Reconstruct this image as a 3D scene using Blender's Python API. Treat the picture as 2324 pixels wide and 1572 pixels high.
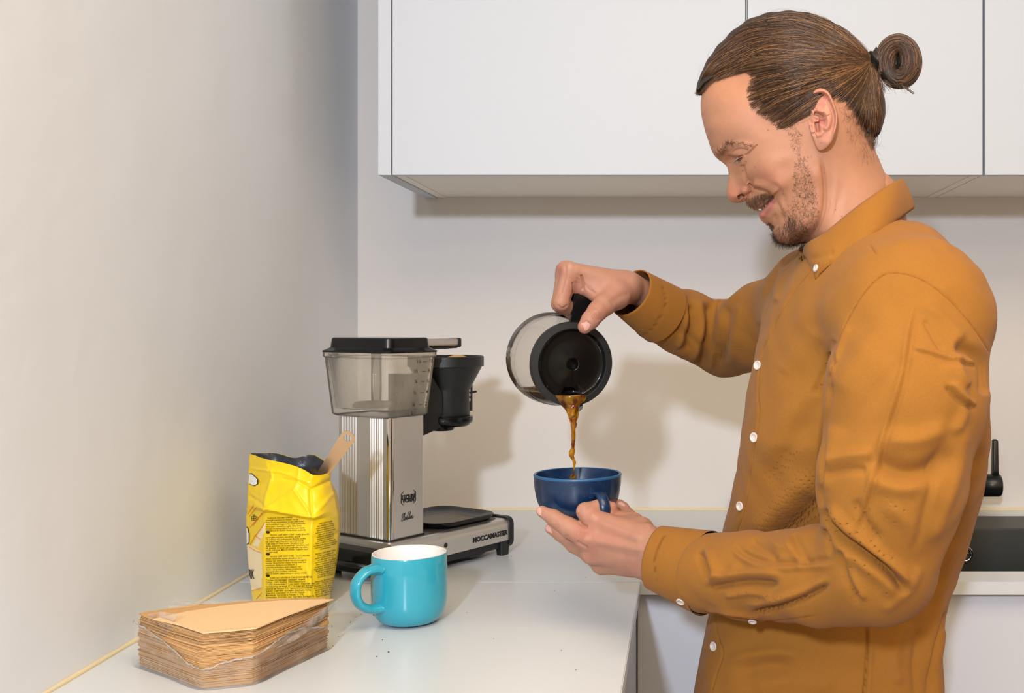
import bpy, bmesh, math, random
import numpy as np
from mathutils import Vector, Matrix

for o in list(bpy.data.objects):
    bpy.data.objects.remove(o, do_unlink=True)
SC = bpy.context.scene
COL = SC.collection

# ------------------------------------------------------------------ camera
F, VX, VY, CAMZ = 2440.0, 1540.0, 728.0, 1.282      # focal length (px), vanishing point, camera height
cam_d = bpy.data.cameras.new('camera')
cam_d.sensor_width = 36.0
cam_d.lens = 36.0 * F / 2324.0
cam_d.shift_x = (1162.0 - VX) / 2324.0
cam_d.shift_y = -(786.0 - VY) / 2324.0
cam_d.clip_start = 0.02
cam = bpy.data.objects.new('camera', cam_d)
cam.location = (0, 0, CAMZ)
cam.rotation_euler = (math.radians(90), 0, 0)
COL.objects.link(cam)
SC.camera = cam

# ------------------------------------------------------------------ light and exposure
SC.view_settings.view_transform = 'Standard'
SC.view_settings.look = 'None'
SC.view_settings.exposure = 0.0
SC.view_settings.gamma = 1.0
SC.view_settings.use_curve_mapping = False
SC.cycles.max_bounces = 10
SC.cycles.transparent_max_bounces = 24
SC.cycles.caustics_refractive = False
SC.cycles.caustics_reflective = False

w = bpy.data.worlds.new('world')
SC.world = w
w.use_nodes = True
w.node_tree.nodes['Background'].inputs[0].default_value = (1.0, 0.93, 0.84, 1)
w.node_tree.nodes['Background'].inputs[1].default_value = 0.1

def area(name, loc, target, sx, sy, power, col):
    d = bpy.data.lights.new(name, 'AREA')
    d.shape = 'RECTANGLE'
    d.size, d.size_y, d.energy, d.color = sx, sy, power, col
    o = bpy.data.objects.new(name, d)
    o.location = loc
    v = Vector(target) - Vector(loc)
    o.rotation_euler = v.to_track_quat('-Z', 'Y').to_euler()
    COL.objects.link(o)
    return o

# the photographer's flash, up and to the left of the camera; the warm ceiling lamps of the room
area('flash', (-0.31, -1.10, CAMZ + 0.57), (0.0, 2.1, CAMZ - 0.05), 0.11, 0.11, 37.0, (0.88, 0.99, 1.2))
area('ceiling_lamp', (0.4, 0.1, 2.56), (0.4, 0.3, 0.0), 1.6, 1.2, 34.0, (1.0, 0.77, 0.47))
area('ceiling_lamp', (0.6, -1.9, 2.56), (0.6, -1.9, 0.0), 1.6, 1.2, 32.0, (1.0, 0.78, 0.50))

# ------------------------------------------------------------------ helpers
def P(px, py, D):
    """point of the room at distance D from the camera plane seen at pixel (px, py)"""
    return Vector(((px - VX) * D / F, D, CAMZ + (VY - py) * D / F))

def PA(px, py, D):
    px, py, D = np.asarray(px, float), np.asarray(py, float), np.asarray(D, float)
    return np.stack([(px - VX) * D / F, D + 0 * px, CAMZ + (VY - py) * D / F], -1)

def proj(v):
    v = np.asarray(v)
    return VX + v[..., 0] * F / v[..., 1], VY - (v[..., 2] - CAMZ) * F / v[..., 1]

def lin(c):
    c = c / 255.0
    return c / 12.92 if c <= 0.04045 else ((c + 0.055) / 1.055) ** 2.4

def rgb(r, g, b):
    return (lin(r), lin(g), lin(b), 1.0)

MATS = {}
def mat(name, color=(0.8, 0.8, 0.8, 1), rough=0.5, metal=0.0, spec=0.5, coat=0.0, sss=0.0, bump=None, vary=None, attr=None, sheen=0.0, aniso=0.0):
    """bump = (scale, strength, distance); vary = (scale, amount) noise in the colour; attr = colour attribute name"""
    m = bpy.data.materials.new(name)
    m.use_nodes = True
    nt = m.node_tree
    b = nt.nodes['Principled BSDF']
    b.inputs['Base Color'].default_value = color
    b.inputs['Roughness'].default_value = rough
    b.inputs['Metallic'].default_value = metal
    b.inputs['Specular IOR Level'].default_value = spec
    b.inputs['Coat Weight'].default_value = coat
    b.inputs['Coat Roughness'].default_value = 0.05
    b.inputs['Sheen Weight'].default_value = sheen
    b.inputs['Anisotropic'].default_value = aniso
    if sss:
        b.inputs['Subsurface Weight'].default_value = sss
        b.inputs['Subsurface Radius'].default_value = (1.0, 0.35, 0.18)
        b.inputs['Subsurface Scale'].default_value = 0.0022
    tc = nt.nodes.new('ShaderNodeTexCoord')
    src = None
    if attr:
        a = nt.nodes.new('ShaderNodeVertexColor')
        a.layer_name = attr
        src = a.outputs['Color']
    if vary:
        n = nt.nodes.new('ShaderNodeTexNoise')
        n.inputs['Scale'].default_value = vary[0]
        n.inputs['Detail'].default_value = 5
        nt.links.new(tc.outputs['Object'], n.inputs['Vector'])
        r = nt.nodes.new('ShaderNodeMapRange')
        r.inputs['To Min'].default_value = 1 - vary[1]
        r.inputs['To Max'].default_value = 1 + vary[1]
        nt.links.new(n.outputs['Fac'], r.inputs['Value'])
        mx = nt.nodes.new('ShaderNodeMix')
        mx.data_type = 'RGBA'
        mx.blend_type = 'MULTIPLY'
        mx.inputs['Factor'].default_value = 1.0
        mx.inputs['A'].default_value = color
        if src is not None:
            nt.links.new(src, mx.inputs['A'])
        nt.links.new(r.outputs['Result'], mx.inputs['B'])
        src = mx.outputs['Result']
    if src is not None:
        nt.links.new(src, b.inputs['Base Color'])
    if bump:
        n = nt.nodes.new('ShaderNodeTexNoise')
        n.inputs['Scale'].default_value = bump[0]
        n.inputs['Detail'].default_value = 6
        nt.links.new(tc.outputs['Object'], n.inputs['Vector'])
        bp = nt.nodes.new('ShaderNodeBump')
        bp.inputs['Strength'].default_value = bump[1]
        bp.inputs['Distance'].default_value = bump[2]
        nt.links.new(n.outputs['Fac'], bp.inputs['Height'])
        nt.links.new(bp.outputs['Normal'], b.inputs['Normal'])
    MATS[name] = m
    return m

def clear_mat(name, tint, haze, haze_amt, gloss_rough, ior=1.45, streak=None):
    """clear plastic or glass: tinted transparency with fresnel reflections and a little haze"""
    m = bpy.data.materials.new(name)
    m.use_nodes = True
    nt = m.node_tree
    out = nt.nodes['Material Output']
    nt.nodes.remove(nt.nodes['Principled BSDF'])
    t = nt.nodes.new('ShaderNodeBsdfTransparent'); t.inputs[0].default_value = tint
    d = nt.nodes.new('ShaderNodeBsdfDiffuse'); d.inputs[0].default_value = haze
    g = nt.nodes.new('ShaderNodeBsdfGlossy'); g.inputs['Roughness'].default_value = gloss_rough
    fr = nt.nodes.new('ShaderNodeFresnel'); fr.inputs['IOR'].default_value = ior
    m1 = nt.nodes.new('ShaderNodeMixShader'); m1.inputs[0].default_value = haze_amt
    if streak:
        tc = nt.nodes.new('ShaderNodeTexCoord')
        mp = nt.nodes.new('ShaderNodeMapping'); mp.inputs['Scale'].default_value = streak[0]
        n = nt.nodes.new('ShaderNodeTexNoise'); n.inputs['Scale'].default_value = 1.0; n.inputs['Detail'].default_value = 6
        r = nt.nodes.new('ShaderNodeMapRange')
        r.inputs['From Min'].default_value = 0.35; r.inputs['From Max'].default_value = 0.75
        r.inputs['To Min'].default_value = streak[1]; r.inputs['To Max'].default_value = streak[2]
        nt.links.new(tc.outputs['Object'], mp.inputs['Vector']); nt.links.new(mp.outputs['Vector'], n.inputs['Vector'])
        nt.links.new(n.outputs['Fac'], r.inputs['Value']); nt.links.new(r.outputs['Result'], m1.inputs[0])
    m2 = nt.nodes.new('ShaderNodeMixShader')
    tl = nt.nodes.new('ShaderNodeBsdfTranslucent'); tl.inputs[0].default_value = haze
    md = nt.nodes.new('ShaderNodeMixShader'); md.inputs[0].default_value = 0.4
    nt.links.new(d.outputs[0], md.inputs[1]); nt.links.new(tl.outputs[0], md.inputs[2])
    nt.links.new(t.outputs[0], m1.inputs[1]); nt.links.new(md.outputs[0], m1.inputs[2])
    nt.links.new(fr.outputs[0], m2.inputs[0])
    nt.links.new(m1.outputs[0], m2.inputs[1]); nt.links.new(g.outputs[0], m2.inputs[2])
    nt.links.new(m2.outputs[0], out.inputs['Surface'])
    MATS[name] = m
    return m

def link(name, me, m=None, parent=None, smooth=False, loc=None, mtx=None):
    if m is not None:
        for mm in (m if isinstance(m, (list, tuple)) else [m]):
            me.materials.append(mm)
    o = bpy.data.objects.new(name, me)
    COL.objects.link(o)
    if mtx is not None: o.matrix_world = mtx
    if loc is not None: o.location = loc
    if parent is not None:
        o.parent = parent
        bpy_world[o] = parent
    if smooth:
        me.polygons.foreach_set('use_smooth', [True] * len(me.polygons))
    return o
bpy_world = {}

def empty(name, loc, label=None, cat=None, group=None, rz=0.0):
    o = bpy.data.objects.new(name, None)
    o.empty_display_size = 0.05
    o.location = loc
    o.rotation_euler = (0, 0, rz)
    COL.objects.link(o)
    tag(o, label, cat, group)
    return o

def tag(o, label=None, cat=None, group=None, kind=None):
    if label: o['label'] = label
    if cat: o['category'] = cat
    if group: o['group'] = group
    if kind: o['kind'] = kind
    return o

def bm_mesh(bm, name='m'):
    me = bpy.data.meshes.new(name)
    bmesh.ops.recalc_face_normals(bm, faces=bm.faces)
    bm.to_mesh(me)
    bm.free()
    return me

def pydata(verts, faces, name='m', recalc=False):
    me = bpy.data.meshes.new(name)
    me.from_pydata([tuple(v) for v in verts], [], [tuple(int(i) for i in f) for f in faces])
    me.update()
    if recalc:
        bm = bmesh.new(); bm.from_mesh(me)
        bmesh.ops.recalc_face_normals(bm, faces=bm.faces)
        bm.to_mesh(me); bm.free()
    return me

def quads_mesh(V, Q, name='m'):
    """fast mesh from arrays of vertices and quads"""
    V = np.asarray(V, np.float32); Q = np.asarray(Q, np.int32)
    me = bpy.data.meshes.new(name)
    me.vertices.add(len(V)); me.vertices.foreach_set('co', V.ravel())
    k = Q.shape[1]
    me.loops.add(Q.size); me.loops.foreach_set('vertex_index', Q.ravel())
    me.polygons.add(len(Q)); me.polygons.foreach_set('loop_start', np.arange(0, Q.size, k, dtype=np.int32))
    me.update(calc_edges=True)
    me.validate()
    return me

def set_colors(me, rgba, name='tone'):
    a = me.color_attributes.new(name, 'FLOAT_COLOR', 'POINT')
    a.data.foreach_set('color', np.asarray(rgba, np.float32).ravel())

def box_bm(bm, lo, hi, bev=0.0, seg=2, mtx=None):
    r = bmesh.ops.create_cube(bm, size=1.0)
    vs = r['verts']
    for v in vs:
        v.co = Vector([lo[i] + (v.co[i] + 0.5) * (hi[i] - lo[i]) for i in range(3)])
    if bev > 0:
        es = list({e for v in vs for e in v.link_edges})
        rr = bmesh.ops.bevel(bm, geom=es, offset=bev, segments=seg, affect='EDGES', profile=0.6)
        vs = list({v for f in rr['faces'] for v in f.verts} | {v for v in vs if v.is_valid})
    if mtx is not None:
        bmesh.ops.transform(bm, matrix=mtx, verts=vs)
    return vs

def box(name, lo, hi, m, parent=None, bev=0.0, seg=2, mtx=None, smooth=False):
    bm = bmesh.new()
    box_bm(bm, lo, hi, bev, seg, mtx)
    return link(name, bm_mesh(bm), m, parent, smooth)

def rrect(w, d, r, n=6):
    """rounded rectangle outline, counter-clockwise, centred"""
    pts = []
    for cx, cy, a0 in ((w/2-r, d/2-r, 0), (-w/2+r, d/2-r, 90), (-w/2+r, -d/2+r, 180), (w/2-r, -d/2+r, 270)):
        for i in range(n + 1):
            a = math.radians(a0 + 90.0 * i / n)
            pts.append((cx + r * math.cos(a), cy + r * math.sin(a)))
    return pts

def loft(rings, cap0=True, cap1=True, closed=True):
    """rings: list of equal-length point lists -> bmesh"""
    bm = bmesh.new()
    R = [[bm.verts.new(Vector(p)) for p in ring] for ring in rings]
    n = len(R[0])
    for a, b in zip(R[:-1], R[1:]):
        for i in range(n if closed else n - 1):
            j = (i + 1) % n
            bm.faces.new((a[i], a[j], b[j], b[i]))
    if cap0: bm.faces.new(list(reversed(R[0])))
    if cap1: bm.faces.new(R[-1])
    return bm

def lathe(prof, n=64, mtx=None):
    """profile [(r, z)...] turned about z; r == 0 ends make poles"""
    bm = bmesh.new()
    rows = []
    for r, z in prof:
        if r < 1e-7:
            rows.append([bm.verts.new((0, 0, z))])
        else:
            rows.append([bm.verts.new((r * math.cos(2*math.pi*i/n), r * math.sin(2*math.pi*i/n), z)) for i in range(n)])
    for a, b in zip(rows[:-1], rows[1:]):
        for i in range(n):
            j = (i + 1) % n
            if len(a) == 1 and len(b) > 1: bm.faces.new((a[0], b[i], b[j]))
            elif len(b) == 1 and len(a) > 1: bm.faces.new((a[i], a[j], b[0]))
            elif len(a) > 1: bm.faces.new((a[i], a[j], b[j], b[i]))
    if mtx is not None: bmesh.ops.transform(bm, matrix=mtx, verts=bm.verts)
    return bm

def spline(pts, n=12, closed=False):
    """Catmull-Rom through points of any dimension"""
    p = np.asarray(pts, float)
    m = len(p)
    out = []
    rng = range(m if closed else m - 1)
    for i in rng:
        if closed:
            a, b, c, d = p[(i-1) % m], p[i], p[(i+1) % m], p[(i+2) % m]
        else:
            a, b, c, d = p[max(i-1, 0)], p[i], p[i+1], p[min(i+2, m-1)]
        for k in range(n):
            t = k / n
            out.append(0.5 * ((2*b) + (c-a)*t + (2*a-5*b+4*c-d)*t*t + (3*b-a-3*c+d)*t**3))
    if not closed: out.append(p[-1])
    return np.array(out)

def sweep(path, radii, n=10, cap=True, sx=1.0, up=None):
    """tube along a path; radii a number or list; sx widens the section sideways (along the binormal)"""
    path = [Vector(p) for p in path]
    if not hasattr(radii, '__len__'): radii = [radii] * len(path)
    rings = []
    nrm = None
    for i, p in enumerate(path):
        t = (path[min(i+1, len(path)-1)] - path[max(i-1, 0)]).normalized()
        if nrm is None:
            nrm = Vector(up) if up is not None else (Vector((0, 0, 1)) if abs(t.z) < 0.9 else Vector((1, 0, 0)))
        nrm = (nrm - t * nrm.dot(t)).normalized()
        b = t.cross(nrm)
        rings.append([p + (nrm * math.cos(2*math.pi*k/n) + b * sx * math.sin(2*math.pi*k/n)) * radii[i] for k in range(n)])
    return loft(rings, cap, cap)

def bm_join(bms):
    out = bmesh.new()
    for b in bms:
        me = bpy.data.meshes.new('t')
        b.to_mesh(me); b.free()
        out.from_mesh(me)
        bpy.data.meshes.remove(me)
    return out

def text_mesh(body, size=1.0, align='LEFT', shear=0.0, offset=0.0, space=1.0, line=1.0, res=2):
    c = bpy.data.curves.new('t', 'FONT')
    c.body = body
    c.size = size
    c.align_x = align
    c.shear = shear
    c.offset = offset
    c.space_character = space
    c.space_line = line
    c.resolution_u = res
    o = bpy.data.objects.new('t', c)
    COL.objects.link(o)
    dg = bpy.context.evaluated_depsgraph_get()
    me = bpy.data.meshes.new_from_object(o.evaluated_get(dg))
    bpy.data.objects.remove(o, do_unlink=True)
    me.materials.clear()
    return me

def map_mesh(me, fn):
    n = len(me.vertices)
    a = np.empty(n * 3, np.float32)
    me.vertices.foreach_get('co', a)
    a = a.reshape(-1, 3)
    b = np.array([tuple(fn(x, y)) for x, y in a[:, :2]], np.float32)
    me.vertices.foreach_set('co', b.ravel())
    me.update()
    return me

def smoothstep(a, b, x):
    t = np.clip((x - a) / (b - a), 0, 1)
    return t * t * (3 - 2 * t)

def polyd(px, py, pts):
    """distance (px) to a polyline, position along it 0..1, signed side"""
    pts = np.asarray(pts, float)
    best = np.full(px.shape, 1e9); tb = np.zeros(px.shape); sg = np.zeros(px.shape)
    L = np.r_[0, np.cumsum(np.hypot(*(pts[1:] - pts[:-1]).T))]
    for i in range(len(pts) - 1):
        ax, ay = pts[i]; dx, dy = pts[i+1] - pts[i]
        l2 = dx*dx + dy*dy + 1e-9
        t = np.clip(((px-ax)*dx + (py-ay)*dy) / l2, 0, 1)
        ex, ey = px - (ax+t*dx), py - (ay+t*dy)
        d = np.hypot(ex, ey)
        m = d < best
        best = np.where(m, d, best)
        tb = np.where(m, (L[i] + t*(L[i+1]-L[i])) / (L[-1] + 1e-9), tb)
        sg = np.where(m, np.where(dx*ey - dy*ex >= 0, 1.0, -1.0), sg)
    return best, tb, sg

def _inpoly(x, y, pts):
    ins = np.zeros(x.shape, bool)
    j = len(pts) - 1
    for i in range(len(pts)):
        xi, yi = pts[i]; xj, yj = pts[j]
        c = ((yi > y) != (yj > y)) & (x < (xj - xi) * (y - yi) / (yj - yi + 1e-12) + xi)
        ins ^= c
        j = i
    return ins

Z0 = 0.90                                   # height of the worktop
# ------------------------------------------------------------------ the room
YB, XL = 2.175, -0.649
M_wall = mat('wall_paint', rgb(218, 213, 207), 0.6, bump=(3.0, 0.12, 0.02), vary=(1.3, 0.012))
M_wall_l = mat('wall_paint_left', rgb(222, 227, 235), 0.6, bump=(3.0, 0.2, 0.03), vary=(1.3, 0.015))
M_ceil = mat('ceiling_paint', rgb(238, 234, 228), 0.8, vary=(2, 0.02))
M_floor = mat('floor_vinyl', rgb(168, 150, 130), 0.5, vary=(6, 0.12))
M_white = mat('white_laminate', rgb(206, 211, 215), 0.28, vary=(2.0, 0.012))
M_gloss = mat('white_gloss', rgb(197, 203, 209), 0.5, spec=0.2, vary=(1.0, 0.004))
M_under = mat('cabinet_underside', rgb(242, 236, 226), 0.45, vary=(4, 0.02))
M_lower = mat('grey_white_front', rgb(204, 207, 214), 0.35, vary=(2.0, 0.01))
M_bead = mat('yellowed_silicone', rgb(222, 206, 168), 0.35, vary=(14, 0.14), bump=(60, 0.3, 0.002))
M_black = mat('black_plastic', rgb(20, 22, 23), 0.28, vary=(30, 0.15))
M_blackm = mat('black_matte', rgb(26, 29, 30), 0.5, bump=(300, 0.15, 0.0005), vary=(30, 0.15))
M_chrome = mat('chrome', rgb(205, 205, 205), 0.12, metal=1.0, vary=(30, 0.03))

box('floor', (XL - 0.2, -3.3, -0.1), (2.9, YB + 0.2, 0.0), M_floor)['kind'] = 'structure'
box('ceiling', (XL - 0.2, -3.3, 2.62), (2.9, YB + 0.2, 2.72), M_ceil)['kind'] = 'structure'
box('wall_back', (XL - 0.2, YB, 0.0), (2.9, YB + 0.15, 2.62), M_wall)['kind'] = 'structure'
box('wall_left', (XL - 0.15, -3.3, 0.0), (XL, YB, 2.62), M_wall_l)['kind'] = 'structure'
box('wall_right', (2.7, -3.3, 0.0), (2.85, YB, 2.62), M_wall)['kind'] = 'structure'
box('wall_front', (XL, -3.3, 0.0), (2.7, -3.15, 2.62), M_wall)['kind'] = 'structure'

def bead(name, pts, r):
    rnd = random.Random(3)
    path = [Vector(p) for p in pts]
    dense = []
    for a, b in zip(path[:-1], path[1:]):
        k = 60
        for i in range(k):
            dense.append(a.lerp(b, i / k))
    dense.append(path[-1])
    rad = [r * (0.85 + 0.3 * rnd.random()) for _ in dense]
    o = link(name, bm_mesh(sweep(dense, rad, 8)), M_bead, None, True)
    o['kind'] = 'structure'
    return o
bead('trim_1', [(XL + 0.002, YB - 0.0015, Z0 + 0.001), (2.2, YB - 0.0015, Z0 + 0.001)], 0.0035)
bead('trim_2', [(XL + 0.0015, 0.75, Z0 + 0.001), (XL + 0.0015, YB - 0.004, Z0 + 0.001)], 0.0028)

# worktops -----------------------------------------------------------
YF = 1.575                                  # front edge of the back run
wt = bmesh.new()
T = 0.019
SX0, SX1, SY0, SY1 = 0.30, 1.02, 1.640, 2.112     # cut-out for the sink
for lo, hi in (((XL, YF, Z0 - T), (SX0, YB, Z0)), ((SX1, YF, Z0 - T), (2.2, YB, Z0)),
               ((SX0, YF, Z0 - T), (SX1, SY0, Z0)), ((SX0, SY1, Z0 - T), (SX1, YB, Z0))):
    box_bm(wt, lo, hi)
bmesh.ops.remove_doubles(wt, verts=wt.verts, dist=1e-5)
o = link('worktop', bm_mesh(wt), M_white)
tag(o, 'long white laminate worktop along the back wall, under the coffee maker and around the sink', 'worktop')

XP0, XP1 = -0.056, -0.0615                  # right edge of the peninsula, far and near
pen = loft([[(XL, 0.62, Z0 - T), (XP1, 0.62, Z0 - T), (XP0, YF - 0.0015, Z0 - T), (XL, YF - 0.0015, Z0 - T)],
            [(XL, 0.62, Z0), (XP1, 0.62, Z0), (XP0, YF - 0.0015, Z0), (XL, YF - 0.0015, Z0)]])
bmesh.ops.bevel(pen, geom=list(pen.edges), offset=0.0012, segments=2, affect='EDGES')
o = link('worktop', bm_mesh(pen), M_white)
tag(o, 'white worktop wing nearest the camera, carrying the turquoise mug and the paper filters', 'worktop')

# base units ---------------------------------------------------------
def base_unit(x0, x1, label, doors, rot=None):
    e = empty('base_cabinet', ((x0 + x1) / 2, YF + 0.3, 0), label, 'cabinet')
    e_inv = Matrix.Translation(-Vector(e.location))
    def pt(name, lo, hi, m, bev=0.0, parent=None):
        ob = box(name, lo, hi, m, None, bev)
        ob.data.transform(e_inv)
        ob.parent = parent or e
        return ob
    t = 0.016
    pt('side_panel', (x0, YF + 0.045, 0.10), (x0 + t, YB - 0.005, Z0 - T), M_lower)
    pt('side_panel', (x1 - t, YF + 0.045, 0.10), (x1, YB - 0.005, Z0 - T), M_lower)
    pt('bottom_panel', (x0 + t, YF + 0.045, 0.10), (x1 - t, YB - 0.005, 0.116), M_lower)
    pt('back_panel', (x0 + t, YB - 0.012, 0.116), (x1 - t, YB - 0.006, Z0 - T), M_lower)
    pt('plinth', (x0, YF + 0.07, 0.0), (x1, YF + 0.085, 0.098), M_lower)
    for a, b in doors:
        pt('door', (a + 0.0015, YF + 0.022, 0.105), (b - 0.0015, YF + 0.042, Z0 - T - 0.006), M_lower, 0.0012)
    return e
base_unit(-0.0624, 0.296, 'grey-white base cabinet in the shaded gap between the worktop wing and the man', [(-0.0624, 0.296)])
base_unit(0.300, 1.100, 'grey-white base cabinet under the black sink, to the right of the man', [(0.300, 0.700), (0.700, 1.100)])
e = empty('base_cabinet', (-0.36, 1.1, 0), 'base cabinet under the white worktop wing, only the edge of its side panel showing', 'cabinet')
inv = Matrix.Translation(-Vector(e.location))
for nm, lo, hi in (('side_panel', (-0.0815, 0.66, 0.0), (-0.0628, YF + 0.044, Z0 - T)), ('side_panel', (XL + 0.004, 0.66, 0.0), (XL + 0.02, YF - 0.002, Z0 - T)),
                   ('door', (XL + 0.024, 0.64, 0.10), (-0.084, 0.658, Z0 - T - 0.003)), ('bottom_panel', (XL + 0.02, 0.66, 0.10), (-0.095, YF - 0.002, 0.116))):
    ob = box(nm, lo, hi, M_lower); ob.data.transform(inv); ob.parent = e

# wall units ---------------------------------------------------------
YC = 1.827                                  # door fronts
ZC = CAMZ + (VY - 397) * YC / F
def cx(px): return (px - VX) * YC / F
def wall_unit(x0, x1, label, panel=None):
    e = empty('wall_cabinet', ((x0 + x1) / 2, (YC + YB) / 2, ZC), label, 'cabinet', 'gloss white wall cabinets')
    inv = Matrix.Translation(-Vector(e.location))
    def pt(name, lo, hi, m, bev=0.0):
        ob = box(name, lo, hi, m, None, bev)
        ob.data.transform(inv); ob.parent = e
        return ob
    t, top = 0.016, ZC + 0.72
    xs = x0
    if panel:
        pt('end_panel', (panel, YC, ZC), (x0 - 0.0012, YB, top), M_gloss, 0.0006)
    pt('side_panel', (xs, YC + 0.022, ZC + 0.0015), (xs + t, YB, top), M_under)
    pt('side_panel', (x1 - t, YC + 0.022, ZC + 0.0015), (x1, YB, top), M_under)
    pt('bottom_panel', (xs + t, YC + 0.022, ZC + 0.003), (x1 - t, YB, ZC + 0.019), M_under)
    pt('top_panel', (xs + t, YC + 0.022, top - 0.016), (x1 - t, YB, top), M_under)
    pt('shelf', (xs + t, YC + 0.04, ZC + 0.35), (x1 - t, YB, ZC + 0.366), M_under)
    pt('door', (x0 + 0.001, YC, ZC), (x1 - 0.0017, YC + 0.0185, top), M_gloss, 0.0012)
    return e
wall_unit(cx(889), cx(1694), 'wide gloss white wall cabinet nearest the left corner, with an end panel', cx(858))
wall_unit(cx(1696), cx(2232.5), 'gloss white wall cabinet directly behind the head of the man')
wall_unit(cx(2235), cx(2960), 'gloss white wall cabinet at the far right, beyond the hair bun')

# sink and tap -------------------------------------------------------
M_sink = mat('black_composite', rgb(17, 24, 24), 0.42, bump=(900, 0.5, 0.0006), vary=(400, 0.35))
M_sinkrim = mat('black_composite_rim', rgb(30, 34, 34), 0.22, bump=(900, 0.2, 0.0004))
sk = empty('sink', ((SX0 + SX1) / 2, 1.87, Z0), 'black composite sink set into the worktop behind the man', 'sink')
def rr(x0, x1, y0, y1, r, z):
    return [((x0 + x1) / 2 + p[0], (y0 + y1) / 2 + p[1], z) for p in rrect(x1 - x0, y1 - y0, r, 5)]
bx0, bx1, by0, by1 = SX0 + 0.02, SX1 - 0.02, SY0 + 0.012, 1.992
b = loft([rr(SX0 + .001, SX1 - .001, SY0 + .001, SY1 - .001, 0.012, Z0 - 0.015), rr(SX0 + .001, SX1 - .001, SY0 + .001, SY1 - .001, 0.012, Z0 - 0.002),
          rr(SX0 + .002, SX1 - .002, SY0 + .002, SY1 - .002, 0.012, Z0 - 0.001),
          rr(bx0, bx1, by0, by1, 0.02, Z0 - 0.002), rr(bx0 + .003, bx1 - .003, by0 + .002, by1 - .002, 0.02, Z0 - 0.006),
          rr(bx0 + .012, bx1 - .012, by0 + .01, by1 - .006, 0.03, Z0 - 0.185), rr(bx0 + .04, bx1 - .04, by0 + .04, by1 - .03, 0.03, Z0 - 0.20)], False, True)
me = bm_mesh(b); me.transform(Matrix.Translation(-Vector(sk.location)))
link('basin', me, M_sink, sk, True).modifiers.new('es', 'EDGE_SPLIT')
# chrome overflow ring on the back wall of the basin
c = P(2189, 1256, by1 - 0.0045)
rings = []
for k in range(32):
    a = 2 * math.pi * k / 32
    rings.append((c.x + 0.0135 * math.cos(a), c.y - 0.0015, c.z + 0.0135 * math.sin(a)))
ov = bm_join([sweep(rings + rings[:1], 0.0022, 8, False),
              sweep([(c.x - 0.0125, c.y - 0.001, c.z), (c.x + 0.0125, c.y - 0.001, c.z)], 0.0012, 8),
              sweep([(c.x, c.y - 0.001, c.z - 0.0125), (c.x, c.y - 0.001, c.z + 0.0125)], 0.0012, 8)])
me = bm_mesh(ov); me.transform(Matrix.Translation(-Vector(sk.location)))
tag(link('overflow_ring', me, M_chrome, sk, True), 'chrome overflow ring')

M_tap = mat('black_tap', rgb(22, 24, 25), 0.33, vary=(60, 0.12))
tx = P(2110, 900, 2.05).x
tap = empty('kitchen_tap', (tx, 2.05, Z0 - 0.001), 'matt black kitchen tap with an upright lever behind the man', 'tap')
def tp(name, bm):
    return link(name, bm_mesh(bm), M_tap, tap, True)
zb = P(2240, 1101, 2.05).z - tap.location.z          # height of the side valve
tp('base_ring', lathe([(0, 0), (0.027, 0), (0.027, 0.006), (0.024, 0.01), (0, 0.01)], 40))
tp('column', lathe([(0, 0.008), (0.0225, 0.008), (0.0225, 0.13), (0.021, 0.16), (0.014, 0.175), (0, 0.175)], 40))
sp = spline([(0, 0, 0.17), (0, 0, 0.24), (0, -0.03, 0.30), (0, -0.10, 0.31), (0, -0.16, 0.27), (0, -0.175, 0.215)], 8)
tp('spout', sweep(sp, 0.0125, 16, True, 1.0, (1, 0, 0)))
vx0, vx1 = 0.0, P(2270, 0, 2.05).x - tx
vr = 0.0215
def vx(px): return P(px, 0, 2.05).x - tx
vp = [(0, 0.0), (vr * 0.86, 0.0), (vr * 0.86, vx(2222)), (vr * 0.7, vx(2224)), (vr * 0.7, vx(2227)), (vr, vx(2230)), (vr, vx1 - 0.003), (vr * 0.93, vx1), (0, vx1)]
tp('valve', lathe(vp, 40, Matrix.Translation((0, 0, zb)) @ Matrix.Rotation(math.radians(90), 4, 'Y')))
lx = P(2258, 0, 2.05).x - tx
lv = []
for z, wx, wy in ((zb + 0.012, 0.0065, 0.010), (zb + 0.03, 0.0055, 0.008), (zb + 0.085, 0.0048, 0.0072), (zb + 0.088, 0.003, 0.005)):
    lv.append([(lx + p[0], p[1], z) for p in rrect(wx * 2, wy * 2, 0.0025, 4)])
tp('lever', loft(lv))

# small white dish leaning on the wall, only its rim shows past the shirt
dc = P(1689, 1112, 2.14)
dp = [(0, 0.003), (0.018, 0.003), (0.026, 0.008), (0.0265, 0.010), (0.025, 0.010), (0.0175, 0.0055), (0, 0.0055)]
M_china = mat('white_china', rgb(236, 236, 235), 0.2, coat=0.3, vary=(3, .01))
dm = bm_mesh(lathe(dp, 56, Matrix.Rotation(math.radians(80), 4, 'X')))
zmin = min(v.co.z for v in dm.vertices)
o = link('saucer', dm, M_china, None, True, (dc.x, YB - 0.016, Z0 - zmin))
o.scale = (1.0, 1.0, 1.0)
tag(o, 'small white saucer propped against the back wall behind the shirt placket', 'saucer')
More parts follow.
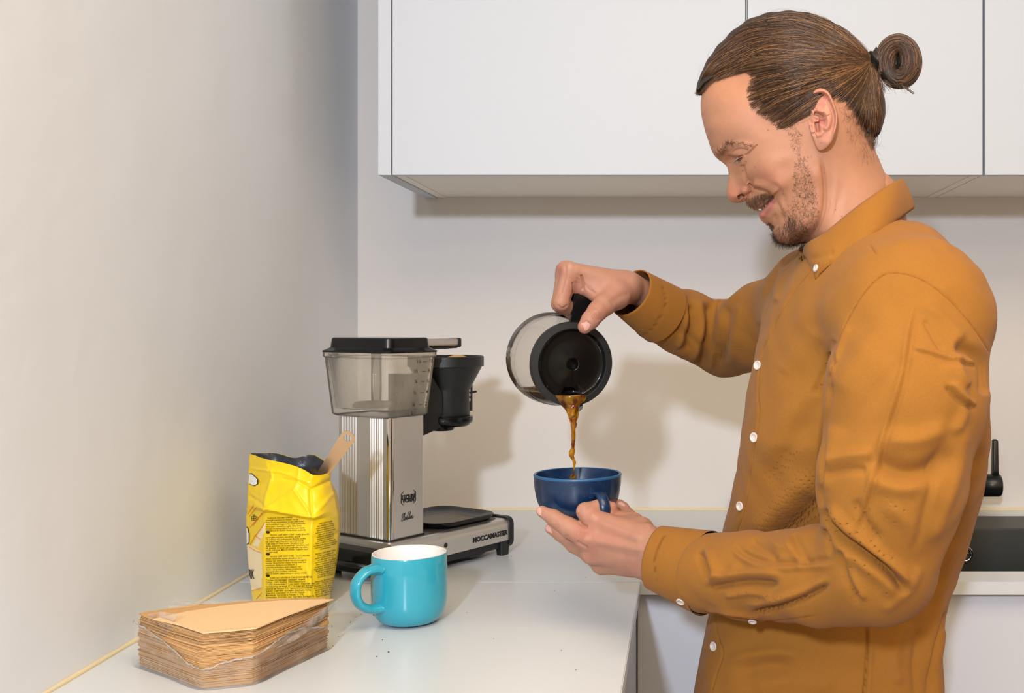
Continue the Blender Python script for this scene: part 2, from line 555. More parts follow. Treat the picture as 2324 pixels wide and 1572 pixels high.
# ------------------------------------------------------------------ coffee maker
M_alu = mat('brushed_aluminium', rgb(222, 219, 214), 0.38, metal=1.0, bump=(420, 0.05, 0.0002), vary=(40, 0.03))
M_alup = mat('polished_aluminium', rgb(222, 221, 219), 0.09, metal=1.0, vary=(40, 0.02))
M_plast = mat('gloss_black_plastic', rgb(14, 16, 17), 0.16, spec=0.35, vary=(60, 0.2))
M_plastm = mat('satin_black_plastic', rgb(24, 27, 28), 0.42, bump=(500, 0.12, 0.0003), vary=(50, 0.2))
M_print = mat('black_print', rgb(24, 23, 22), 0.5, vary=(50, 0.1))
M_wprint = mat('white_print', rgb(226, 226, 224), 0.5, vary=(50, 0.05))
M_tank = clear_mat('smoky_clear_plastic', (0.985, 0.97, 0.94, 1), rgb(250, 240, 222), 0.16, 0.07, 1.25, ((25, 25, 9), 0.16, 0.36))
M_scale = mat('limescale_brown', rgb(120, 92, 62), 0.7, vary=(60, 0.5), bump=(200, 0.5, 0.001))
M_paper = mat('filter_paper_brown', rgb(205, 165, 112), 0.8, vary=(60, 0.06))

UA = math.radians(57.3)
mm = empty('coffee_maker', (-0.413, 1.55, Z0), 'filter coffee maker with ribbed aluminium tower and clear water tank on the worktop', 'coffee maker', rz=UA)
def mk(name, bm, m, parent=mm, smooth=False, split=False):
    o = link(name, bm_mesh(bm) if isinstance(bm, bmesh.types.BMesh) else bm, m, parent, smooth)
    if split:
        md = o.modifiers.new('es', 'EDGE_SPLIT'); md.split_angle = math.radians(35)
    return o
# local axes: x along the base (towards the hot plate), y across (away from the camera), z up
BL, BW = 0.262, 0.150
# black lower body
b = loft([[(x + BL/2, y + BW/2, z) for x, y in rrect(BL - 0.014, BW - 0.012, 0.012)] for z in (0.012, 0.028)])
mk('base_underside', b, M_plastm, smooth=True, split=True)
# aluminium cover: top plate with rolled long edges
prof = [(0.0, 0.024), (0.0, 0.046)] + [(0.0125 - 0.0125 * math.cos(t), 0.046 + 0.0125 * math.sin(t)) for t in np.linspace(0.2, math.pi / 2, 7)]
sec = prof + [(BW - y, z) for y, z in reversed(prof)]
b = loft([[(x, y, z) for y, z in sec] for x in (0.003, BL - 0.012)], True, True)
mk('base_cover', b, M_alu, smooth=True, split=True)
# black worktop inlay of the base, end pieces
b = loft([[(x + 0.140, y + BW/2, z) for x, y in rrect(0.205, BW - 0.028, 0.014)] for z in (0.0585, 0.0592)])
mk('top_inlay', b, mat('grimy_dark_inlay', rgb(62, 57, 52), 0.45, vary=(180, 0.35)), smooth=False)
b = loft([[(BL - 0.012, y, z) for y, z in [(0.5 * BW + p[0], 0.036 + p[1]) for p in rrect(BW + 0.004, 0.05, 0.012)]],
          [(BL - 0.002, y, z) for y, z in [(0.5 * BW + p[0], 0.036 + p[1]) for p in rrect(BW + 0.004, 0.05, 0.012)]],
          [(BL + 0.002, y, z) for y, z in [(0.5 * BW + p[0], 0.036 + p[1]) for p in rrect(BW - 0.004, 0.042, 0.010)]]])
mk('end_cap', b, M_plastm, smooth=True, split=True)
b = loft([[(0.003, 0.5 * BW + p[0], 0.031 + p[1]) for p in rrect(BW - 0.004, 0.036, 0.008)],
          [(-0.012, 0.5 * BW + p[0], 0.029 + p[1]) for p in rrect(BW - 0.008, 0.034, 0.008)],
          [(-0.016, 0.5 * BW + p[0], 0.028 + p[1]) for p in rrect(BW - 0.02, 0.026, 0.008)]])
mk('end_cap', b, M_plast, smooth=True, split=True)
b = bm_join([sweep([(-0.016, 0.03, 0.026), (-0.019, 0.07, 0.026), (-0.016, 0.11, 0.026)], 0.004, 8)])
mk('cord_slot', b, M_plastm, smooth=True)
for fx, fy in ((0.012, 0.012), (0.012, BW - 0.012), (BL - 0.018, 0.008), (BL - 0.018, BW - 0.012)):
    b = loft([[(fx + p[0], fy + p[1], z) for p in rrect(0.020 * s, 0.014 * s, 0.003)] for z, s in ((0.0, 0.9), (0.012, 1.0), (0.026, 1.05))])
    mk('foot', b, M_plastm, smooth=True, split=True)
# cable coil under the base
co = [(0.185 + 0.040 * math.cos(a), 0.05 + 0.042 * math.sin(a), 0.006 + 0.0011 * a) for a in np.linspace(0, 4 * math.pi, 60)]
mk('power_cord', sweep(co, 0.0033, 8), M_plastm, smooth=True)
# screw on the long side
mk('screw', lathe([(0, 0), (0.0036, 0), (0.0036, 0.0012), (0.002, 0.0016), (0, 0.0016)], 16, Matrix.Translation((0.107, 0.0005, 0.040)) @ Matrix.Rotation(math.radians(90), 4, 'X')), M_plastm)

# tower ----------------------------------------------------------------
TX0, TX1, TY0, TY1, TZ0, TZ1 = 0.0126, 0.0826, 0.019, 0.133, 0.0592, 0.2395
# outline (counter-clockwise), ribs on the -x face
out = []
r = 0.006
def arc(cx, cy, a0, a1, n=6):
    return [(cx + r * math.cos(math.radians(a0 + (a1 - a0) * i / n)), cy + r * math.sin(math.radians(a0 + (a1 - a0) * i / n))) for i in range(n + 1)]
out += arc(TX0 + r, TY0 + r, 270, 180)[::-1][::-1]
out = arc(TX0 + r, TY0 + r, 180, 270)          # near corner
out += arc(TX1 - r, TY0 + r, 270, 360)
out += arc(TX1 - r, TY1 - r, 0, 90)
out += arc(TX0 + r, TY1 - r, 90, 180)
ys = []
groups = [(TY0 + 0.012, TY0 + 0.042), (TY0 + 0.068, TY0 + 0.104)]
ribs = []
y = TY1 - r
def rib_x(y):
    for a, c in groups:
        if a <= y <= c:
            t = (y - a) / (c - a) * 6.0
            return 0.0016 * max(0.0, math.sin(2 * math.pi * t - math.pi / 2) * 0.5 + 0.5) ** 0.6
    return 0.0
for y in np.linspace(TY1 - r, TY0 + r, 150)[1:-1]:
    out.append((TX0 + rib_x(y), y))
b = loft([[(x, y, z) for x, y in out] for z in (TZ0, TZ1)])
tower = mk('tower', b, M_alu, smooth=True, split=True)
b = loft([[(TX0 - 0.0008 + p[0] + (TX1 - TX0 + 0.0016) / 2, (TY0 + TY1) / 2 + p[1], z) for p in rrect(TX1 - TX0 + 0.003, TY1 - TY0 + 0.003, 0.007)] for z in (TZ0 - 0.0006, TZ0 + 0.0022)])
mk('tower_gasket', b, M_plastm)
# polished bead at the near corner
mk('corner_bead', sweep([(TX0 + 0.0055, TY0 + 0.0055, TZ0 + 0.002), (TX0 + 0.0055, TY0 + 0.0055, TZ1 - 0.001)], 0.0066, 20), M_alup, smooth=True, split=True)

# prints on the long side and on the tower
def on_side(me, x0, z0, y, tilt=0.0):
    me.transform(Matrix(((1, 0, 0, x0), (0, 0, -1, y), (0, 1, 0, z0), (0, 0, 0, 1))))
    return me
mk('lettering', on_side(text_mesh('MOCCAMASTER', 0.0108, offset=0.0006, space=1.02), 0.166, 0.0335, -0.0004), M_print)
lx, lz = TX0 + 0.0235, TZ0 + 0.058
mk('lettering', on_side(text_mesh('TECHNI\nVORM', 0.0082, 'CENTER', offset=0.0005, line=0.62), lx + 0.013, lz + 0.0005, TY0 - 0.0004), M_print)
hexp = [(0.004, 0.0125), (-0.001, 0.0085), (-0.001, -0.0045), (0.004, -0.0085)]
hb = []
for s in (1, -1):
    pts = [(lx + 0.013 + s * (px - 0.013), TY0 - 0.0002, lz + pz) for px, pz in hexp]
    hb.append(sweep([(lx + 0.013 + s * (-0.003), TY0 - 0.0002, lz + 0.0125 - 0.0)] and pts, [0.0003, 0.0008, 0.0008, 0.0003], 6))
mk('logo_frame', bm_join(hb), M_print)
sc = [(0, .5), (.1, .9), (.32, .85), (.2, .45), (.02, .1), (.18, -.05), (.4, .2), (.52, .75), (.5, 1.0), (.42, .6), (.5, .05), (.62, .1), (.7, .45), (.7, .1), (.82, .1), (.95, .45), (.93, .1), (1.05, .15), (1.2, .8), (1.22, 1.0), (1.12, .6), (1.15, .08), (1.3, .15), (1.28, .42), (1.38, .1), (1.5, .3), (1.62, .9), (1.56, 1.0), (1.52, .5), (1.58, .08), (1.72, .3), (1.78, .45), (1.75, .08), (1.86, .3), (1.9, .42), (1.93, .1), (2.05, .35), (2.12, .42), (2.05, .2), (2.2, .08), (2.45, .3)]
sp2 = spline([(lx - 0.001 + (x + 0.25 * z) * 0.0098, TY0 - 0.0002, lz - 0.031 + z * 0.0115) for x, z in sc], 5)
mk('lettering', sweep(sp2, [0.00028 + 0.0003 * abs(math.sin(i * 0.55)) for i in range(len(sp2))], 6), M_print)

# water tank -----------------------------------------------------------
tc = ((TX0 + TX1) / 2, (TY0 + TY1) / 2 + 0.003)
def tring(z, wx, wy, r=0.013, dx=0.0):
    return [(tc[0] + dx + p[0], tc[1] + p[1], z) for p in rrect(wx, wy, r, 6)]
TB, TT = 0.2392, 0.3345
wx0, wx1, wy0, wy1 = 0.088, 0.101, 0.128, 0.147
b = loft([tring(TB, wx0 - .008, wy0 - .008), tring(TB + .002, wx0 - .002, wy0 - .002), tring(TB + .004, wx0, wy0), tring(TT - .008, wx1 - .001, wy1 - .001), tring(TT - .006, wx1 + .003, wy1 + .003), tring(TT, wx1 + .003, wy1 + .003),
          tring(TT, wx1 - .003, wy1 - .003), tring(TB + .012, wx0 - .004, wy0 - .004), tring(TB + .0105, wx0 - .010, wy0 - .010)])
mk('water_tank', b, M_tank, smooth=True, split=True)
b = loft([tring(TT + .0003, wx1 + .004, wy1 + .004), tring(TT + .003, wx1 + .004, wy1 + .004), tring(TT + .0045, wx1 - .003, wy1 - .003, .013),
          tring(TT + .008, wx1 - .012, wy1 - .012, .014), tring(TT + .021, wx1 - .015, wy1 - .015, .014), tring(TT + .0225, wx1 - .018, wy1 - .018, .014)])
mk('tank_lid', b, M_plast, smooth=True, split=True)
# inner riser pipe, float and scale ring
mk('riser_pipe', sweep([(tc[0] + 0.02, tc[1] + 0.03, TB + .012), (tc[0] + 0.02, tc[1] + 0.03, TT)], 0.008, 16), clear_mat('clear_pipe', (0.86, 0.82, 0.76, 1), rgb(190, 176, 150), 0.3, 0.1), smooth=True)
rndm = random.Random(5)
b = lathe([(0, 0), (0.030, 0), (0.031, 0.003), (0.027, 0.0075), (0.012, 0.0085), (0, 0.0085)], 32, Matrix.Translation((tc[0] - 0.004, tc[1] + 0.010, TB + 0.0125)))
for v in b.verts: v.co += Vector((rndm.uniform(-1, 1), rndm.uniform(-1, 1), rndm.uniform(-1, 1))) * 0.0008
mk('tank_float', b, M_scale, smooth=True)
yt = tc[1] - 0.5 * (wy0 + wy1) / 2
rows = [('1¼', '10', 0.083), ('1/1', '8', 0.0685), ('¾', '6', 0.053), ('½', '4', 0.0365), ('¼', '2', 0.0185), ('L', '', 0.006)]
tb = []
for a, c, z in rows:
    zz = TB + z
    yy = tc[1] - (wy0 + (wy1 - wy0) * (z - 0.004) / 0.083) / 2 - 0.0006
    x0 = tc[0] + 0.0025 + 0.0025 * z / 0.083
    for s, dx in ((a, 0.0), ('—' if c else '', 0.0135), (c, 0.0255)):
        if s:
            me = on_side(text_mesh(s, 0.0078 if dx != 0.0135 else 0.0075, offset=0.00003, space=0.9), x0 + dx - (0.004 if len(s) == 3 and dx == 0 else 0), zz - 0.003, yy)
            q = bmesh.new(); q.from_mesh(me); bpy.data.meshes.remove(me); tb.append(q)
mk('scale_markings', bm_join(tb), M_print)

# spray arm from the tower over the basket --------------------------------
HX, HY = 0.1755, 0.068
az = 0.3475
b = loft([[(x, HY + p[0], az + p[1]) for p in rrect(0.020, 0.0125, 0.003)] for x in (TX1 - 0.002, HX + 0.018)])
mk('spray_arm', b, M_alu, smooth=True, split=True)
b = loft([[(x, HY + p[0], az - 0.0005 + p[1]) for p in rrect(0.0225, 0.0150, 0.003)] for x in (HX + 0.0175, HX + 0.0235)])
mk('arm_cap', b, M_plastm, smooth=True, split=True)
b = loft([[(x, HY + p[0] , z0 + p[1] * 0.5) for p in rrect(0.018, 0.008, 0.002)] for x, z0 in ((HX - 0.04, az - 0.0085), (HX - 0.012, az - 0.0085), (HX + 0.017, az - 0.0075))])
mk('arm_underside', b, M_plastm)

# filter basket ------------------------------------------------------------
RB = 0.0605
bp = [(0.036, 0.228), (0.0385, 0.232), (0.0385, 0.270), (0.0405, 0.276), (RB - 0.003, 0.3085), (RB, 0.3095), (RB, 0.3245), (RB - 0.002, 0.3255),
      (RB - 0.004, 0.3245), (RB - 0.006, 0.309), (0.036, 0.274), (0.034, 0.235), (0, 0.234)]
mk('filter_basket', lathe(bp, 64, Matrix.Translation((HX, HY, 0))), M_plastm, smooth=True, split=True)
mk('basket_flange', lathe([(0, 0.2135), (0.036, 0.2135), (0.0425, 0.219), (0.0435, 0.2225), (0.0435, 0.2285), (0.040, 0.2305), (0, 0.2305)], 64, Matrix.Translation((HX, HY, 0))), M_plast, smooth=True, split=True)
mk('drip_outlet', lathe([(0, 0.2065), (0.017, 0.2065), (0.019, 0.2085), (0.019, 0.2150), (0, 0.2150)], 32, Matrix.Translation((HX - 0.008, HY, 0))), M_plast, smooth=True, split=True)
# holder bracket to the tower
bk = [(TX1 - 0.001, 0.199), (TX1 - 0.001, 0.2365), (HX - 0.03, 0.2365), (HX - 0.03, 0.2145)]
b = loft([[(x, yv, z) for x, z in bk] for yv in (HY - 0.022, HY + 0.022)])
mk('basket_bracket', b, M_plast)
b = loft([[(x, yv, z) for x, z in [(TX1 - 0.001, 0.2365), (TX1 - 0.001, 0.300), (TX1 + 0.03, 0.300), (TX1 + 0.055, 0.268), (TX1 + 0.055, 0.2365)]] for yv in (HY - 0.030, HY + 0.030)])
mk('basket_guard', b, M_plast)
# drip lever in its slot, and its three printed symbols
ang = math.atan2(-0.84, 0.42)                       # direction of the slot (local)
def pol(a, r, z): return (HX + r * math.cos(a), HY + r * math.sin(a), z)
sa = math.radians(-28)
b = loft([[pol(sa + da, rr_, z) for da, rr_ in ((-0.22, 0.037), (-0.22, 0.0425), (0.22, 0.0425), (0.22, 0.037))] for z in (0.236, 0.272, 0.2785)])
mk('lever_guide', b, M_plastm)
b = bm_join([sweep([pol(sa, 0.041, 0.2655), pol(sa, 0.051, 0.2665)], [0.0022, 0.0016], 8, sx=2.2, up=(0, 0, 1))])
mk('drip_lever', b, M_plastm, smooth=True)
sy = []
fa = math.radians(-58)
er, et = Vector((math.cos(fa), math.sin(fa), 0)), Vector((-math.sin(fa), math.cos(fa), 0))
for k, z in enumerate((0.2705, 0.2628, 0.2550)):
    c = Vector((HX, HY, z)) + er * 0.0389
    rg = [c + et * 0.0023 * math.cos(t) + Vector((0, 0, 0.0027 * math.sin(t))) for t in np.linspace(0, 2 * math.pi, 25)]
    sy.append(sweep(rg, 0.0004, 6, False))
    if k == 1:
        hb2 = bmesh.new()
        vs = [hb2.verts.new(c + er * 0.0001 + et * 0.0021 * math.cos(t) + Vector((0, 0, 0.0025 * math.sin(t)))) for t in np.linspace(-math.pi / 2, math.pi / 2, 14)]
        hb2.faces.new(vs); sy.append(hb2)
    if k == 2:
        for t in (math.pi / 4, 3 * math.pi / 4):
            d = et * 0.0021 * math.cos(t) + Vector((0, 0, 0.0024 * math.sin(t)))
            sy.append(sweep([c - d, c + d], 0.0004, 6))
mk('lever_symbols', bm_join(sy), M_wprint)
# paper filter edge peeping out of the basket
fr = []
for t in np.linspace(0, 2 * math.pi, 41)[:-1]:
    fr.append((HX + 0.050 * math.cos(t), HY + 0.050 * math.sin(t), 0.3205 + 0.0085 * max(0, math.cos(t - 4.3)) ** 10))
b = loft([[(HX + 0.033 * math.cos(t), HY + 0.033 * math.sin(t), 0.262) for t in np.linspace(0, 2 * math.pi, 41)[:-1]], fr], False, False)
mk('paper_filter', b, M_paper, smooth=True)

# hot plate ------------------------------------------------------------------
def hring(z, s, r=0.03): return [(HX + p[0], 0.5 * BW + 0.002 + p[1], z) for p in rrect(s, s, r * s / 0.13, 8)]
b = loft([hring(0.0594, 0.100), hring(0.0605, 0.124), hring(0.0655, 0.134), hring(0.0685, 0.136), hring(0.0695, 0.133), hring(0.0665, 0.120), hring(0.0625, 0.104), hring(0.0622, 0.09)])
mk('hot_plate', b, M_plast, smooth=True, split=True)
# ------------------------------------------------------------------ turquoise mug
M_turq = mat('turquoise_glaze', rgb(46, 156, 178), 0.14, coat=0.3, vary=(30, 0.02))
M_cream = mat('white_glaze', rgb(232, 228, 225), 0.2, coat=0.3, vary=(20, 0.01))
mug = empty('mug', (-0.3418, 1.365, Z0), 'turquoise mug with a white inside standing on the near worktop', 'mug')
R = 0.0472
pf = [(0, 0.0012), (0.020, 0.0012), (0.0215, 0.0), (0.0245, 0.0), (0.030, 0.0022)]
pf += [(0.030 + (R - 0.030) * math.sin(t), 0.0022 + 0.031 * (1 - math.cos(t))) for t in np.linspace(0.12, math.pi / 2, 12)]
pf += [(R + 0.0002, 0.06), (R - 0.0004, 0.0868), (R - 0.0010, 0.0884)]
link('mug_body', bm_mesh(lathe(pf, 96)), M_turq, mug, True)
pi_ = [(R - 0.0010, 0.0884), (R - 0.0022, 0.0889), (R - 0.0034, 0.0882), (R - 0.0040, 0.06), (R - 0.005, 0.03), (0.036, 0.012), (0.02, 0.006), (0, 0.0055)]
link('mug_lining', bm_mesh(lathe(pi_, 96)), M_cream, mug, True)
ha = math.radians(180 + 50)
hd = Vector((math.cos(ha), math.sin(ha), 0))
hp = spline([(0.0455, 0.0755), (0.053, 0.0765), (0.066, 0.0740), (0.0765, 0.064), (0.0785, 0.051), (0.0735, 0.038), (0.063, 0.0300), (0.052, 0.0272), (0.0440, 0.0270)], 8)
rd = [0.0052 + 0.0020 * abs(2 * i / (len(hp) - 1) - 1) ** 3 for i in range(len(hp))]
link('handle', bm_mesh(sweep([hd * p[0] + Vector((0, 0, p[1])) for p in hp], rd, 20, True, 1.8)), M_turq, mug, True)

# ------------------------------------------------------------------ blue cup in the left hand
M_blue = mat('speckled_blue_glaze', rgb(12, 42, 84), 0.3, coat=0.15)
nt = M_blue.node_tree
vo = nt.nodes.new('ShaderNodeTexVoronoi'); vo.inputs['Scale'].default_value = 420
tcn = nt.nodes.new('ShaderNodeTexCoord')
cr = nt.nodes.new('ShaderNodeValToRGB')
cr.color_ramp.elements[0].position = 0.10; cr.color_ramp.elements[0].color = rgb(70, 116, 158)
cr.color_ramp.elements[1].position = 0.16; cr.color_ramp.elements[1].color = rgb(8, 42, 76)
nz = nt.nodes.new('ShaderNodeTexNoise'); nz.inputs['Scale'].default_value = 90
mxx = nt.nodes.new('ShaderNodeMix'); mxx.data_type = 'RGBA'; mxx.inputs['A'].default_value = rgb(7, 38, 72)
cr2 = nt.nodes.new('ShaderNodeMath'); cr2.operation = 'GREATER_THAN'; cr2.inputs[1].default_value = 0.55
nt.links.new(tcn.outputs['Object'], vo.inputs['Vector']); nt.links.new(tcn.outputs['Object'], nz.inputs['Vector'])
nt.links.new(vo.outputs['Distance'], cr.inputs['Fac']); nt.links.new(nz.outputs['Fac'], cr2.inputs[0])
nt.links.new(cr2.outputs[0], mxx.inputs['Factor']); nt.links.new(cr.outputs['Color'], mxx.inputs['B'])
nt.links.new(mxx.outputs['Result'], nt.nodes['Principled BSDF'].inputs['Base Color'])
M_blue_rim = mat('worn_blue_rim', rgb(34, 84, 128), 0.3, vary=(90, 0.1))
CUPD = 1.36
cc = P(1311, 1180, CUPD)
cup = empty('coffee_cup', cc, 'speckled dark blue wide coffee cup held in the hand', 'cup')
Rc = 0.0557
pf = [(0, 0.003), (0.022, 0.003), (0.024, 0.0), (0.027, 0.0), (0.0285, 0.003), (0.038, 0.0075), (0.0465, 0.0165), (0.0515, 0.028), (0.0545, 0.044), (Rc - 0.0004, 0.0565)]
pr = [(Rc - 0.0004, 0.0565), (Rc, 0.0580), (Rc - 0.0008, 0.0594), (Rc - 0.0022, 0.0597), (Rc - 0.0034, 0.0588)]
pn = [(Rc - 0.0034, 0.0588), (0.0505, 0.044), (0.0475, 0.029), (0.043, 0.018), (0.034, 0.0105), (0.02, 0.0075), (0, 0.007)]
link('cup_body', bm_mesh(lathe(spline(pf[4:], 4).tolist() and pf[:4] + [tuple(q) for q in spline(pf[4:], 4)], 96)), M_blue, cup, True)
link('rim', bm_mesh(lathe(pr, 96)), M_blue_rim, cup, True)
link('cup_lining', bm_mesh(lathe([tuple(q) for q in spline(pn, 3)], 96)), M_blue, cup, True)
hd = Vector((0.50, -0.866, 0)).normalized()
hp = spline([(0.0525, 0.0375), (0.058, 0.0405), (0.068, 0.0405), (0.0765, 0.0335), (0.0795, 0.0235), (0.075, 0.0145), (0.063, 0.0100), (0.050, 0.0125), (0.0415, 0.0145)], 8)
rd = [0.0040 + 0.0018 * abs(2 * i / (len(hp) - 1) - 1) ** 4 for i in range(len(hp))]
link('handle', bm_mesh(sweep([hd * p[0] + Vector((0, 0, p[1])) for p in hp], rd, 18, True, 1.7)), M_blue, cup, True)
M_coffee = mat('black_coffee', rgb(48, 20, 8), 0.05, coat=0.5, vary=(8, 0.05))
cf = lathe([(0, 0.0135), (0.0375, 0.0135), (0.0390, 0.0139)], 64)
tag(link('coffee', bm_mesh(cf), M_coffee, cup, True), 'dark coffee in the cup')

# ------------------------------------------------------------------ glass carafe
M_glass = clear_mat('carafe_glass', (0.975, 0.965, 0.95, 1), rgb(230, 216, 194), 0.05, 0.02, 1.32)
M_liq = bpy.data.materials.new('coffee_liquid')
M_liq.use_nodes = True
nt = M_liq.node_tree
nt.nodes.remove(nt.nodes['Principled BSDF'])
lt = nt.nodes.new('ShaderNodeBsdfTransparent'); lt.inputs[0].default_value = (0.30, 0.20, 0.12, 1)
ld = nt.nodes.new('ShaderNodeBsdfDiffuse'); ld.inputs[0].default_value = rgb(74, 50, 36)
lg = nt.nodes.new('ShaderNodeBsdfGlossy'); lg.inputs['Roughness'].default_value = 0.05
l1 = nt.nodes.new('ShaderNodeMixShader'); l1.inputs[0].default_value = 0.5
l2 = nt.nodes.new('ShaderNodeMixShader'); l2.inputs[0].default_value = 0.04
nt.links.new(lt.outputs[0], l1.inputs[1]); nt.links.new(ld.outputs[0], l1.inputs[2])
nt.links.new(l1.outputs[0], l2.inputs[1]); nt.links.new(lg.outputs[0], l2.inputs[2])
nt.links.new(l2.outputs[0], nt.nodes['Material Output'].inputs['Surface'])

LC = P(1299, 826, 1.392)                     # centre of the lid face
AX = Vector((0.40, -0.917, -0.06)).normalized()      # from the base towards the lid
XR = Vector((0, 0, 1)).cross(AX).normalized()        # to the right in the picture
UP = AX.cross(XR).normalized()
if UP.z < 0: UP = -UP; XR = -XR
MC = Matrix(((XR.x, UP.x, AX.x, LC.x), (XR.y, UP.y, AX.y, LC.y), (XR.z, UP.z, AX.z, LC.z), (0, 0, 0, 1)))
# local: x right, y up, z out of the lid (z = 0 at the lid face)
car = empty('glass_carafe', LC, 'glass coffee carafe with a black lid tilted to pour, held above the cup', 'carafe')
car.rotation_euler = MC.to_euler()
def ck(name, bm, m, smooth=True, split=False):
    o = link(name, bm_mesh(bm) if isinstance(bm, bmesh.types.BMesh) else bm, m, car, smooth)
    if split:
        md = o.modifiers.new('es', 'EDGE_SPLIT'); md.split_angle = math.radians(35)
    return o
go = [(0.0515, -0.004), (0.0520, -0.014), (0.0535, -0.024), (0.0575, -0.040), (0.0605, -0.056), (0.0625, -0.074), (0.0630, -0.090), (0.0618, -0.101), (0.0575, -0.1085), (0.049, -0.1125), (0.03, -0.1135), (0, -0.1135)]
gi = [(r_ - 0.0022 if r_ > 0.01 else 0, z_ + (0.0022 if r_ < 0.06 and z_ < -0.1 else 0)) for r_, z_ in go]
go_s = [tuple(q) for q in spline(go, 4)]; gi_s = [(max(q[0], 0), q[1]) for q in spline(gi, 4)]
ck('glass_body', lathe(go_s, 96), M_glass)
ck('glass_body_inside', lathe(gi_s[::-1], 96), M_glass)
# band moulded into the glass
ck('glass_band', lathe([(0.0607, -0.057), (0.0615, -0.0585), (0.0617, -0.060), (0.0612, -0.061)], 96), M_glass)
# black collar and lid
ck('collar', lathe([(0.0505, -0.014), (0.0535, -0.0135), (0.0545, -0.010), (0.0548, 0.000), (0.0540, 0.0015), (0.0465, 0.0022), (0.0455, 0.0010), (0.0450, -0.006), (0.0505, -0.012)], 96), M_blackm, True, True)
lid = [(0.0455, 0.0010), (0.0446, 0.0020), (0.0440, 0.0008), (0.0425, -0.0020), (0.040, -0.0032), (0.030, -0.0030), (0.020, -0.0010), (0.0105, 0.0016), (0.0088, 0.0018), (0.0078, 0.0010), (0.0072, -0.004), (0.0070, -0.016), (0, -0.016)]
lb = lathe(lid, 96)
for v in lb.verts:                                    # pouring notch at the bottom of the lid
    a = math.atan2(v.co.x, -v.co.y)
    rr_ = math.hypot(v.co.x, v.co.y)
    if rr_ > 0.036:
        v.co.z -= 0.010 * math.exp(-(a / 0.30) ** 4)
        sq = 1 - 0.10 * math.exp(-(a / 0.30) ** 4)
        v.co.x *= sq; v.co.y *= sq
ck('lid', lb, M_plast, True, True)
# four small tabs around the lid
for a in (40, 140, 222, 318):
    a = math.radians(a)
    b = bmesh.new(); box_bm(b, (-0.0022, -0.0014, -0.001), (0.0022, 0.0014, 0.0014), 0.0004)
    bmesh.ops.transform(b, matrix=Matrix.Translation((0.0432 * math.cos(a), 0.0432 * math.sin(a), 0.0)) @ Matrix.Rotation(a + math.pi / 2, 4, 'Z'), verts=b.verts)
    ck('lid_tab', b, M_plast)
# pouring lip of the glass
lipb = []
for k, (rr_, z_) in enumerate(((0.0505, -0.012), (0.0530, -0.003), (0.0555, 0.004), (0.0568, 0.009))):
    wdt = 0.36 - 0.05 * k
    lipb.append([(rr_ * math.sin(t) * 0.98, -rr_ * math.cos(t) - 0.0035 * k * math.exp(-(t / 0.16) ** 2), z_) for t in np.linspace(-wdt, wdt, 17)])
b = loft(lipb, False, False, False)
ck('pouring_lip', b, M_glass)
# handle: strap up from the collar, then a hollow grip running back along the body
GA = math.radians(90 - 3)
strap = []
for y_, zz, wl, wr, th in ((0.050, -0.003, 0.0100, 0.0075, 0.006), (0.062, -0.002, 0.0085, 0.0105, 0.006), (0.078, -0.001, 0.0060, 0.0170, 0.006), (0.0930, 0.000, 0.0030, 0.0215, 0.006)):
    strap.append([(-wl + 0.0065, y_, zz - th), (wr + 0.0065, y_ - 0.0015, zz - th), (wr + 0.0065, y_ - 0.0015, zz), (-wl + 0.0075, y_, zz), ])
b = loft(strap)
bmesh.ops.bevel(b, geom=list(b.edges), offset=0.0012, segments=2, affect='EDGES')
ck('handle_strap', b, M_plast, True, True)
gr = []
for z_, s_ in ((-0.006, 0.92), (-0.003, 1.0), (-0.020, 1.0), (-0.060, 0.98), (-0.088, 0.92), (-0.092, 0.8)):
    yc = 0.0785 + 0.02 * (z_ + 0.003)
    gr.append([(0.0135 + p[0] * s_, yc + p[1] * s_, z_) for p in rrect(0.0245, 0.031, 0.006, 5)])
ck('handle_grip', loft(gr[1:]), M_plast, True, True)
# coffee lying in the tilted carafe, with its pale froth line
lev = P(1230, 884, 1.44).z
lq = lathe([(max(r_ - 0.003, 0), z_ + (0.003 if r_ < 0.05 and z_ < -0.1 else 0)) for r_, z_ in go_s], 72)
Mi = MC.inverted()
bmesh.ops.bisect_plane(lq, geom=lq.verts[:] + lq.edges[:] + lq.faces[:], plane_co=Mi @ Vector((LC.x, LC.y, lev)), plane_no=Mi.to_3x3() @ Vector((0, 0, 1)), clear_outer=True)
bmesh.ops.holes_fill(lq, edges=[e for e in lq.edges if e.is_boundary])
for v in lq.verts:
    if v.co.z > -0.012: v.co.z = min(v.co.z, -0.012)
tag(ck('coffee', lq, M_liq), 'brown coffee left in the carafe')
fm = []
rnf = random.Random(11)
for r_, z_ in gi_s[::1]:
    # points of the liquid line on the inner glass
    if r_ < 0.02: continue
    pl = Mi @ Vector((LC.x, LC.y, lev)); n_ = Mi.to_3x3() @ Vector((0, 0, 1))
    yl = (pl.dot(n_) - n_.z * z_) / n_.y
    if abs(yl) < r_:
        fm.append((-math.sqrt(r_ * r_ - yl * yl) + 0.0009, yl, z_))
if len(fm) > 3:
    ck('froth', sweep(fm, [0.0011 + 0.0010 * rnf.random() for _ in fm], 8), mat('coffee_froth', rgb(205, 170, 112), 0.6, vary=(300, 0.25)))

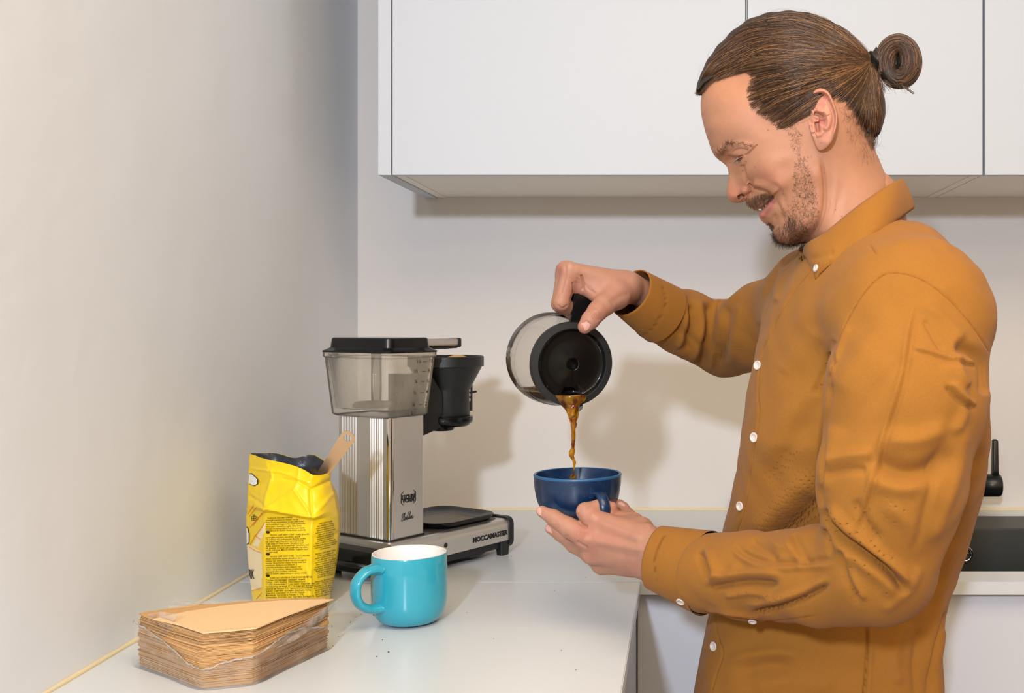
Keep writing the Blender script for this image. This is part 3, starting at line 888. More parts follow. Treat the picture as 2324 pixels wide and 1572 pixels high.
# ------------------------------------------------------------------ the falling coffee
M_stream = bpy.data.materials.new('amber_coffee')
M_stream.use_nodes = True
nt = M_stream.node_tree
bs = nt.nodes['Principled BSDF']
bs.inputs['Base Color'].default_value = rgb(196, 96, 20)
bs.inputs['Roughness'].default_value = 0.03
bs.inputs['IOR'].default_value = 1.33
bs.inputs['Transmission Weight'].default_value = 0.82
tcn = nt.nodes.new('ShaderNodeTexCoord'); nz = nt.nodes.new('ShaderNodeTexNoise'); nz.inputs['Scale'].default_value = 95
rp = nt.nodes.new('ShaderNodeValToRGB')
rp.color_ramp.elements[0].position = 0.38; rp.color_ramp.elements[0].color = rgb(140, 52, 12)
rp.color_ramp.elements[1].position = 0.62; rp.color_ramp.elements[1].color = rgb(238, 176, 40)
nt.links.new(tcn.outputs['Object'], nz.inputs['Vector']); nt.links.new(nz.outputs['Fac'], rp.inputs['Fac']); nt.links.new(rp.outputs['Color'], bs.inputs['Base Color'])
SD = 1.366
def rag(rows, D0, n=24, seed=2):
    """irregular column from rows (left px, right px, py, thickness px)"""
    rn = random.Random(seed)
    rows = spline(rows, 5)
    ph = [rn.uniform(0, 6.28) for _ in range(6)]
    rings = []
    for i, (l, r_, y_, th) in enumerate(rows):
        ring = []
        for k in range(n):
            a = 2 * math.pi * k / n
            q = 1 + 0.07 * math.sin(3 * a + ph[0] + i * 0.35) + 0.05 * math.sin(5 * a + ph[1] - i * 0.5)
            ring.append(P((l + r_) / 2 + (r_ - l) / 2 * math.cos(a) * q, y_ + 1.5 * math.sin(2 * a + ph[2] + i * .3), D0 + th * 0.5 * math.sin(a) * q * D0 / F))
        rings.append(ring)
    return loft(rings)
st = [(1262, 1331, 897, 12), (1264, 1328, 903, 16), (1270, 1322, 913, 18), (1279, 1316, 922, 20), (1285, 1313, 935, 20), (1290, 1311, 948, 18), (1294, 1308, 957, 14), (1295, 1310, 964, 15), (1296, 1306, 974, 10), (1297, 1306, 990, 9),
      (1297, 1305, 1005, 8), (1297, 1304, 1016, 8), (1290, 1304, 1027, 9), (1293, 1303, 1034, 7), (1299, 1306, 1044, 8), (1300, 1307, 1052, 6), (1301, 1304, 1064, 4), (1300.5, 1302.5, 1076, 2.5)]
stream = link('coffee_stream', bm_mesh(rag(st, SD)), M_stream, None, True)
tag(stream, 'amber coffee stream falling from the carafe spout into the blue cup', 'coffee')
dr = rag([(1299, 1302, 1076, 3), (1295, 1307, 1080, 11), (1293, 1308.5, 1085, 15), (1295, 1307, 1090, 12), (1298, 1304, 1093, 6)], SD, 20, 7)
tag(link('coffee_drop', bm_mesh(dr), M_stream, None, True), 'round dark coffee drop just inside the blue cup', 'coffee')
# ------------------------------------------------------------------ yellow bag of ground coffee
M_yel = mat('yellow_foil', rgb(248, 212, 6), 0.3, coat=0.1, attr='tone')
M_foil = mat('grey_foil_lining', rgb(120, 124, 130), 0.24, metal=0.75, vary=(60, 0.15), bump=(90, 0.4, 0.003))
BAG_ROWS = [
 # columns: left silhouette, left fold, between, middle seam, between, right silhouette   (px, py, D)
 [(567, 1028, 1.478), (601, 1041, 1.436), (626, 1046, 1.424), (679, 1058, 1.412), (708, 1077, 1.405), (730, 1079, 1.413), (751, 1069, 1.440)],
 [(566, 1056, 1.477), (607, 1062, 1.432), (632, 1067, 1.421), (678, 1074, 1.410), (706, 1090, 1.404), (731, 1092, 1.413), (751, 1084, 1.440)],
 [(565, 1086, 1.475), (616, 1083, 1.421), (642, 1088, 1.416), (676, 1092, 1.404), (704, 1110, 1.404), (732, 1106, 1.414), (751, 1100, 1.440)],
 [(563, 1118, 1.470), (609, 1118, 1.421), (640, 1110, 1.412), (667, 1110, 1.397), (705, 1132, 1.398), (736, 1124, 1.408), (757, 1120, 1.441)],
 [(562, 1146, 1.466), (599, 1155, 1.403), (640, 1163, 1.391), (673, 1169, 1.386), (709, 1176, 1.384), (739, 1168, 1.398), (765, 1158, 1.438)],
 [(561, 1154, 1.466), (600, 1162, 1.417), (640, 1168, 1.404), (673, 1174, 1.398), (709, 1181, 1.394), (740, 1173, 1.405), (767, 1164, 1.440)],
 [(559, 1190, 1.463), (600, 1192, 1.414), (640, 1195, 1.400), (673, 1198, 1.394), (708, 1203, 1.391), (740, 1199, 1.405), (769, 1188, 1.443)],
 [(561, 1235, 1.460), (600, 1240, 1.412), (640, 1243, 1.398), (673, 1246, 1.392), (706, 1250, 1.389), (739, 1245, 1.405), (768, 1234, 1.443)],
 [(566, 1300, 1.457), (601, 1305, 1.410), (640, 1308, 1.397), (673, 1310, 1.391), (704, 1313, 1.388), (736, 1308, 1.404), (760, 1298, 1.441)],
 [(574, 1362, 1.452), (604, 1376, 1.406), (640, 1380, 1.395), (673, 1382, 1.390), (703, 1384, 1.387), (729, 1378, 1.402), (747, 1364, 1.437)],
 [(578, 1374, 1.450), (605, 1393, 1.404), (640, 1397, 1.395), (672, 1400, 1.390), (702, 1402, 1.387), (727, 1393, 1.402), (743, 1380, 1.436)],
]
bag = empty('coffee_bag', P(655, 1392, 1.46), 'open yellow bag of ground coffee with printed text standing against the left wall', 'bag')
bag.location.z = Z0
Binv = Matrix.Translation(-bag.location)
BR = []
for i, row in enumerate(BAG_ROWS):
    ring = [P(c[0] - (3 if q_ == 0 else 0), c[1], c[2]) for q_, c in enumerate(row)]
    if i == len(BAG_ROWS) - 1:
        for v in ring: v.z = Z0 + 0.0006
    lf, rt = ring[0], ring[-1]
    k = i / (len(BAG_ROWS) - 1)
    if i <= 2:     # crumpled back rim of the opening
        q = i / 2
        back = [P(746, 1052 + 22 * q, 1.478), P(729, 1046 + 26 * q, 1.503), P(706, 1019 + 50 * q, 1.522), P(671, 1050 + 24 * q, 1.512), P(634, 1026 + 45 * q, 1.530), P(600, 1028 + 46 * q, 1.520)]
    else:
        z = (lf.z + rt.z) / 2
        back = [rt + Vector((-0.009, 0.035, 0)), rt + Vector((-0.020, 0.075, 0)), rt + Vector((-0.036, 0.100, 0)), lf + Vector((0.052, 0.098, 0)), lf + Vector((0.026, 0.078, 0)), lf + Vector((0.006, 0.040, 0))]
        for v in back: v.z = z
        if i == len(BAG_ROWS) - 1:
            for v in back: v.z = Z0 + 0.0006
    BR.append(ring + back)
NB = len(BR[0])
# keep the bag clear of the left wall
for ring in BR:
    for v in ring: v.x = max(v.x, XL + 0.004)
bm = bmesh.new()
vv = [[bm.verts.new(v) for v in ring] for ring in BR]
for a, b in zip(vv[:-1], vv[1:]):
    for i in range(NB):
        j = (i + 1) % NB
        bm.faces.new((a[i], a[j], b[j], b[i]))
bm.faces.new(vv[-1])
crease = bm.edges.layers.float.new('crease_edge')
for ri, row in enumerate(vv):
    for i in range(NB):
        e = bm.edges.get((row[i], row[(i + 1) % NB]))
        if e and ri in (0, len(vv) - 1): e[crease] = 1.0
        if ri == 0 and i in (8, 9, 10): vv[0][i].co.z += 0.0035 * (1 if i != 9 else -1)
        elif e and ri in (4, 5) and i < 5: e[crease] = 1.0
for ra, rb in zip(vv[:-1], vv[1:]):
    for i, cr0 in ((0, 0.85), (1, 0.6), (4, 0.6), (6, 0.85)):
        e = bm.edges.get((ra[i], rb[i]))
        if e: e[crease] = cr0
me = bm_mesh(bm)
tmp = bpy.data.objects.new('t', me); COL.objects.link(tmp)
md = tmp.modifiers.new('s', 'SUBSURF'); md.levels = 4; md.render_levels = 4
me2 = bpy.data.meshes.new_from_object(tmp.evaluated_get(bpy.context.evaluated_depsgraph_get()))
bpy.data.objects.remove(tmp, do_unlink=True)
n = len(me2.vertices)
V = np.empty(n * 3, np.float32); me2.vertices.foreach_get('co', V); V = V.reshape(-1, 3)
NN = np.empty(n * 3, np.float32); me2.vertices.foreach_get('normal', NN); NN = NN.reshape(-1, 3)
px, py = proj(V)
def ridge(d, wd): return np.exp(-(d / wd) ** 2)
disp = np.zeros(n)
front = NN[:, 1] < 0.2
for pts, wd, am in (([(567, 1062), (610, 1068), (640, 1072), (700, 1095)], 3, 0.0012), ([(640, 1086), (676, 1092), (703, 1108)], 3, -0.0015),
                    ([(617, 1060), (617, 1085), (606, 1120), (598, 1155)], 3, 0.0016), ([(678, 1060), (676, 1092), (668, 1112)], 3, 0.0015), ([(668, 1112), (708, 1174)], 3, 0.0018),
                    ([(668, 1112), (600, 1156)], 3, 0.0018), ([(704, 1108), (708, 1174)], 4, -0.003), ([(752, 1090), (707, 1110)], 4, -0.002), ([(720, 1160), (745, 1130), (757, 1120)], 5, 0.0016),
                    ([(565, 1125), (590, 1140), (600, 1152)], 4, -0.0018), ([(700, 1360), (703, 1310), (696, 1290)], 4, 0.0016), ([(707, 1185), (706, 1250), (704, 1350)], 3.5, 0.0014), ([(563, 1085), (590, 1096), (612, 1084)], 4, -0.0013),
                    ([(710, 1220), (740, 1226), (768, 1208)], 5, -0.0009), ([(706, 1290), (735, 1280), (760, 1262)], 5, 0.0009), ([(570, 1330), (596, 1345)], 4, -0.0008)):
    d, t, s = polyd(px, py, pts)
    disp += np.where(front, ridge(d, wd) * am * smoothstep(0, 0.15, t + .06), 0)
ph = np.sin(V[:, 0] * 210 + 3 * np.sin(V[:, 2] * 120)) * np.sin(V[:, 2] * 160 + 2 * np.sin(V[:, 0] * 140)) * 0.00035
disp += ph * (0.3 + smoothstep(1190, 1160, py))
V2 = V + NN * disp[:, None]
V2[:, 0] = np.maximum(V2[:, 0], XL + 0.003)
V2[:, 2] = np.maximum(V2[:, 2], Z0 + 0.0003)
V2 -= np.array(bag.location)
me2.vertices.foreach_set('co', V2.astype(np.float32).ravel())
# printed colours of the front: cream plate, orange lines
tone = np.tile(np.array(rgb(238, 202, 8)), (n, 1))
inpoly = lambda pts: _inpoly(px, py, pts)
cream = np.array(rgb(238, 220, 176))
tone[(inpoly([(550, 1232), (566, 1236), (595, 1252), (594, 1332), (570, 1342), (556, 1340)])) & front] = cream
tone[(inpoly([(572, 1238), (584, 1215), (603, 1184), (602, 1200), (590, 1232), (586, 1242)])) & front] = cream
me2.update()
set_colors(me2, tone)
me2.name = 'bag'
bag_o = link('pouch', me2, M_yel, bag, True)
# grey foil lining, a shell just inside the rim
pol_v = np.array([tuple(p.vertices) for p in me2.polygons if len(p.vertices) == 4])
zcut = P(676, 1150, 1.4).z - bag.location.z
keep = pol_v[V2[pol_v][:, :, 2].min(1) > zcut]
used, inv_ = np.unique(keep, return_inverse=True)
LV = (V2 - NN * 0.0013)[used]
LV[:, 2] = np.where(V2[used][:, 2] > 0, LV[:, 2], LV[:, 2])
rim_o = link('foil_lining', quads_mesh(LV, inv_.reshape(keep.shape)[:, ::-1]), M_foil, bag, True)
b = lathe([(0, 0), (0.03, 0.0), (0.034, -0.004)], 24)
for v in b.verts: v.co = Vector((v.co.x * 1.1, v.co.y * 0.9, v.co.z))
c3 = sum((v for v in BR[3]), Vector()) / NB - bag.location
bmesh.ops.transform(b, matrix=Matrix.Translation(c3), verts=b.verts)
link('ground_coffee', bm_mesh(b), mat('ground_coffee', rgb(60, 38, 24), 0.9, bump=(900, 1.0, 0.002), vary=(500, 0.5)), bag)

# bag surface as seen columns -> print
def bag_pt(cols, s, pyv, lift=0.0007):
    """point on the front of the bag: s in 0..1 across the given columns, at pixel row pyv (found by ray)"""
    px0 = None
    rows = BAG_ROWS[5:]
    def at(c):
        ys = [r[c][1] for r in rows]
        return np.interp(pyv, ys, [r[c][0] for r in rows])
    xs = [at(c) for c in cols]
    pxv = np.interp(s, np.linspace(0, 1, len(cols)), xs)
    return pxv
from mathutils.bvhtree import BVHTree
bvh = BVHTree.FromPolygons([Vector(v) + bag.location for v in V2.astype(float)], [tuple(p.vertices) for p in me2.polygons])
eye = Vector((0, 0, CAMZ))
def cast(pxv, pyv, lift=0.0006):
    d = (P(pxv, pyv, 1.4) - eye).normalized()
    h = bvh.ray_cast(eye, d)
    if h[0] is None: return None
    return h[0] + h[1].normalized() * (lift if h[1].dot(d) < 0 else -lift) - bag.location
def print_on(body, size, x0, y0, slope, m=M_print, name='printed_text', align='LEFT', line=1.0, bend=None, offset=0.0, shear=0.0, sx=1.0, res=1):
    """text laid over the pouch: size in px, baseline start (x0, y0), slope = rise in px per px"""
    me = text_mesh(body, size, align, shear, offset, 1.0, line, res)
    n_ = len(me.vertices)
    a = np.empty(n_ * 3, np.float32); me.vertices.foreach_get('co', a); a = a.reshape(-1, 3)
    out, bad = [], 0
    last = Vector((0, 0, 0))
    for x, y, _ in a:
        X = x0 + x * sx
        Y = y0 - y + slope * x * sx + (bend(x * sx, -y) if bend else 0)
        p_ = cast(X, Y)
        if p_ is None: p_ = last; bad += 1
        last = p_
        out.append(p_)
    me.vertices.foreach_set('co', np.array([tuple(p_) for p_ in out], np.float32).ravel())
    me.update()
    return link(name, me, m, bag)
B_TXT = ("   keskmiselt tumedalt röstitud\nammutab inspiratsiooni linnast, mis iial\nNew Yorgis armastatakse kerget pikka kohvi.\nSee looduslikult magus kohv sobib nautimiseks\nterve päev – hommikusöögiks, hilise lõuna\nkõrvale või külmpruulitud kohvina teele kaasa.\nJAHVATATUD KOHV. Hoida kuivas ja jahedas.\n\n"
 "       PAULIG CAFÉ NEW YORK – vidēja grauzdē-\njuma kafijas maisījums amerikāņu gaumē.\nTā radīšanai mūs iedvesmojusi Ņujorka–pilsēta,\nkas nekad neguļ. Ņujorkieši iecienījuši baudīt\nvieglu kafiju no lielas krūzes. Šai kafijai piemīt\ndabīgs saldenums, un tā papildinās Tavu dienu visā\ntās garumā– brokastīs, pēc pusdienām, pa ceļam\nvai kā cold brew. MALTA KAFIJA. Uzglabāt sausā\nun vēsā vietā.\n\n"
 "       PAULIG CAFÉ NEW YORK – tai amerikietiško\nstiliaus vidutiniškai tamsiai skrudintos kavos\nmišinys, kurį sukurti įkvėpė niekada nemiegantis\nmiestas. Niujorkiečiai mėgsta švelnią kavą, kuri\npatiekiama dideliuose puodeliuose. Ši\nnatūraliai saldžia kava galite mėgautis visą\ndieną – per pusryčius, vėlyvus priešpiečius,\nkeliaudami arba ruošdami cold brew.\nMALTA KAVA. Laikyti vėsioje ir sausoje vietoje.\n\n"
 "       КАВА НАТУРАЛЬНА СМАЖЕНА МЕЛЕНА.\nСтупінь обсмаження: середній темний.\nСклад – 100% Арабіка. Рекомендується\n2 чайні ложки кави (7 г) на чашку. Зберігати при\nтемпературі не вище 27°C та відносній вологості\nповітря не більше 75 %. Уникати потрапляння\nпрямих сонячних променів. Виробник: Paulig\nFinland Ltd, Satamakaari 20, FI-00980 Helsinki,\nФінляндія. Імпортер в Україні: 1) ТОВ\n«Бенадера Логістик», вул. Харченка Євгенія, 42,\n02088, м. Київ, Україна. тел. (380) 44 354 09 20.\n2) ТОВ «Ласк Україна», вул. Митрофана")
print_on(B_TXT, 5.5, 604, 1177, -0.03, line=0.885, sx=0.86, offset=0.02)
C_TXT = ("CAFÉ NEW YORK\nAmerikkalaiseen tapaan\nkeskitummaksi paahdettu\nkahvisekoituksemme on\ninspiroitunut suurkaupungin\nsykkeestä. Jos haluat\nvivahteikkaasta kahvista\naamiaisella, brunssilla tai\npäivällä, tämä pehmeän\nValmista kahvi suodattimella\nsuodattamalla tai pressopannulla.\nSopii myös cold brew -kahvin\nvalmistamiseen.\n\n"
 "PAULIG CAFÉ NEW YORK\när vår i amerikansk stil\nmellanrostade kaffeblandning\nsom fått inspiration av\nstorstadens rytm. Om du vill\nnjuta av nyanserat kaffe till\nmorgonmål, brunch eller hela\ndagen lång är detta kaffe för dig.\nBrygg kaffet i ett kaffemått\nmed filterbryggare eller\npresspanna. Passar bra\nutmärkt till cold brew.\n\n"
 "Valmistettu Suomessa. Kahvin\nei-EU. • Tillverkat i Finland.\nursprung icke-EU. • Valmistatud\nKohvi päritolu: EÜ mittekuuluv.\nIzgatavots Somijā. Kafijas izc.\nnav ES. • Pagaminta Suomijoje\nšalis ne ES. • Виготовлено\nКава походить з країн\n\n—\nRead about Paulig's\nsustainability work\npaulig.com")
print_on(C_TXT, 5.4, 738, 1187, -0.22, line=0.89, sx=0.74, align='CENTER', offset=0.02)
# language ovals
for yy in (1207.5, 1257, 1306):
    b = bmesh.new()
    c_ = [cast(609 + 4.2 * math.cos(t), yy + 2.9 * math.sin(t), 0.0008) for t in np.linspace(0, 2 * math.pi, 17)[:-1]]
    b.faces.new([b.verts.new(v) for v in c_])
    link('language_mark', bm_mesh(b), M_print, bag)
# front face seen at a grazing angle: badge, lettering, little press
def patch(pts, m, name, lift=0.0006):
    b = bmesh.new()
    vs = [cast(x, y, lift) for x, y in pts]
    vs = [v for v in vs if v is not None]
    if len(vs) < 3: return None
    b.faces.new([b.verts.new(v) for v in vs])
    bmesh.ops.triangulate(b, faces=b.faces[:])
    return link(name, bm_mesh(b), m, bag)
M_cr = mat('cream_print', rgb(236, 224, 200), 0.4, vary=(60, .02)); M_or = mat('orange_print', rgb(232, 120, 20), 0.4, vary=(60, .05))
M_badge = mat('badge_white', rgb(228, 226, 224), 0.4, vary=(60, .02))
patch([(567.0, 1074), (572, 1073), (586, 1086), (586.5, 1099), (578, 1103), (566.0, 1098)], M_print, 'badge')
patch([(567.0, 1076), (572, 1075), (585, 1087), (585, 1098), (577.5, 1101.5), (566.0, 1096.5)], M_badge, 'badge', 0.0009)
print_on('aulig', 11, 566.5, 1092, 0.10, shear=0.2, sx=0.78, res=2, name='badge_lettering')
patch([(560.8, 1194), (564, 1197), (567, 1210), (567, 1232), (561.5, 1236)], M_print, 'name_plate')
patch([(560.8, 1196), (563.5, 1199), (565.8, 1211), (565.8, 1230), (561.5, 1234)], M_badge, 'name_plate', 0.0009)
print_on('RK', 30, 565.0, 1312, 0.05, sx=0.32, offset=0.9, res=2, name='printed_letters')
for pts in ([(572, 1180), (572, 1171), (582, 1171), (582, 1180), (572, 1180)], [(572, 1176), (582, 1176)], [(577, 1171), (577, 1180)], [(574, 1168), (580, 1168)], [(577, 1168), (577, 1171)], [(582, 1172), (586, 1173), (586, 1178), (583, 1179)]):
    ps = [cast(x, y) for x, y in pts]
    ps = [p_ for p_ in ps if p_ is not None]
    if len(ps) > 1: link('printed_press', bm_mesh(sweep(ps, 0.00035, 5)), M_print, bag)
for pts in ([(563, 1166), (576, 1146)], [(566, 1172), (583, 1150)], [(575, 1192), (598, 1160)], [(568, 1236), (578, 1218), (592, 1200), (602, 1184)], [(578, 1214), (593, 1224)], [(566, 1240), (580, 1249), (594, 1254)], [(572, 1340), (594, 1334)], [(583, 1358), (594, 1345)], [(568, 1196), (582, 1180), (596, 1166)]):
    ps = []
    for a_, b_ in zip(pts[:-1], pts[1:]):
        ps += [cast(a_[0] + (b_[0] - a_[0]) * t, a_[1] + (b_[1] - a_[1]) * t) for t in np.linspace(0, 1, 8)]
    ps = [p_ for p_ in ps if p_ is not None]
    if len(ps) > 2: link('printed_line', bm_mesh(sweep(ps, 0.00035, 5)), M_or, bag)

# ------------------------------------------------------------------ steel scoop standing in the bag
M_scoop = mat('satin_steel', rgb(240, 208, 172), 0.4, metal=1.0, vary=(50, 0.05))  # tan reflected from the surroundings is put into the steel colour
S0, S1 = P(726, 1084, 1.435), P(789, 993, 1.415)
ax_ = (S1 - S0).normalized()
sd_ = ax_.cross(Vector((0.1, 1, 0.25))).normalized()
nn_ = sd_.cross(ax_).normalized()
Ls = (S1 - S0).length
outl, hole = [], []
for t in np.linspace(-0.25, 0.96, 12): outl.append((t * Ls, -(0.0068 + 0.0030 * t)))
for a in np.linspace(-math.pi / 2, math.pi / 2, 17): outl.append((Ls + 0.0095 * math.cos(a) - 0.000, 0.0099 * math.sin(a)))
for t in np.linspace(0.96, -0.25, 12): outl.append((t * Ls, 0.0068 + 0.0030 * t))
sb = bmesh.new()
N_ = len(outl)
hl = [(Ls + 0.0052 * math.cos(a), 0.0052 * math.sin(a)) for a in np.linspace(-math.pi, math.pi, N_ + 1)[:-1]]
# match the hole ring to the outline by angle about the hole
def ring3(pts, h): return [sb.verts.new(S0 + ax_ * x + sd_ * y + nn_ * h) for x, y in pts]
hl = []
for x, y in outl:
    a = math.atan2(y, x - Ls)
    hl.append((Ls + 0.0052 * math.cos(a), 0.0052 * math.sin(a)))
o1, o2, h1, h2 = ring3(outl, 0.0007), ring3(outl, -0.0007), ring3(hl, 0.0007), ring3(hl, -0.0007)
for i in range(N_):
    j = (i + 1) % N_
    sb.faces.new((o1[i], o1[j], h1[j], h1[i])); sb.faces.new((o2[j], o2[i], h2[i], h2[j]))
    sb.faces.new((o1[j], o1[i], o2[i], o2[j])); sb.faces.new((h1[i], h1[j], h2[j], h2[i]))
sco = empty('coffee_scoop', S0, 'steel coffee scoop with a holed handle sticking out of the yellow bag', 'scoop')
mh = bm_mesh(sb); mh.transform(Matrix.Translation(-S0))
link('handle', mh, M_scoop, sco)
bw = lathe([(0, -0.014), (0.010, -0.013), (0.016, -0.008), (0.018, 0.0), (0.0172, 0.0), (0.0152, -0.0075), (0.0095, -0.012), (0, -0.013)], 32)
bmesh.ops.transform(bw, matrix=Matrix.Translation(-ax_ * (0.25 * Ls + 0.014)) @ nn_.to_track_quat('Z', 'Y').to_matrix().to_4x4(), verts=bw.verts)
link('bowl', bm_mesh(bw), M_scoop, sco, True)

# ------------------------------------------------------------------ pack of paper filters in torn film
M_filt = mat('unbleached_paper', rgb(206, 160, 104), 0.85, attr='tone', bump=(700, 0.25, 0.0004))
pk0 = Vector((-0.5, 1.22, Z0))
pk = empty('filter_pack', pk0, 'stack of unbleached paper coffee filters in torn clear film by the left wall', 'coffee filters')
A0, A1 = P(461, 1563, 1.116), P(573, 1552, 1.131)
A0.z = A1.z = Z0
fd = (A1 - A0); fl = fd.length; fd.normalize()
fn = Vector((-fd.y, fd.x, 0))
mid = (A0 + A1) / 2
# plan of a filter in (along the narrow edge, away from it)
half = [(0.024, 0.0), (0.028, 0.004), (0.095, 0.100), (0.0985, 0.108), (0.092, 0.116), (0.05, 0.1245), (0.0, 0.127)]
plan = half + [(-x, y) for x, y in reversed(half[:-1])]
def fpt(x, y, z): return mid + fd * x + fn * y + Vector((0, 0, z)) - pk0
rnf = random.Random(8)
fb_v, fb_f, fb_c = [], [], []
H = 0.0572
NL = 46
zc = 0.0005
tones = []
for k in range(NL):
    th = H / NL
    dx, dy, rot = rnf.uniform(-0.0009, 0.0009), rnf.uniform(-0.0010, 0.0010), rnf.uniform(-0.006, 0.006)
    bulge = 0.002 * math.sin(math.pi * (k + .5) / NL)
    gap = 0.72 if rnf.random() < 0.75 else 0.5
    base = len(fb_v)
    t_ = rnf.uniform(0.82, 1.08)
    npt = []
    for i, (x, y) in enumerate(plan):
        x2, y2 = plan[(i + 1) % len(plan)]
        sub = 4 if math.hypot(x2 - x, y2 - y) > 0.02 else 1
        for q in range(sub):
            npt.append((x + (x2 - x) * q / sub, y + (y2 - y) * q / sub))
    for zoff in (0.0, th * gap):
        for i, (x, y) in enumerate(npt):
            c_, s_ = math.cos(rot), math.sin(rot)
            X, Y = x * c_ - y * s_ + dx, x * s_ + y * c_ + dy
            X *= 1 + bulge / 0.1; Y -= bulge * (0.6 if y < 0.05 else -0.6)
            wob = 0.0005 * math.sin(i * 0.9 + k * 0.35) + 0.0003 * math.sin(i * 2.1 - k * 0.8)
            sag = -0.010 * (k / NL) * smoothstep(0.0, -0.095, np.float64(x)) * smoothstep(0.10, 0.05, np.float64(y)) * 0.3
            fb_v.append(fpt(X, Y, zc + k * th + zoff + (wob + sag) * (k / NL)))
            sh = t_ * rnf.uniform(0.94, 1.06)
            fb_c.append((lin(208) * sh, lin(162) * sh, lin(106) * sh, 1))
    m_ = len(npt)
    fb_f.append([base + m_ + i for i in range(m_)])
    fb_f.append([base + i for i in reversed(range(m_))])
    for i in range(m_):
        j = (i + 1) % m_
        fb_f.append((base + i, base + j, base + m_ + j, base + m_ + i))
me = pydata(fb_v, fb_f)
for v in me.vertices: v.co.z = max(v.co.z, 0.0003)
set_colors(me, fb_c)
link('filter_stack', me, M_filt, pk)['kind'] = 'stuff'
# the loose uppermost filter: two plies with a crimped edge, slid a little to the right
M_top = mat('unbleached_paper_sheet', rgb(226, 190, 142), 0.85, bump=(700, 0.3, 0.0004), vary=(350, 0.05))
tv = []
top_xy = [(461, 1437.5), (520, 1433), (583, 1426.5), (640, 1402), (700, 1380), (757, 1361), (700, 1362), (640, 1364), (570, 1369), (500, 1377), (424, 1389), (348, 1406), (405, 1419)]
top_px = [(a, b, (0.382 - 0.0592) * F / (b - VY) + (0.012 if a > 720 else 0)) for a, b in top_xy]
for lay in (0, 1):
    tv.append([P(a, b, c) - pk0 + Vector((0, 0, 0.0012 * lay)) for a, b, c in top_px])
b = loft(tv)
bmesh.ops.triangulate(b, faces=[f for f in b.faces if len(f.verts) > 4])
link('top_filter', bm_mesh(b), M_top, pk)
cr_ = []
for t in np.linspace(0.02, 0.98, 30):
    p_ = P(463 + 118 * t, 1433.5 - 11 * t, (0.382 - 0.0604) * F / (1433.5 - 11 * t - VY)) - pk0 + Vector((0, 0, 0.0002))
    q = bmesh.new(); box_bm(q, p_ - Vector((0.0006, 0.0022, 0.0003)), p_ + Vector((0.0006, 0.0022, 0.0004)))
    cr_.append(q)
link('crimp_marks', bm_mesh(bm_join(cr_)), M_top, pk)['kind'] = 'stuff'

# torn clear film: wraps the lower half, flaps standing at the left and right
M_film = clear_mat('clear_film', (0.992, 0.99, 0.988, 1), rgb(244, 236, 228), 0.10, 0.16, 1.22, ((60, 60, 160), 0.06, 0.30))
M_flap = clear_mat('crumpled_film', (0.992, 0.99, 0.988, 1), rgb(248, 244, 240), 0.10, 0.12, 1.35, ((70, 70, 40), 0.10, 0.55))  # white streaks in the haze stand in for highlights on the crumples
def film(name, rows, sub=5, wr=0.0012, seed=1):
    rn = random.Random(seed)
    g = [spline([tuple(v) for v in r_], sub) for r_ in rows]
    g = np.array(g)
    g = np.stack([spline(g[:, i], sub) for i in range(g.shape[1])], 1)
    a, b_ = g.shape[:2]
    ph = [rn.uniform(0, 6.28) for _ in range(4)]
    I, J = np.meshgrid(np.arange(a), np.arange(b_), indexing='ij')
    off = wr * (np.sin(J * 0.9 + 1.3 * np.sin(I * 0.5 + ph[0]) + ph[1]) * 0.6 + np.sin(J * 0.37 - I * 0.6 + ph[2]) * 0.7)
    g = g + off[..., None] * np.array([0.5, -0.7, 0.35])
    idx = np.arange(a * b_).reshape(a, b_)
    q = np.stack([idx[:-1, :-1], idx[:-1, 1:], idx[1:, 1:], idx[1:, :-1]], -1).reshape(-1, 4)
    g[..., 2] = np.maximum(g[..., 2], Z0 + 0.0003)
    me = quads_mesh(g.reshape(-1, 3) - np.array(pk0), q)
    o = link(name, me, M_flap if name == 'film_flap' else M_film, pk, True)
    return o
# band around the front and sides, from the worktop up to the torn edge
ctrl = [(-0.1010, 0.104), (-0.062, 0.050), (-0.0285, 0.002), (-0.0, -0.0030), (0.0285, 0.002), (0.062, 0.050), (0.1010, 0.104)]
tear = [0.050, 0.036, 0.0215, 0.0275, 0.031, 0.039, 0.026]
rows = []
for q in (0.0, 0.5, 1.0):
    rows.append([mid + fd * (x * 1.025) + fn * (y - 0.0025) + Vector((0, 0, 0.0004 + t_ * q)) for (x, y), t_ in zip(ctrl, tear)])
film('film_wrap', rows, 6, 0.0006, 3)
# rolled torn edge
ed = spline([tuple(v) for v in rows[-1]], 14)
rn = random.Random(4)
ed = [Vector(v) + Vector((rn.uniform(-1, 1), rn.uniform(-1, 1), rn.uniform(-1, 1))) * 0.0007 - pk0 for v in ed]
M_edge = clear_mat('film_edge', (0.96, 0.955, 0.95, 1), rgb(246, 240, 232), 0.42, 0.2, 1.25)
link('torn_edge', bm_mesh(sweep(ed, [0.0005 + 0.0009 * rn.random() for _ in ed], 6)), M_edge, pk, True)
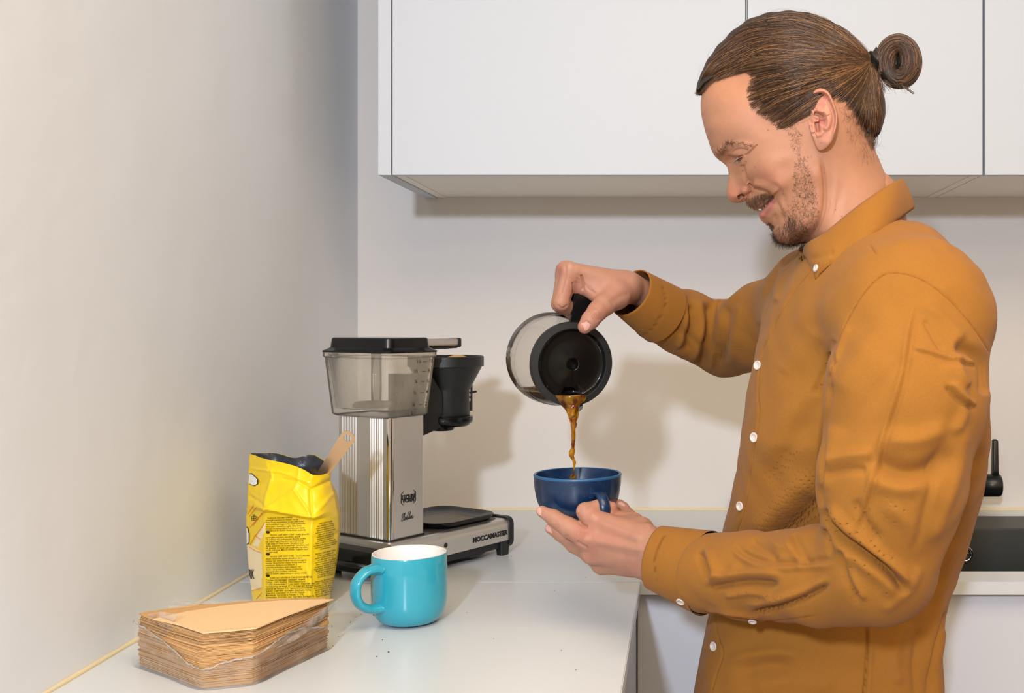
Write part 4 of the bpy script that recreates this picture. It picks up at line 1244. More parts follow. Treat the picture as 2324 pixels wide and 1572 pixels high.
# standing flap at the left, folded over the top of the stack
def fl_d(x): return 1.116 + (461 - x) / 146.0 * 0.084 - 0.005
film('film_flap', [[P(x, y, fl_d(x)) for x, y in pts] for pts in (
    [(338, 1392), (322, 1416), (320, 1446), (334, 1478), (354, 1502)],
    [(368, 1388), (352, 1412), (346, 1446), (350, 1480), (358, 1505)],
    [(404, 1394), (388, 1420), (376, 1452), (368, 1484), (362, 1508)])], 6, 0.0005, 5)
film('film_flap', [[P(378, 1390, 1.215), P(450, 1400, 1.212), P(520, 1384, 1.25), P(600, 1366, 1.29), P(700, 1359, 1.29)],
                   [P(384, 1372, 1.235), P(440, 1384, 1.235), P(510, 1374, 1.27), P(600, 1362, 1.30), P(700, 1356, 1.30)],
                   [P(396, 1356, 1.265), P(450, 1362, 1.265), P(520, 1362, 1.295), P(600, 1359, 1.315), P(700, 1354, 1.31)]], 6, 0.0016, 7)
film('film_flap', [[P(630, 1470, 1.160), P(680, 1446, 1.190), P(725, 1412, 1.235), P(745, 1392, 1.262)],
                   [P(612, 1468, 1.158), P(668, 1436, 1.190), P(735, 1395, 1.240), P(758, 1375, 1.268)],
                   [P(620, 1456, 1.155), P(676, 1420, 1.192), P(744, 1374, 1.245), P(766, 1362, 1.275)]], 6, 0.0013, 9)

# coffee crumbs on the worktop
M_crumb = mat('coffee_crumbs', rgb(70, 44, 26), 0.9, vary=(400, 0.4))
rc = random.Random(21)
cb = []
for x, y, s in ((882, 1480, 1.5), (848, 1396, 1.3), (808, 1400, 0.9), (795, 1412, 1.0), (855, 1490, 1.1), (868, 1452, 1.0), (820, 1394, 0.7), (1274, 1476, 0.8), (1258, 1341, 0.8), (1330, 1310, 0.8), (1307, 1520, 0.8), (1160, 1262, 0.9), (768, 1444, .8), (756, 1466, .8), (1060, 1390, .7), (1120, 1450, .7)):
    D = 0.382 * F / (y - VY)
    p_ = P(x, y, D)
    b = bmesh.new()
    bmesh.ops.create_icosphere(b, subdivisions=1, radius=0.0007 * s)
    for v in b.verts: v.co *= rc.uniform(0.7, 1.2)
    bmesh.ops.transform(b, matrix=Matrix.Translation((p_.x, p_.y, Z0 + 0.0005 * s)), verts=b.verts)
    cb.append(b)
o = link('coffee_crumbs', bm_mesh(bm_join(cb)), M_crumb)
tag(o, 'tiny brown coffee crumbs scattered over the near white worktop', 'crumbs', kind='stuff')
# ------------------------------------------------------------------ sculpting tools (implicit surfaces, strokes)
class Grid:
    def __init__(g, lo, hi, h):
        g.lo = np.array(lo, float); g.h = h
        g.n = np.ceil((np.array(hi, float) - g.lo) / h).astype(int) + 1
        g.x = (g.lo[0] + h * np.arange(g.n[0])).astype(np.float32)[:, None, None]
        g.y = (g.lo[1] + h * np.arange(g.n[1])).astype(np.float32)[None, :, None]
        g.z = (g.lo[2] + h * np.arange(g.n[2])).astype(np.float32)[None, None, :]
class Pts:
    def __init__(g, V):
        V = np.asarray(V, np.float32)
        g.x, g.y, g.z = V[:, 0], V[:, 1], V[:, 2]

def cone(g, a, b, ra, rb):
    a, b = np.array(a, np.float32), np.array(b, np.float32)
    d = b - a
    l2 = float(d @ d) + 1e-12
    dx, dy, dz = g.x - a[0], g.y - a[1], g.z - a[2]
    t = np.clip((dx * d[0] + dy * d[1] + dz * d[2]) / l2, 0, 1)
    return np.sqrt((dx - t * d[0]) ** 2 + (dy - t * d[1]) ** 2 + (dz - t * d[2]) ** 2) - (ra + t * (rb - ra))

def ball(g, c, r):
    return np.sqrt((g.x - c[0]) ** 2 + (g.y - c[1]) ** 2 + (g.z - c[2]) ** 2) - np.float32(r)

def smin(a, b, k):
    h = np.maximum(k - np.abs(a - b), 0) / k
    return np.minimum(a, b) - h * h * k * 0.25

def chain(g, pts, k=0.003):
    """pts: list of (point, radius)"""
    f = None
    for (a, ra), (b, rb) in zip(pts[:-1], pts[1:]):
        c = cone(g, a, b, ra, rb)
        f = c if f is None else smin(f, c, k)
    return f

def surface_nets(g, f):
    """quads of the zero surface"""
    nx, ny, nz = f.shape
    s = f < 0
    c = [(i, j, k) for i in (0, 1) for j in (0, 1) for k in (0, 1)]
    sl = lambda i, n: slice(i, n - 1 + i)
    cnt = sum(s[sl(i, nx), sl(j, ny), sl(k, nz)].astype(np.int8) for i, j, k in c)
    act = (cnt > 0) & (cnt < 8)
    idx = np.full(act.shape, -1, np.int32)
    ijk = np.argwhere(act)
    idx[act] = np.arange(len(ijk))
    acc = np.zeros((len(ijk), 3)); w = np.zeros(len(ijk))
    I, J, K = ijk.T
    val = {q: f[I + q[0], J + q[1], K + q[2]] for q in c}
    for a in c:
        for ax in range(3):
            if a[ax] == 0:
                b = list(a); b[ax] = 1; b = tuple(b)
                va, vb = val[a], val[b]
                m = (va < 0) != (vb < 0)
                t = np.where(m, va / np.where(m, va - vb, 1), 0)
                p = np.array(a, float)[None, :].repeat(len(ijk), 0)
                p[:, ax] += t
                acc[m] += p[m]; w[m] += 1
    V = g.lo + (ijk + acc / w[:, None]) * g.h
    Q = []
    for ax in range(3):
        o1, o2 = [(1, 2), (2, 0), (0, 1)][ax]
        A = [slice(None)] * 3; B = [slice(None)] * 3
        A[ax] = slice(0, -1); B[ax] = slice(1, None)
        ch = s[tuple(A)] != s[tuple(B)]
        e = np.argwhere(ch)
        e = e[(e[:, o1] > 0) & (e[:, o2] > 0) & (e[:, o1] < f.shape[o1] - 1) & (e[:, o2] < f.shape[o2] - 1)]
        def cell(d1, d2):
            q = e.copy(); q[:, o1] -= d1; q[:, o2] -= d2
            return idx[q[:, 0], q[:, 1], q[:, 2]]
        quad = np.stack([cell(1, 1), cell(0, 1), cell(0, 0), cell(1, 0)], 1)
        ins = s[e[:, 0], e[:, 1], e[:, 2]]
        quad[~ins] = quad[~ins][:, ::-1]
        Q.append(quad)
    Q = np.concatenate(Q)
    return V, Q[(Q >= 0).all(1)]

def vnormals(V, Q):
    a = V[Q[:, 2]] - V[Q[:, 0]]; b = V[Q[:, 3]] - V[Q[:, 1]]
    n = np.cross(a, b)
    N = np.zeros_like(V)
    for k in range(4):
        for d in range(3):
            N[:, d] += np.bincount(Q[:, k], n[:, d], len(V))
    return N / (np.linalg.norm(N, axis=1, keepdims=True) + 1e-20)

def smooth_mesh(V, Q, it=2, lam=0.5):
    e = np.concatenate([Q[:, [0, 1]], Q[:, [1, 2]], Q[:, [2, 3]], Q[:, [3, 0]]])
    e = np.concatenate([e, e[:, ::-1]])
    deg = np.bincount(e[:, 0], minlength=len(V))[:, None]
    for _ in range(it):
        S = np.stack([np.bincount(e[:, 0], V[e[:, 1], d], len(V)) for d in range(3)], 1)
        V = V + lam * (S / deg - V)
    return V

def subdivide(V, Q):
    """one Catmull-Clark-like split with smoothing"""
    me = quads_mesh(V, Q)
    o = bpy.data.objects.new('t', me); COL.objects.link(o)
    md = o.modifiers.new('s', 'SUBSURF'); md.levels = 1
    m2 = bpy.data.meshes.new_from_object(o.evaluated_get(bpy.context.evaluated_depsgraph_get()))
    bpy.data.objects.remove(o, do_unlink=True)
    n = len(m2.vertices)
    V2 = np.empty(n * 3, np.float32); m2.vertices.foreach_get('co', V2)
    Q2 = np.empty(len(m2.polygons) * 4, np.int32); m2.loops.foreach_get('vertex_index', Q2)
    bpy.data.meshes.remove(m2)
    return V2.reshape(-1, 3).astype(float), Q2.reshape(-1, 4)

def stroke(px, py, pts, wd, am, mode='ridge', ends=0.12, sm=True):
    """height (m) left by one stroke drawn in the picture's pixels; am in mm"""
    if sm and len(pts) > 2: pts = spline(pts, 4)
    x0, x1 = min(p[0] for p in pts) - 3 * wd, max(p[0] for p in pts) + 3 * wd
    y0, y1 = min(p[1] for p in pts) - 3 * wd, max(p[1] for p in pts) + 3 * wd
    out = np.zeros(px.shape)
    m = (px > x0) & (px < x1) & (py > y0) & (py < y1)
    if not m.any(): return out
    d, t, s = polyd(px[m], py[m], pts)
    tp = smoothstep(0, ends, t) * smoothstep(1, 1 - ends, t) if ends > 0 else 1.0
    if mode == 'ridge': h = np.exp(-(d / wd) ** 2)
    elif mode == 'fold': h = (s * d / wd) * np.exp(-(d / wd) ** 2) * 1.6       # one side up, the other down
    elif mode == 'step': h = np.where(s > 0, np.exp(-(d / (wd * 4)) ** 2), 0) * smoothstep(0, wd, d)
    out[m] = h * tp * am * 0.001
    return out

def blob(px, py, c, r, am, ry=None):
    ry = ry or r
    return np.exp(-(((px - c[0]) / r) ** 2 + ((py - c[1]) / ry) ** 2)) * am * 0.001

def rbf_fit(X, g):
    n = len(X)
    d = np.linalg.norm(X[:, None] - X[None], axis=2)
    A = np.where(d > 0, d * d * np.log(d + 1e-12), 0)
    Pm = np.c_[np.ones(n), X]
    M = np.block([[A + 1e-9 * np.eye(n), Pm], [Pm.T, np.zeros((3, 3))]])
    s = np.linalg.solve(M, np.r_[g, 0, 0, 0])
    return X, s
def rbf_eval(fit, Y):
    X, s = fit
    out = np.empty(len(Y))
    for i in range(0, len(Y), 20000):
        y = Y[i:i + 20000]
        d2 = ((y[:, None] - X[None]) ** 2).sum(2)
        out[i:i + 20000] = (0.5 * d2 * np.log(d2 + 1e-24)) @ s[:-3] + s[-3] + y @ s[-2:]
    return out
# ------------------------------------------------------------------ the man: head
HD = 1.18                                             # distance of the middle plane of the head
HC = P(1810, 300, HD)
EYE = Vector((0, 0, CAMZ))
hv = Vector((HC.x, HC.y, 0)).normalized()
HL = np.array((-hv.x, -hv.y, 0.0))                    # towards the camera: the man's left
HF = np.array((-hv.y, hv.x, 0.0))                     # the way he faces
HCn, En = np.array(HC), np.array(EYE)
def loc(px, py, w=0.0):
    """(forward, up) in metres of the point with lateral offset w seen at a pixel"""
    px, py, w = np.asarray(px, float), np.asarray(py, float), np.asarray(w, float)
    r = np.stack([(px - VX) / F, np.ones_like(px), (VY - py) / F], -1)
    t = ((HCn - En) @ HL + w) / (r @ HL)
    p = En + r * t[..., None] - HCn
    return np.stack([p @ HF, p[..., 2]], -1)
def head_world(fz, w):
    return HCn + fz[..., :1] * HF + np.asarray(w)[..., None] * HL + fz[..., 1:2] * np.array((0, 0, 1.0))

FACE = [(1592, 222), (1590.5, 244), (1593, 267), (1600.5, 298), (1608, 321), (1614.5, 340), (1620, 351), (1628, 360), (1640, 369), (1649, 377.5), (1653, 390), (1653, 405), (1651, 423), (1649.5, 436), (1650.5, 446), (1655, 454), (1663, 459), (1673, 460.5), (1683, 459), (1690.5, 456.5),
        (1695, 461), (1702, 468.5), (1708.5, 474), (1714.5, 477), (1721, 478), (1724.5, 479.5), (1722.5, 485), (1722.5, 490), (1725, 497), (1731, 503.5), (1738, 508), (1745, 513), (1751, 520), (1753.5, 528), (1755, 537), (1760, 546), (1770, 553), (1784, 556), (1804, 555), (1824, 552), (1840, 556)]
REST = [(1852, 585), (1866, 620), (1890, 655), (1950, 645), (2005, 600), (2030, 550), (2035, 500), (2028, 455), (2015, 414), (1999, 372), (1986, 340), (1981, 310), (1988, 282), (1993, 248), (1989, 208), (1972, 166), (1946, 126), (1906, 90), (1860, 63), (1812, 50), (1752, 52), (1700, 70), (1656, 108), (1622, 150), (1602, 190)]
cont = spline(FACE + REST, 10, True)
cont_l = loc(cont[:, 0], cont[:, 1])
ctr = loc(1815.0, 310.0)
# lateral half widths (photo pixel, mm)
CT = [(1800, 130, 64), (1860, 150, 69), (1900, 200, 71), (1800, 200, 74), (1850, 240, 76), (1730, 150, 58), (1680, 180, 46), (1640, 230, 47), (1680, 235, 60), (1720, 260, 65), (1612, 290, 30), (1625, 260, 40), (1650, 290, 51), (1690, 290, 60), (1740, 310, 66), (1790, 300, 70),
      (1632, 345, 22), (1622, 330, 22), (1660, 328, 42), (1700, 328, 55), (1646, 366, 8), (1660, 372, 13), (1668, 356, 31), (1682, 358, 40), (1700, 352, 51), (1660, 392, 9), (1672, 398, 15), (1682, 395, 25), (1694, 395, 38), (1730, 392, 55), (1780, 380, 64), (1830, 350, 69), (1850, 290, 74),
      (1663, 420, 9.5), (1676, 420, 14), (1660, 440, 9.5), (1672, 446, 12), (1686, 434, 17), (1694, 434, 18.5), (1690, 450, 11), (1705, 424, 22), (1718, 415, 38), (1742, 415, 52), (1765, 430, 55),
      (1705, 462, 10), (1716, 468, 12), (1720, 452, 21), (1735, 452, 27), (1733, 466, 20), (1755, 446, 35), (1730, 490, 14), (1742, 482, 22), (1755, 470, 33), (1748, 503, 17), (1760, 495, 26), (1770, 520, 21), (1765, 540, 14), (1790, 545, 22), (1792, 525, 33), (1785, 500, 37), (1780, 472, 44), (1815, 525, 40), (1830, 505, 48), (1850, 470, 56), (1862, 420, 61), (1820, 430, 59), (1790, 430, 57), (1840, 390, 67),
      (1900, 450, 58), (1950, 420, 54), (1985, 400, 36), (1910, 350, 64), (1880, 540, 53), (1850, 560, 38), (1858, 580, 44), (1870, 600, 46), (1940, 520, 60), (2010, 480, 42), (1960, 340, 47), (1930, 300, 63), (1950, 250, 56), (1975, 230, 35), (1960, 190, 45), (1930, 150, 52), (1880, 110, 52), (1840, 90, 42), (1760, 85, 40), (1700, 110, 34), (1650, 160, 30), (1900, 600, 58), (1980, 570, 62)]
ct = np.array(CT, float)
Xc = loc(ct[:, 0], ct[:, 1], ct[:, 2] * 0.001)
gc = (ct[:, 2] * 0.001) ** 2
# contour: zero width, and a point just inside set by the local rounding
step = 6
ce = cont_l[::step]
tn = np.roll(cont_l, -3, 0) - np.roll(cont_l, 3, 0)
nrm = np.stack([-tn[:, 1], tn[:, 0]], 1); nrm /= np.linalg.norm(nrm, axis=1, keepdims=True)
inw = ((ctr - cont_l) * nrm).sum(1)
nrm *= np.sign(inw)[:, None]
cpx = cont
def rround(x, y):
    if y < 335 and x < 1700: return 0.040
    if y < 372 and x < 1660: return 0.016
    if x < 1700 and y < 462: return 0.0095
    if x < 1760 and y < 530 and y > 455: return 0.014
    if x < 1850 and y > 500: return 0.022
    return 0.045
eps = 0.0022
ii = np.arange(3, len(cont_l), step)
Xe = cont_l[ii] + nrm[ii] * eps
ge = np.array([2 * rround(*cpx[i]) * eps for i in ii])
fit = rbf_fit(np.concatenate([Xc, ce, Xe]), np.concatenate([gc, np.zeros(len(ce)), ge]))
# polar sheet
LN = np.r_[0, np.cumsum(np.hypot(*(np.roll(cont_l, -1, 0) - cont_l).T))]
seg_face = LN[len(FACE) * 10 - 10]
u = np.r_[np.linspace(0, seg_face, 520)[:-1], np.linspace(seg_face, LN[-1], 331)[:-1]]
cl = np.concatenate([cont_l, cont_l[:1]])
CX = np.stack([np.interp(u, LN, cl[:, 0]), np.interp(u, LN, cl[:, 1])], 1)
NT, NR = len(u), 190
s = np.sin(np.linspace(0, 1, NR) * math.pi / 2) ** 0.9
FZ = ctr + (CX - ctr)[None] * s[1:, None, None]                       # rings
FZ = FZ.reshape(-1, 2)
FZ = np.concatenate([ctr[None], FZ])
g = np.maximum(rbf_eval(fit, FZ), 0)
wv = np.sqrt(g)
wv[-NT:] = 0
i0 = 1 + np.arange((NR - 1) * NT).reshape(NR - 1, NT)
qa = np.stack([i0[:-1], i0[1:], np.roll(i0[1:], -1, 1), np.roll(i0[:-1], -1, 1)], -1).reshape(-1, 4)
tri = np.stack([np.zeros(NT, int), i0[0], np.roll(i0[0], -1)], 1)
Q3 = np.concatenate([qa, np.c_[tri, tri[:, 2:]]])                    # centre fan as degenerate quads for normals
W = head_world(FZ, wv)
fadeedge = np.ones(len(W)); fadeedge[1:] = np.repeat(smoothstep(1.0, 0.94, s[1:]), NT)
def head_strokes(W):
    px, py = proj(W)
    d = np.zeros(len(W))
    S = lambda pts, wd, am, mode='ridge', ends=0.12: stroke(px, py, pts, wd, am, mode, ends)
    B = lambda c, r, am, ry=None: blob(px, py, c, r, am, ry)
    d += S([(1620, 352), (1640, 340), (1665, 330), (1690, 330), (1712, 340)], 9, 1.9)
    d += B((1664, 362), 12, -3.2, 9) + B((1648, 372), 8, -1.0) + B((1672, 348), 13, 2.6, 9)
    d += S([(1652, 352), (1660, 359), (1669, 360), (1680, 355), (1688, 352)], 2.0, -2.0)
    d += S([(1688, 353), (1698, 349), (1708, 339), (1719, 327)], 1.8, -1.5) + S([(1692, 345), (1700, 338), (1706, 330)], 1.6, -0.7)
    d += S([(1662, 346), (1676, 338), (1690, 338), (1700, 342)], 2.2, -0.8)
    d += S([(1672, 366), (1681, 360), (1688, 355)], 2.6, -1.4) + B((1683, 366), 5, 1.1, 7) + S([(1680, 376), (1689, 375), (1693, 366)], 2.2, -1.0)
    d += S([(1684, 374), (1687, 390), (1692, 404), (1700, 417)], 5, -2.4)
    d += B((1691, 432), 9, 3.2, 8) + S([(1697, 417), (1705, 424), (1706, 434), (1700, 442)], 2.8, -2.8) + S([(1676, 430), (1686, 424), (1696, 424)], 4, -0.7)
    d += S([(1676, 451), (1681, 446), (1689, 442.5)], 3.0, -7.5, ends=0.1) + S([(1674, 455), (1684, 450), (1692, 446)], 1.6, 0.8)
    d += B((1659, 443), 9, 1.0)
    d += S([(1708, 428), (1722, 430), (1737, 433), (1749, 440), (1757, 449)], 4.4, -3.2, ends=0.22) + S([(1708, 416), (1728, 418), (1748, 426), (1762, 441)], 9, 3.0)
    d += S([(1748, 412), (1766, 427), (1777, 446), (1782, 474)], 6, -1.2, ends=0.35) + S([(1745, 406), (1766, 414), (1784, 432)], 8, 0.7, ends=0.4)
    d += S([(1758, 448), (1768, 470), (1776, 492), (1779, 512)], 5.5, -1.5, ends=0.3) + S([(1766, 444), (1778, 468), (1788, 498)], 8, 1.0, ends=0.4)
    d += S([(1722, 478.5), (1732, 470.5), (1742, 461), (1750, 452), (1755, 446)], 2.1, -3.8, ends=0.06)
    d += S([(1713, 473), (1726, 467), (1740, 457), (1750, 448)], 3.6, 1.2)
    d += S([(1725, 491), (1738, 481), (1748, 469), (1755, 458)], 6.0, 2.4) + S([(1738, 509), (1752, 499), (1764, 482)], 7, -1.5, ends=0.35)
    d += B((1775, 532), 20, 2.0)
    d += S([(1862, 352), (1870, 400), (1872, 445), (1866, 488), (1851, 523), (1834, 548)], 4.5, -3.4, ends=0.2) + S([(1850, 372), (1855, 420), (1852, 465), (1838, 502), (1812, 532)], 13, 2.2, ends=0.2)
    d += S([(1905, 350), (1897, 420), (1884, 480), (1862, 545)], 11, 1.3, ends=0.4) + S([(1893, 390), (1880, 450), (1868, 510)], 7, -0.8, ends=0.4)
    d += S([(1930, 370), (1920, 440), (1900, 530)], 14, 0.7, ends=0.45)
    for o_ in (0, 9, 17):
        d += S([(1884 + o_, 452), (1876 + o_, 490), (1862 + o_, 524)], 1.6, -0.5)
    d += B((1725, 285), 28, -1.5) + S([(1705, 384), (1760, 366), (1830, 350)], 18, 1.3, ends=0.45)
    d += B((1745, 395), 20, 1.4)
    return d
N_ = vnormals(W, Q3)
if (N_ @ HL).mean() < 0: N_ = -N_
dsp = head_strokes(W) * fadeedge
W = W + N_ * dsp[:, None]
lat = (W - HCn) @ HL
lat[-NT:] = 0; lat = np.maximum(lat, 0)
fz = np.stack([(W - HCn) @ HF, (W - HCn)[:, 2]], 1)
fz[-NT:] = FZ[-NT:]
Wn = head_world(fz, lat)
# far half mirrored; the rim is shared
nV = len(Wn)
inner = nV - NT
Wf = head_world(fz[:inner], -lat[:inner])
HV = np.concatenate([Wn, Wf])
mp = np.r_[np.arange(inner) + nV, np.arange(inner, nV)]
sgn = np.sign(np.cross(Wn[qa[5000, 1]] - Wn[qa[5000, 0]], Wn[qa[5000, 2]] - Wn[qa[5000, 0]]) @ HL)
qn, tnr = (qa, tri) if sgn > 0 else (qa[:, ::-1], tri[:, ::-1])
HQ = np.concatenate([qn, mp[qn][:, ::-1]])
HT = np.concatenate([tnr, mp[tnr][:, ::-1]])
# skin tone of the head
px, py = proj(Wn)
SKIN = np.array(rgb(173, 122, 92))
def tone_mix(col, c, m): return col * (1 - m[:, None]) + np.array(c) * m[:, None]
def face_tone(px, py):
    c = np.tile(SKIN, (len(px), 1))
    G = lambda x, y, r, ry=None: np.exp(-(((px - x) / r) ** 2 + ((py - y) / (ry or r)) ** 2))
    c = tone_mix(c, rgb(163, 100, 78), 0.55 * np.clip(G(1665, 440, 22) + G(1745, 400, 30, 22) + G(1692, 432, 14), 0, 1))
    c = tone_mix(c, rgb(180, 131, 104), 0.5 * np.clip(G(1700, 290, 60) + G(1940, 430, 60), 0, 1))
    d, t, s_ = polyd(px, py, spline([(1725, 491), (1738, 481), (1748, 469), (1755, 457)], 4))
    c = tone_mix(c, rgb(168, 100, 92), 0.8 * np.exp(-(d / 6.5) ** 4))
    d, t, s_ = polyd(px, py, spline([(1713, 474), (1726, 468), (1740, 458), (1751, 448)], 4))
    c = tone_mix(c, rgb(156, 92, 80), 0.8 * np.exp(-(d / 3.6) ** 4))
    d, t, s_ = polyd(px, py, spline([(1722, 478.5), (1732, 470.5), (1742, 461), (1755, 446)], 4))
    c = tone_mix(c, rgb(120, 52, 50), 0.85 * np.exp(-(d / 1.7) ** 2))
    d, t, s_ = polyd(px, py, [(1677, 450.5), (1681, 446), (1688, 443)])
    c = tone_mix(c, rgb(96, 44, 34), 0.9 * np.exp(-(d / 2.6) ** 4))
    d, t, s_ = polyd(px, py, spline([(1652, 352), (1660, 359), (1669, 360), (1680, 355)], 4))
    c = tone_mix(c, rgb(186, 112, 90), 0.5 * np.exp(-(d / 2.5) ** 2))
    # beard shadow of the skin under the stubble
    for x, y, r, ry, a in ((1775, 530, 34, 22, 0.35), (1820, 500, 30, 34, 0.22), (1835, 440, 18, 46, 0.14), (1722, 452, 22, 9, 0.22), (1746, 510, 8, 8, 0.3)):
        c = tone_mix(c, rgb(150, 104, 82), a * G(x, y, r, ry))
    for x, y, r in ((1834, 356, 1.6), (1841, 354, 1.4), (1831, 385, 1.0), (1686, 387, 1.4), (1911, 492, 1.6), (1896, 476, 1.3), (1870, 392, 1.2), (1713, 379, 1.3), (1743, 295, 1.3), (1757, 458, .9), (1762, 496, 1.1), (1923, 301, 1.0), (1777, 440, 1.0), (1812, 460, 1.0)):
        c = tone_mix(c, rgb(118, 62, 44), 0.85 * np.clip(1.4 * np.exp(-(((px - x) / r) ** 2 + ((py - y) / r) ** 2)), 0, 1))
    return c
cn = face_tone(px, py)
HCOL = np.concatenate([cn, cn[:inner]])

# ears ---------------------------------------------------------------------
EAR = [(1829, 239), (1831, 223.6), (1837, 212.4), (1848.5, 204), (1861, 200.7), (1873, 203), (1883, 212), (1891, 228), (1897, 244), (1901.5, 263), (1900.5, 283.7), (1895, 305), (1889, 320), (1877, 334.6), (1864, 341.5), (1855, 338), (1847, 322), (1839, 305), (1834, 287), (1829, 266), (1826.5, 251)]
def ear(sign):
    c = spline(EAR, 8, True)
    ec = np.array((1862.0, 268.0))
    n_t = 220
    L_ = np.r_[0, np.cumsum(np.hypot(*(np.roll(c, -1, 0) - c).T))]
    uu = np.linspace(0, L_[-1], n_t + 1)[:-1]
    cc_ = np.concatenate([c, c[:1]])
    ring = np.stack([np.interp(uu, L_, cc_[:, 0]), np.interp(uu, L_, cc_[:, 1])], 1)
    n_r = 70
    ss = np.linspace(0, 1, n_r)
    pp = (ec + (ring - ec)[None] * ss[1:, None, None]).reshape(-1, 2)
    pp = np.concatenate([ec[None], pp])
    x, y = pp.T
    rad = np.r_[0, np.repeat(ss[1:], n_t)]
    w_ = 76.0 + 13.5 * smoothstep(1832, 1898, x) - 3 * smoothstep(300, 340, y)
    rim = 1.0 - rad
    S = lambda pts, wd, am, ends=0.1: stroke(x, y, pts, wd, am, 'ridge', ends) * 1000
    w_ += 3.0 * np.exp(-((rad - 0.92) / 0.075) ** 2) * smoothstep(318, 296, y)                      # helix
    w_ -= 2.4 * np.exp(-((rad - 0.74) / 0.10) ** 2) * smoothstep(310, 286, y) * smoothstep(1834, 1848, x)   # scapha
    w_ += S([(1850, 251), (1862, 250), (1874, 258), (1880, 274), (1878, 288), (1868, 296)], 5.5, 3.0)     # antihelix
    w_ += S([(1846, 250), (1856, 252), (1868, 256)], 3.0, 1.6) + S([(1869, 240), (1874, 250), (1880, 262)], 5, 1.3)
    w_ += S([(1834, 246), (1843, 252), (1852, 264), (1860, 268)], 4.0, 1.8)                              # crus
    w_ -= S([(1847, 258), (1860, 261), (1869, 268)], 4.0, 5.0) + S([(1858, 274), (1866, 276), (1873, 278)], 6, 5.5) + S([(1853, 276), (1856, 290), (1857, 301)], 4.2, 7.5)
    w_ -= S([(1841, 226), (1852, 218), (1868, 214), (1878, 224)], 3.6, 3.2)
    w_ += S([(1842, 280), (1844, 292), (1846, 302)], 4.5, 3.0) + S([(1852, 308), (1862, 306), (1868, 298)], 4.0, 2.0)                    # tragus, antitragus
    w_ += blob(x, y, (1868, 322), 14, 2.0, 11) * 1000
    e_ = np.sqrt(np.clip(1 - np.clip((rad - 0.86) / 0.14, 0, 1) ** 2, 0, 1))
    attach = smoothstep(1850, 1836, x) * smoothstep(330, 318, y)
    front = w_ - (1 - e_) * 2.6 - attach * rad ** 6 * 7.0
    back = w_ - 2.6 - 2.6 * np.sqrt(np.clip(1 - rad ** 2, 0, 1)) * (1 + 2.5 * smoothstep(1885, 1850, x))
    back = np.where(rad > 0.995, front, back)
    wf, wb = front * 0.001, back * 0.001
    lf, lb = loc(x, y, wf), loc(x, y, wb)
    lb = lf
    A, Bk = head_world(lf, sign * wf), head_world(lb, sign * wb)
    k0 = 1 + np.arange((n_r - 1) * n_t).reshape(n_r - 1, n_t)
    q = np.stack([k0[:-1], k0[1:], np.roll(k0[1:], -1, 1), np.roll(k0[:-1], -1, 1)], -1).reshape(-1, 4)
    t = np.stack([np.zeros(n_t, int), k0[0], np.roll(k0[0], -1)], 1)
    nA = len(A)
    innr = nA - n_t
    V = np.concatenate([A, Bk[:innr]])
    m = np.r_[np.arange(innr) + nA, np.arange(innr, nA)]
    if sgn * sign < 0: q, t = q[:, ::-1], t[:, ::-1]
    # ear ring runs the same way round as the head ring
    q2 = np.concatenate([q, m[q][:, ::-1]]); t2 = np.concatenate([t, m[t][:, ::-1]])
    col = np.tile(np.array(rgb(184, 129, 104)), (nA, 1))
    G = lambda a, b_, r: np.exp(-(((x - a) / r) ** 2 + ((y - b_) / r) ** 2))
    col = tone_mix(col, rgb(208, 126, 114), 0.6 * np.clip(G(1862, 280, 14) + G(1860, 225, 18), 0, 1))
    for a, b_, r in ((1871, 302, 1.3), (1863, 325, 1.1), (1881, 228, 1.8)):
        col = tone_mix(col, rgb(140, 78, 58), 0.8 * G(a, b_, r))
    return V, q2, t2, np.concatenate([col, col[:innr]])
def orient(V, Q, T):
    return Q, T
ears = [ear(1.0), ear(-1.0)]
# ------------------------------------------------------------------ the man: hands
def pr(px, py, D, r):
    """joint: pixel, distance, radius in pixels at that distance"""
    return (np.array(P(px, py, D)), r * D / F)

def build_hand(parts, palm, web, lo, hi, h, kf=0.0035, kp=0.011):
    g = Grid(lo, hi, h)
    f = None
    for a, b in palm:
        c = cone(g, a[0], b[0], a[1], b[1])
        f = c if f is None else smin(f, c, kp)
    fingers = None
    for pts, k in parts:
        c = chain(g, pts, kf)
        fingers = c if fingers is None else smin(fingers, c, 0.0012)
    f = smin(f, fingers, 0.006)
    for a, b in web:
        f = smin(f, cone(g, a[0], b[0], a[1], b[1]), 0.008)
    V, Q = surface_nets(g, f)
    V = smooth_mesh(V, Q, 3, 0.5)
    return V, Q

# right hand: closed round the carafe grip, thumb on the collar, seen from the thumb side
kn = [(1294, 617, 1.386, 21), (1285, 615, 1.407, 22), (1283, 622, 1.428, 21), (1288, 632, 1.447, 19)]
pip = [(1274, 686, 1.384, 18.5), (1270, 689, 1.406, 18.5), (1272, 692, 1.426, 17.5), (1278, 690, 1.444, 15.5)]
dip = [(1302, 706, 1.412, 15), (1299, 709, 1.415, 15), (1300, 709, 1.434, 14.5), (1304, 704, 1.450, 13)]
tip = [(1326, 704, 1.428, 13), (1326, 706, 1.424, 13), (1326, 706, 1.441, 12.5), (1328, 700, 1.455, 11.5)]
wr = [(1424, 646, 1.412, 28), (1424, 645, 1.428, 28), (1424, 646, 1.444, 27), (1426, 648, 1.455, 25)]
palm = [(pr(*wr[i]), pr(*kn[i])) for i in range(4)]
palm += [(pr(1418, 650, 1.425, 30), pr(1520, 690, 1.49, 36)), (pr(1400, 664, 1.398, 27), pr(1340, 650, 1.395, 20)), (pr(1396, 672, 1.400, 30), pr(1420, 660, 1.42, 28))]
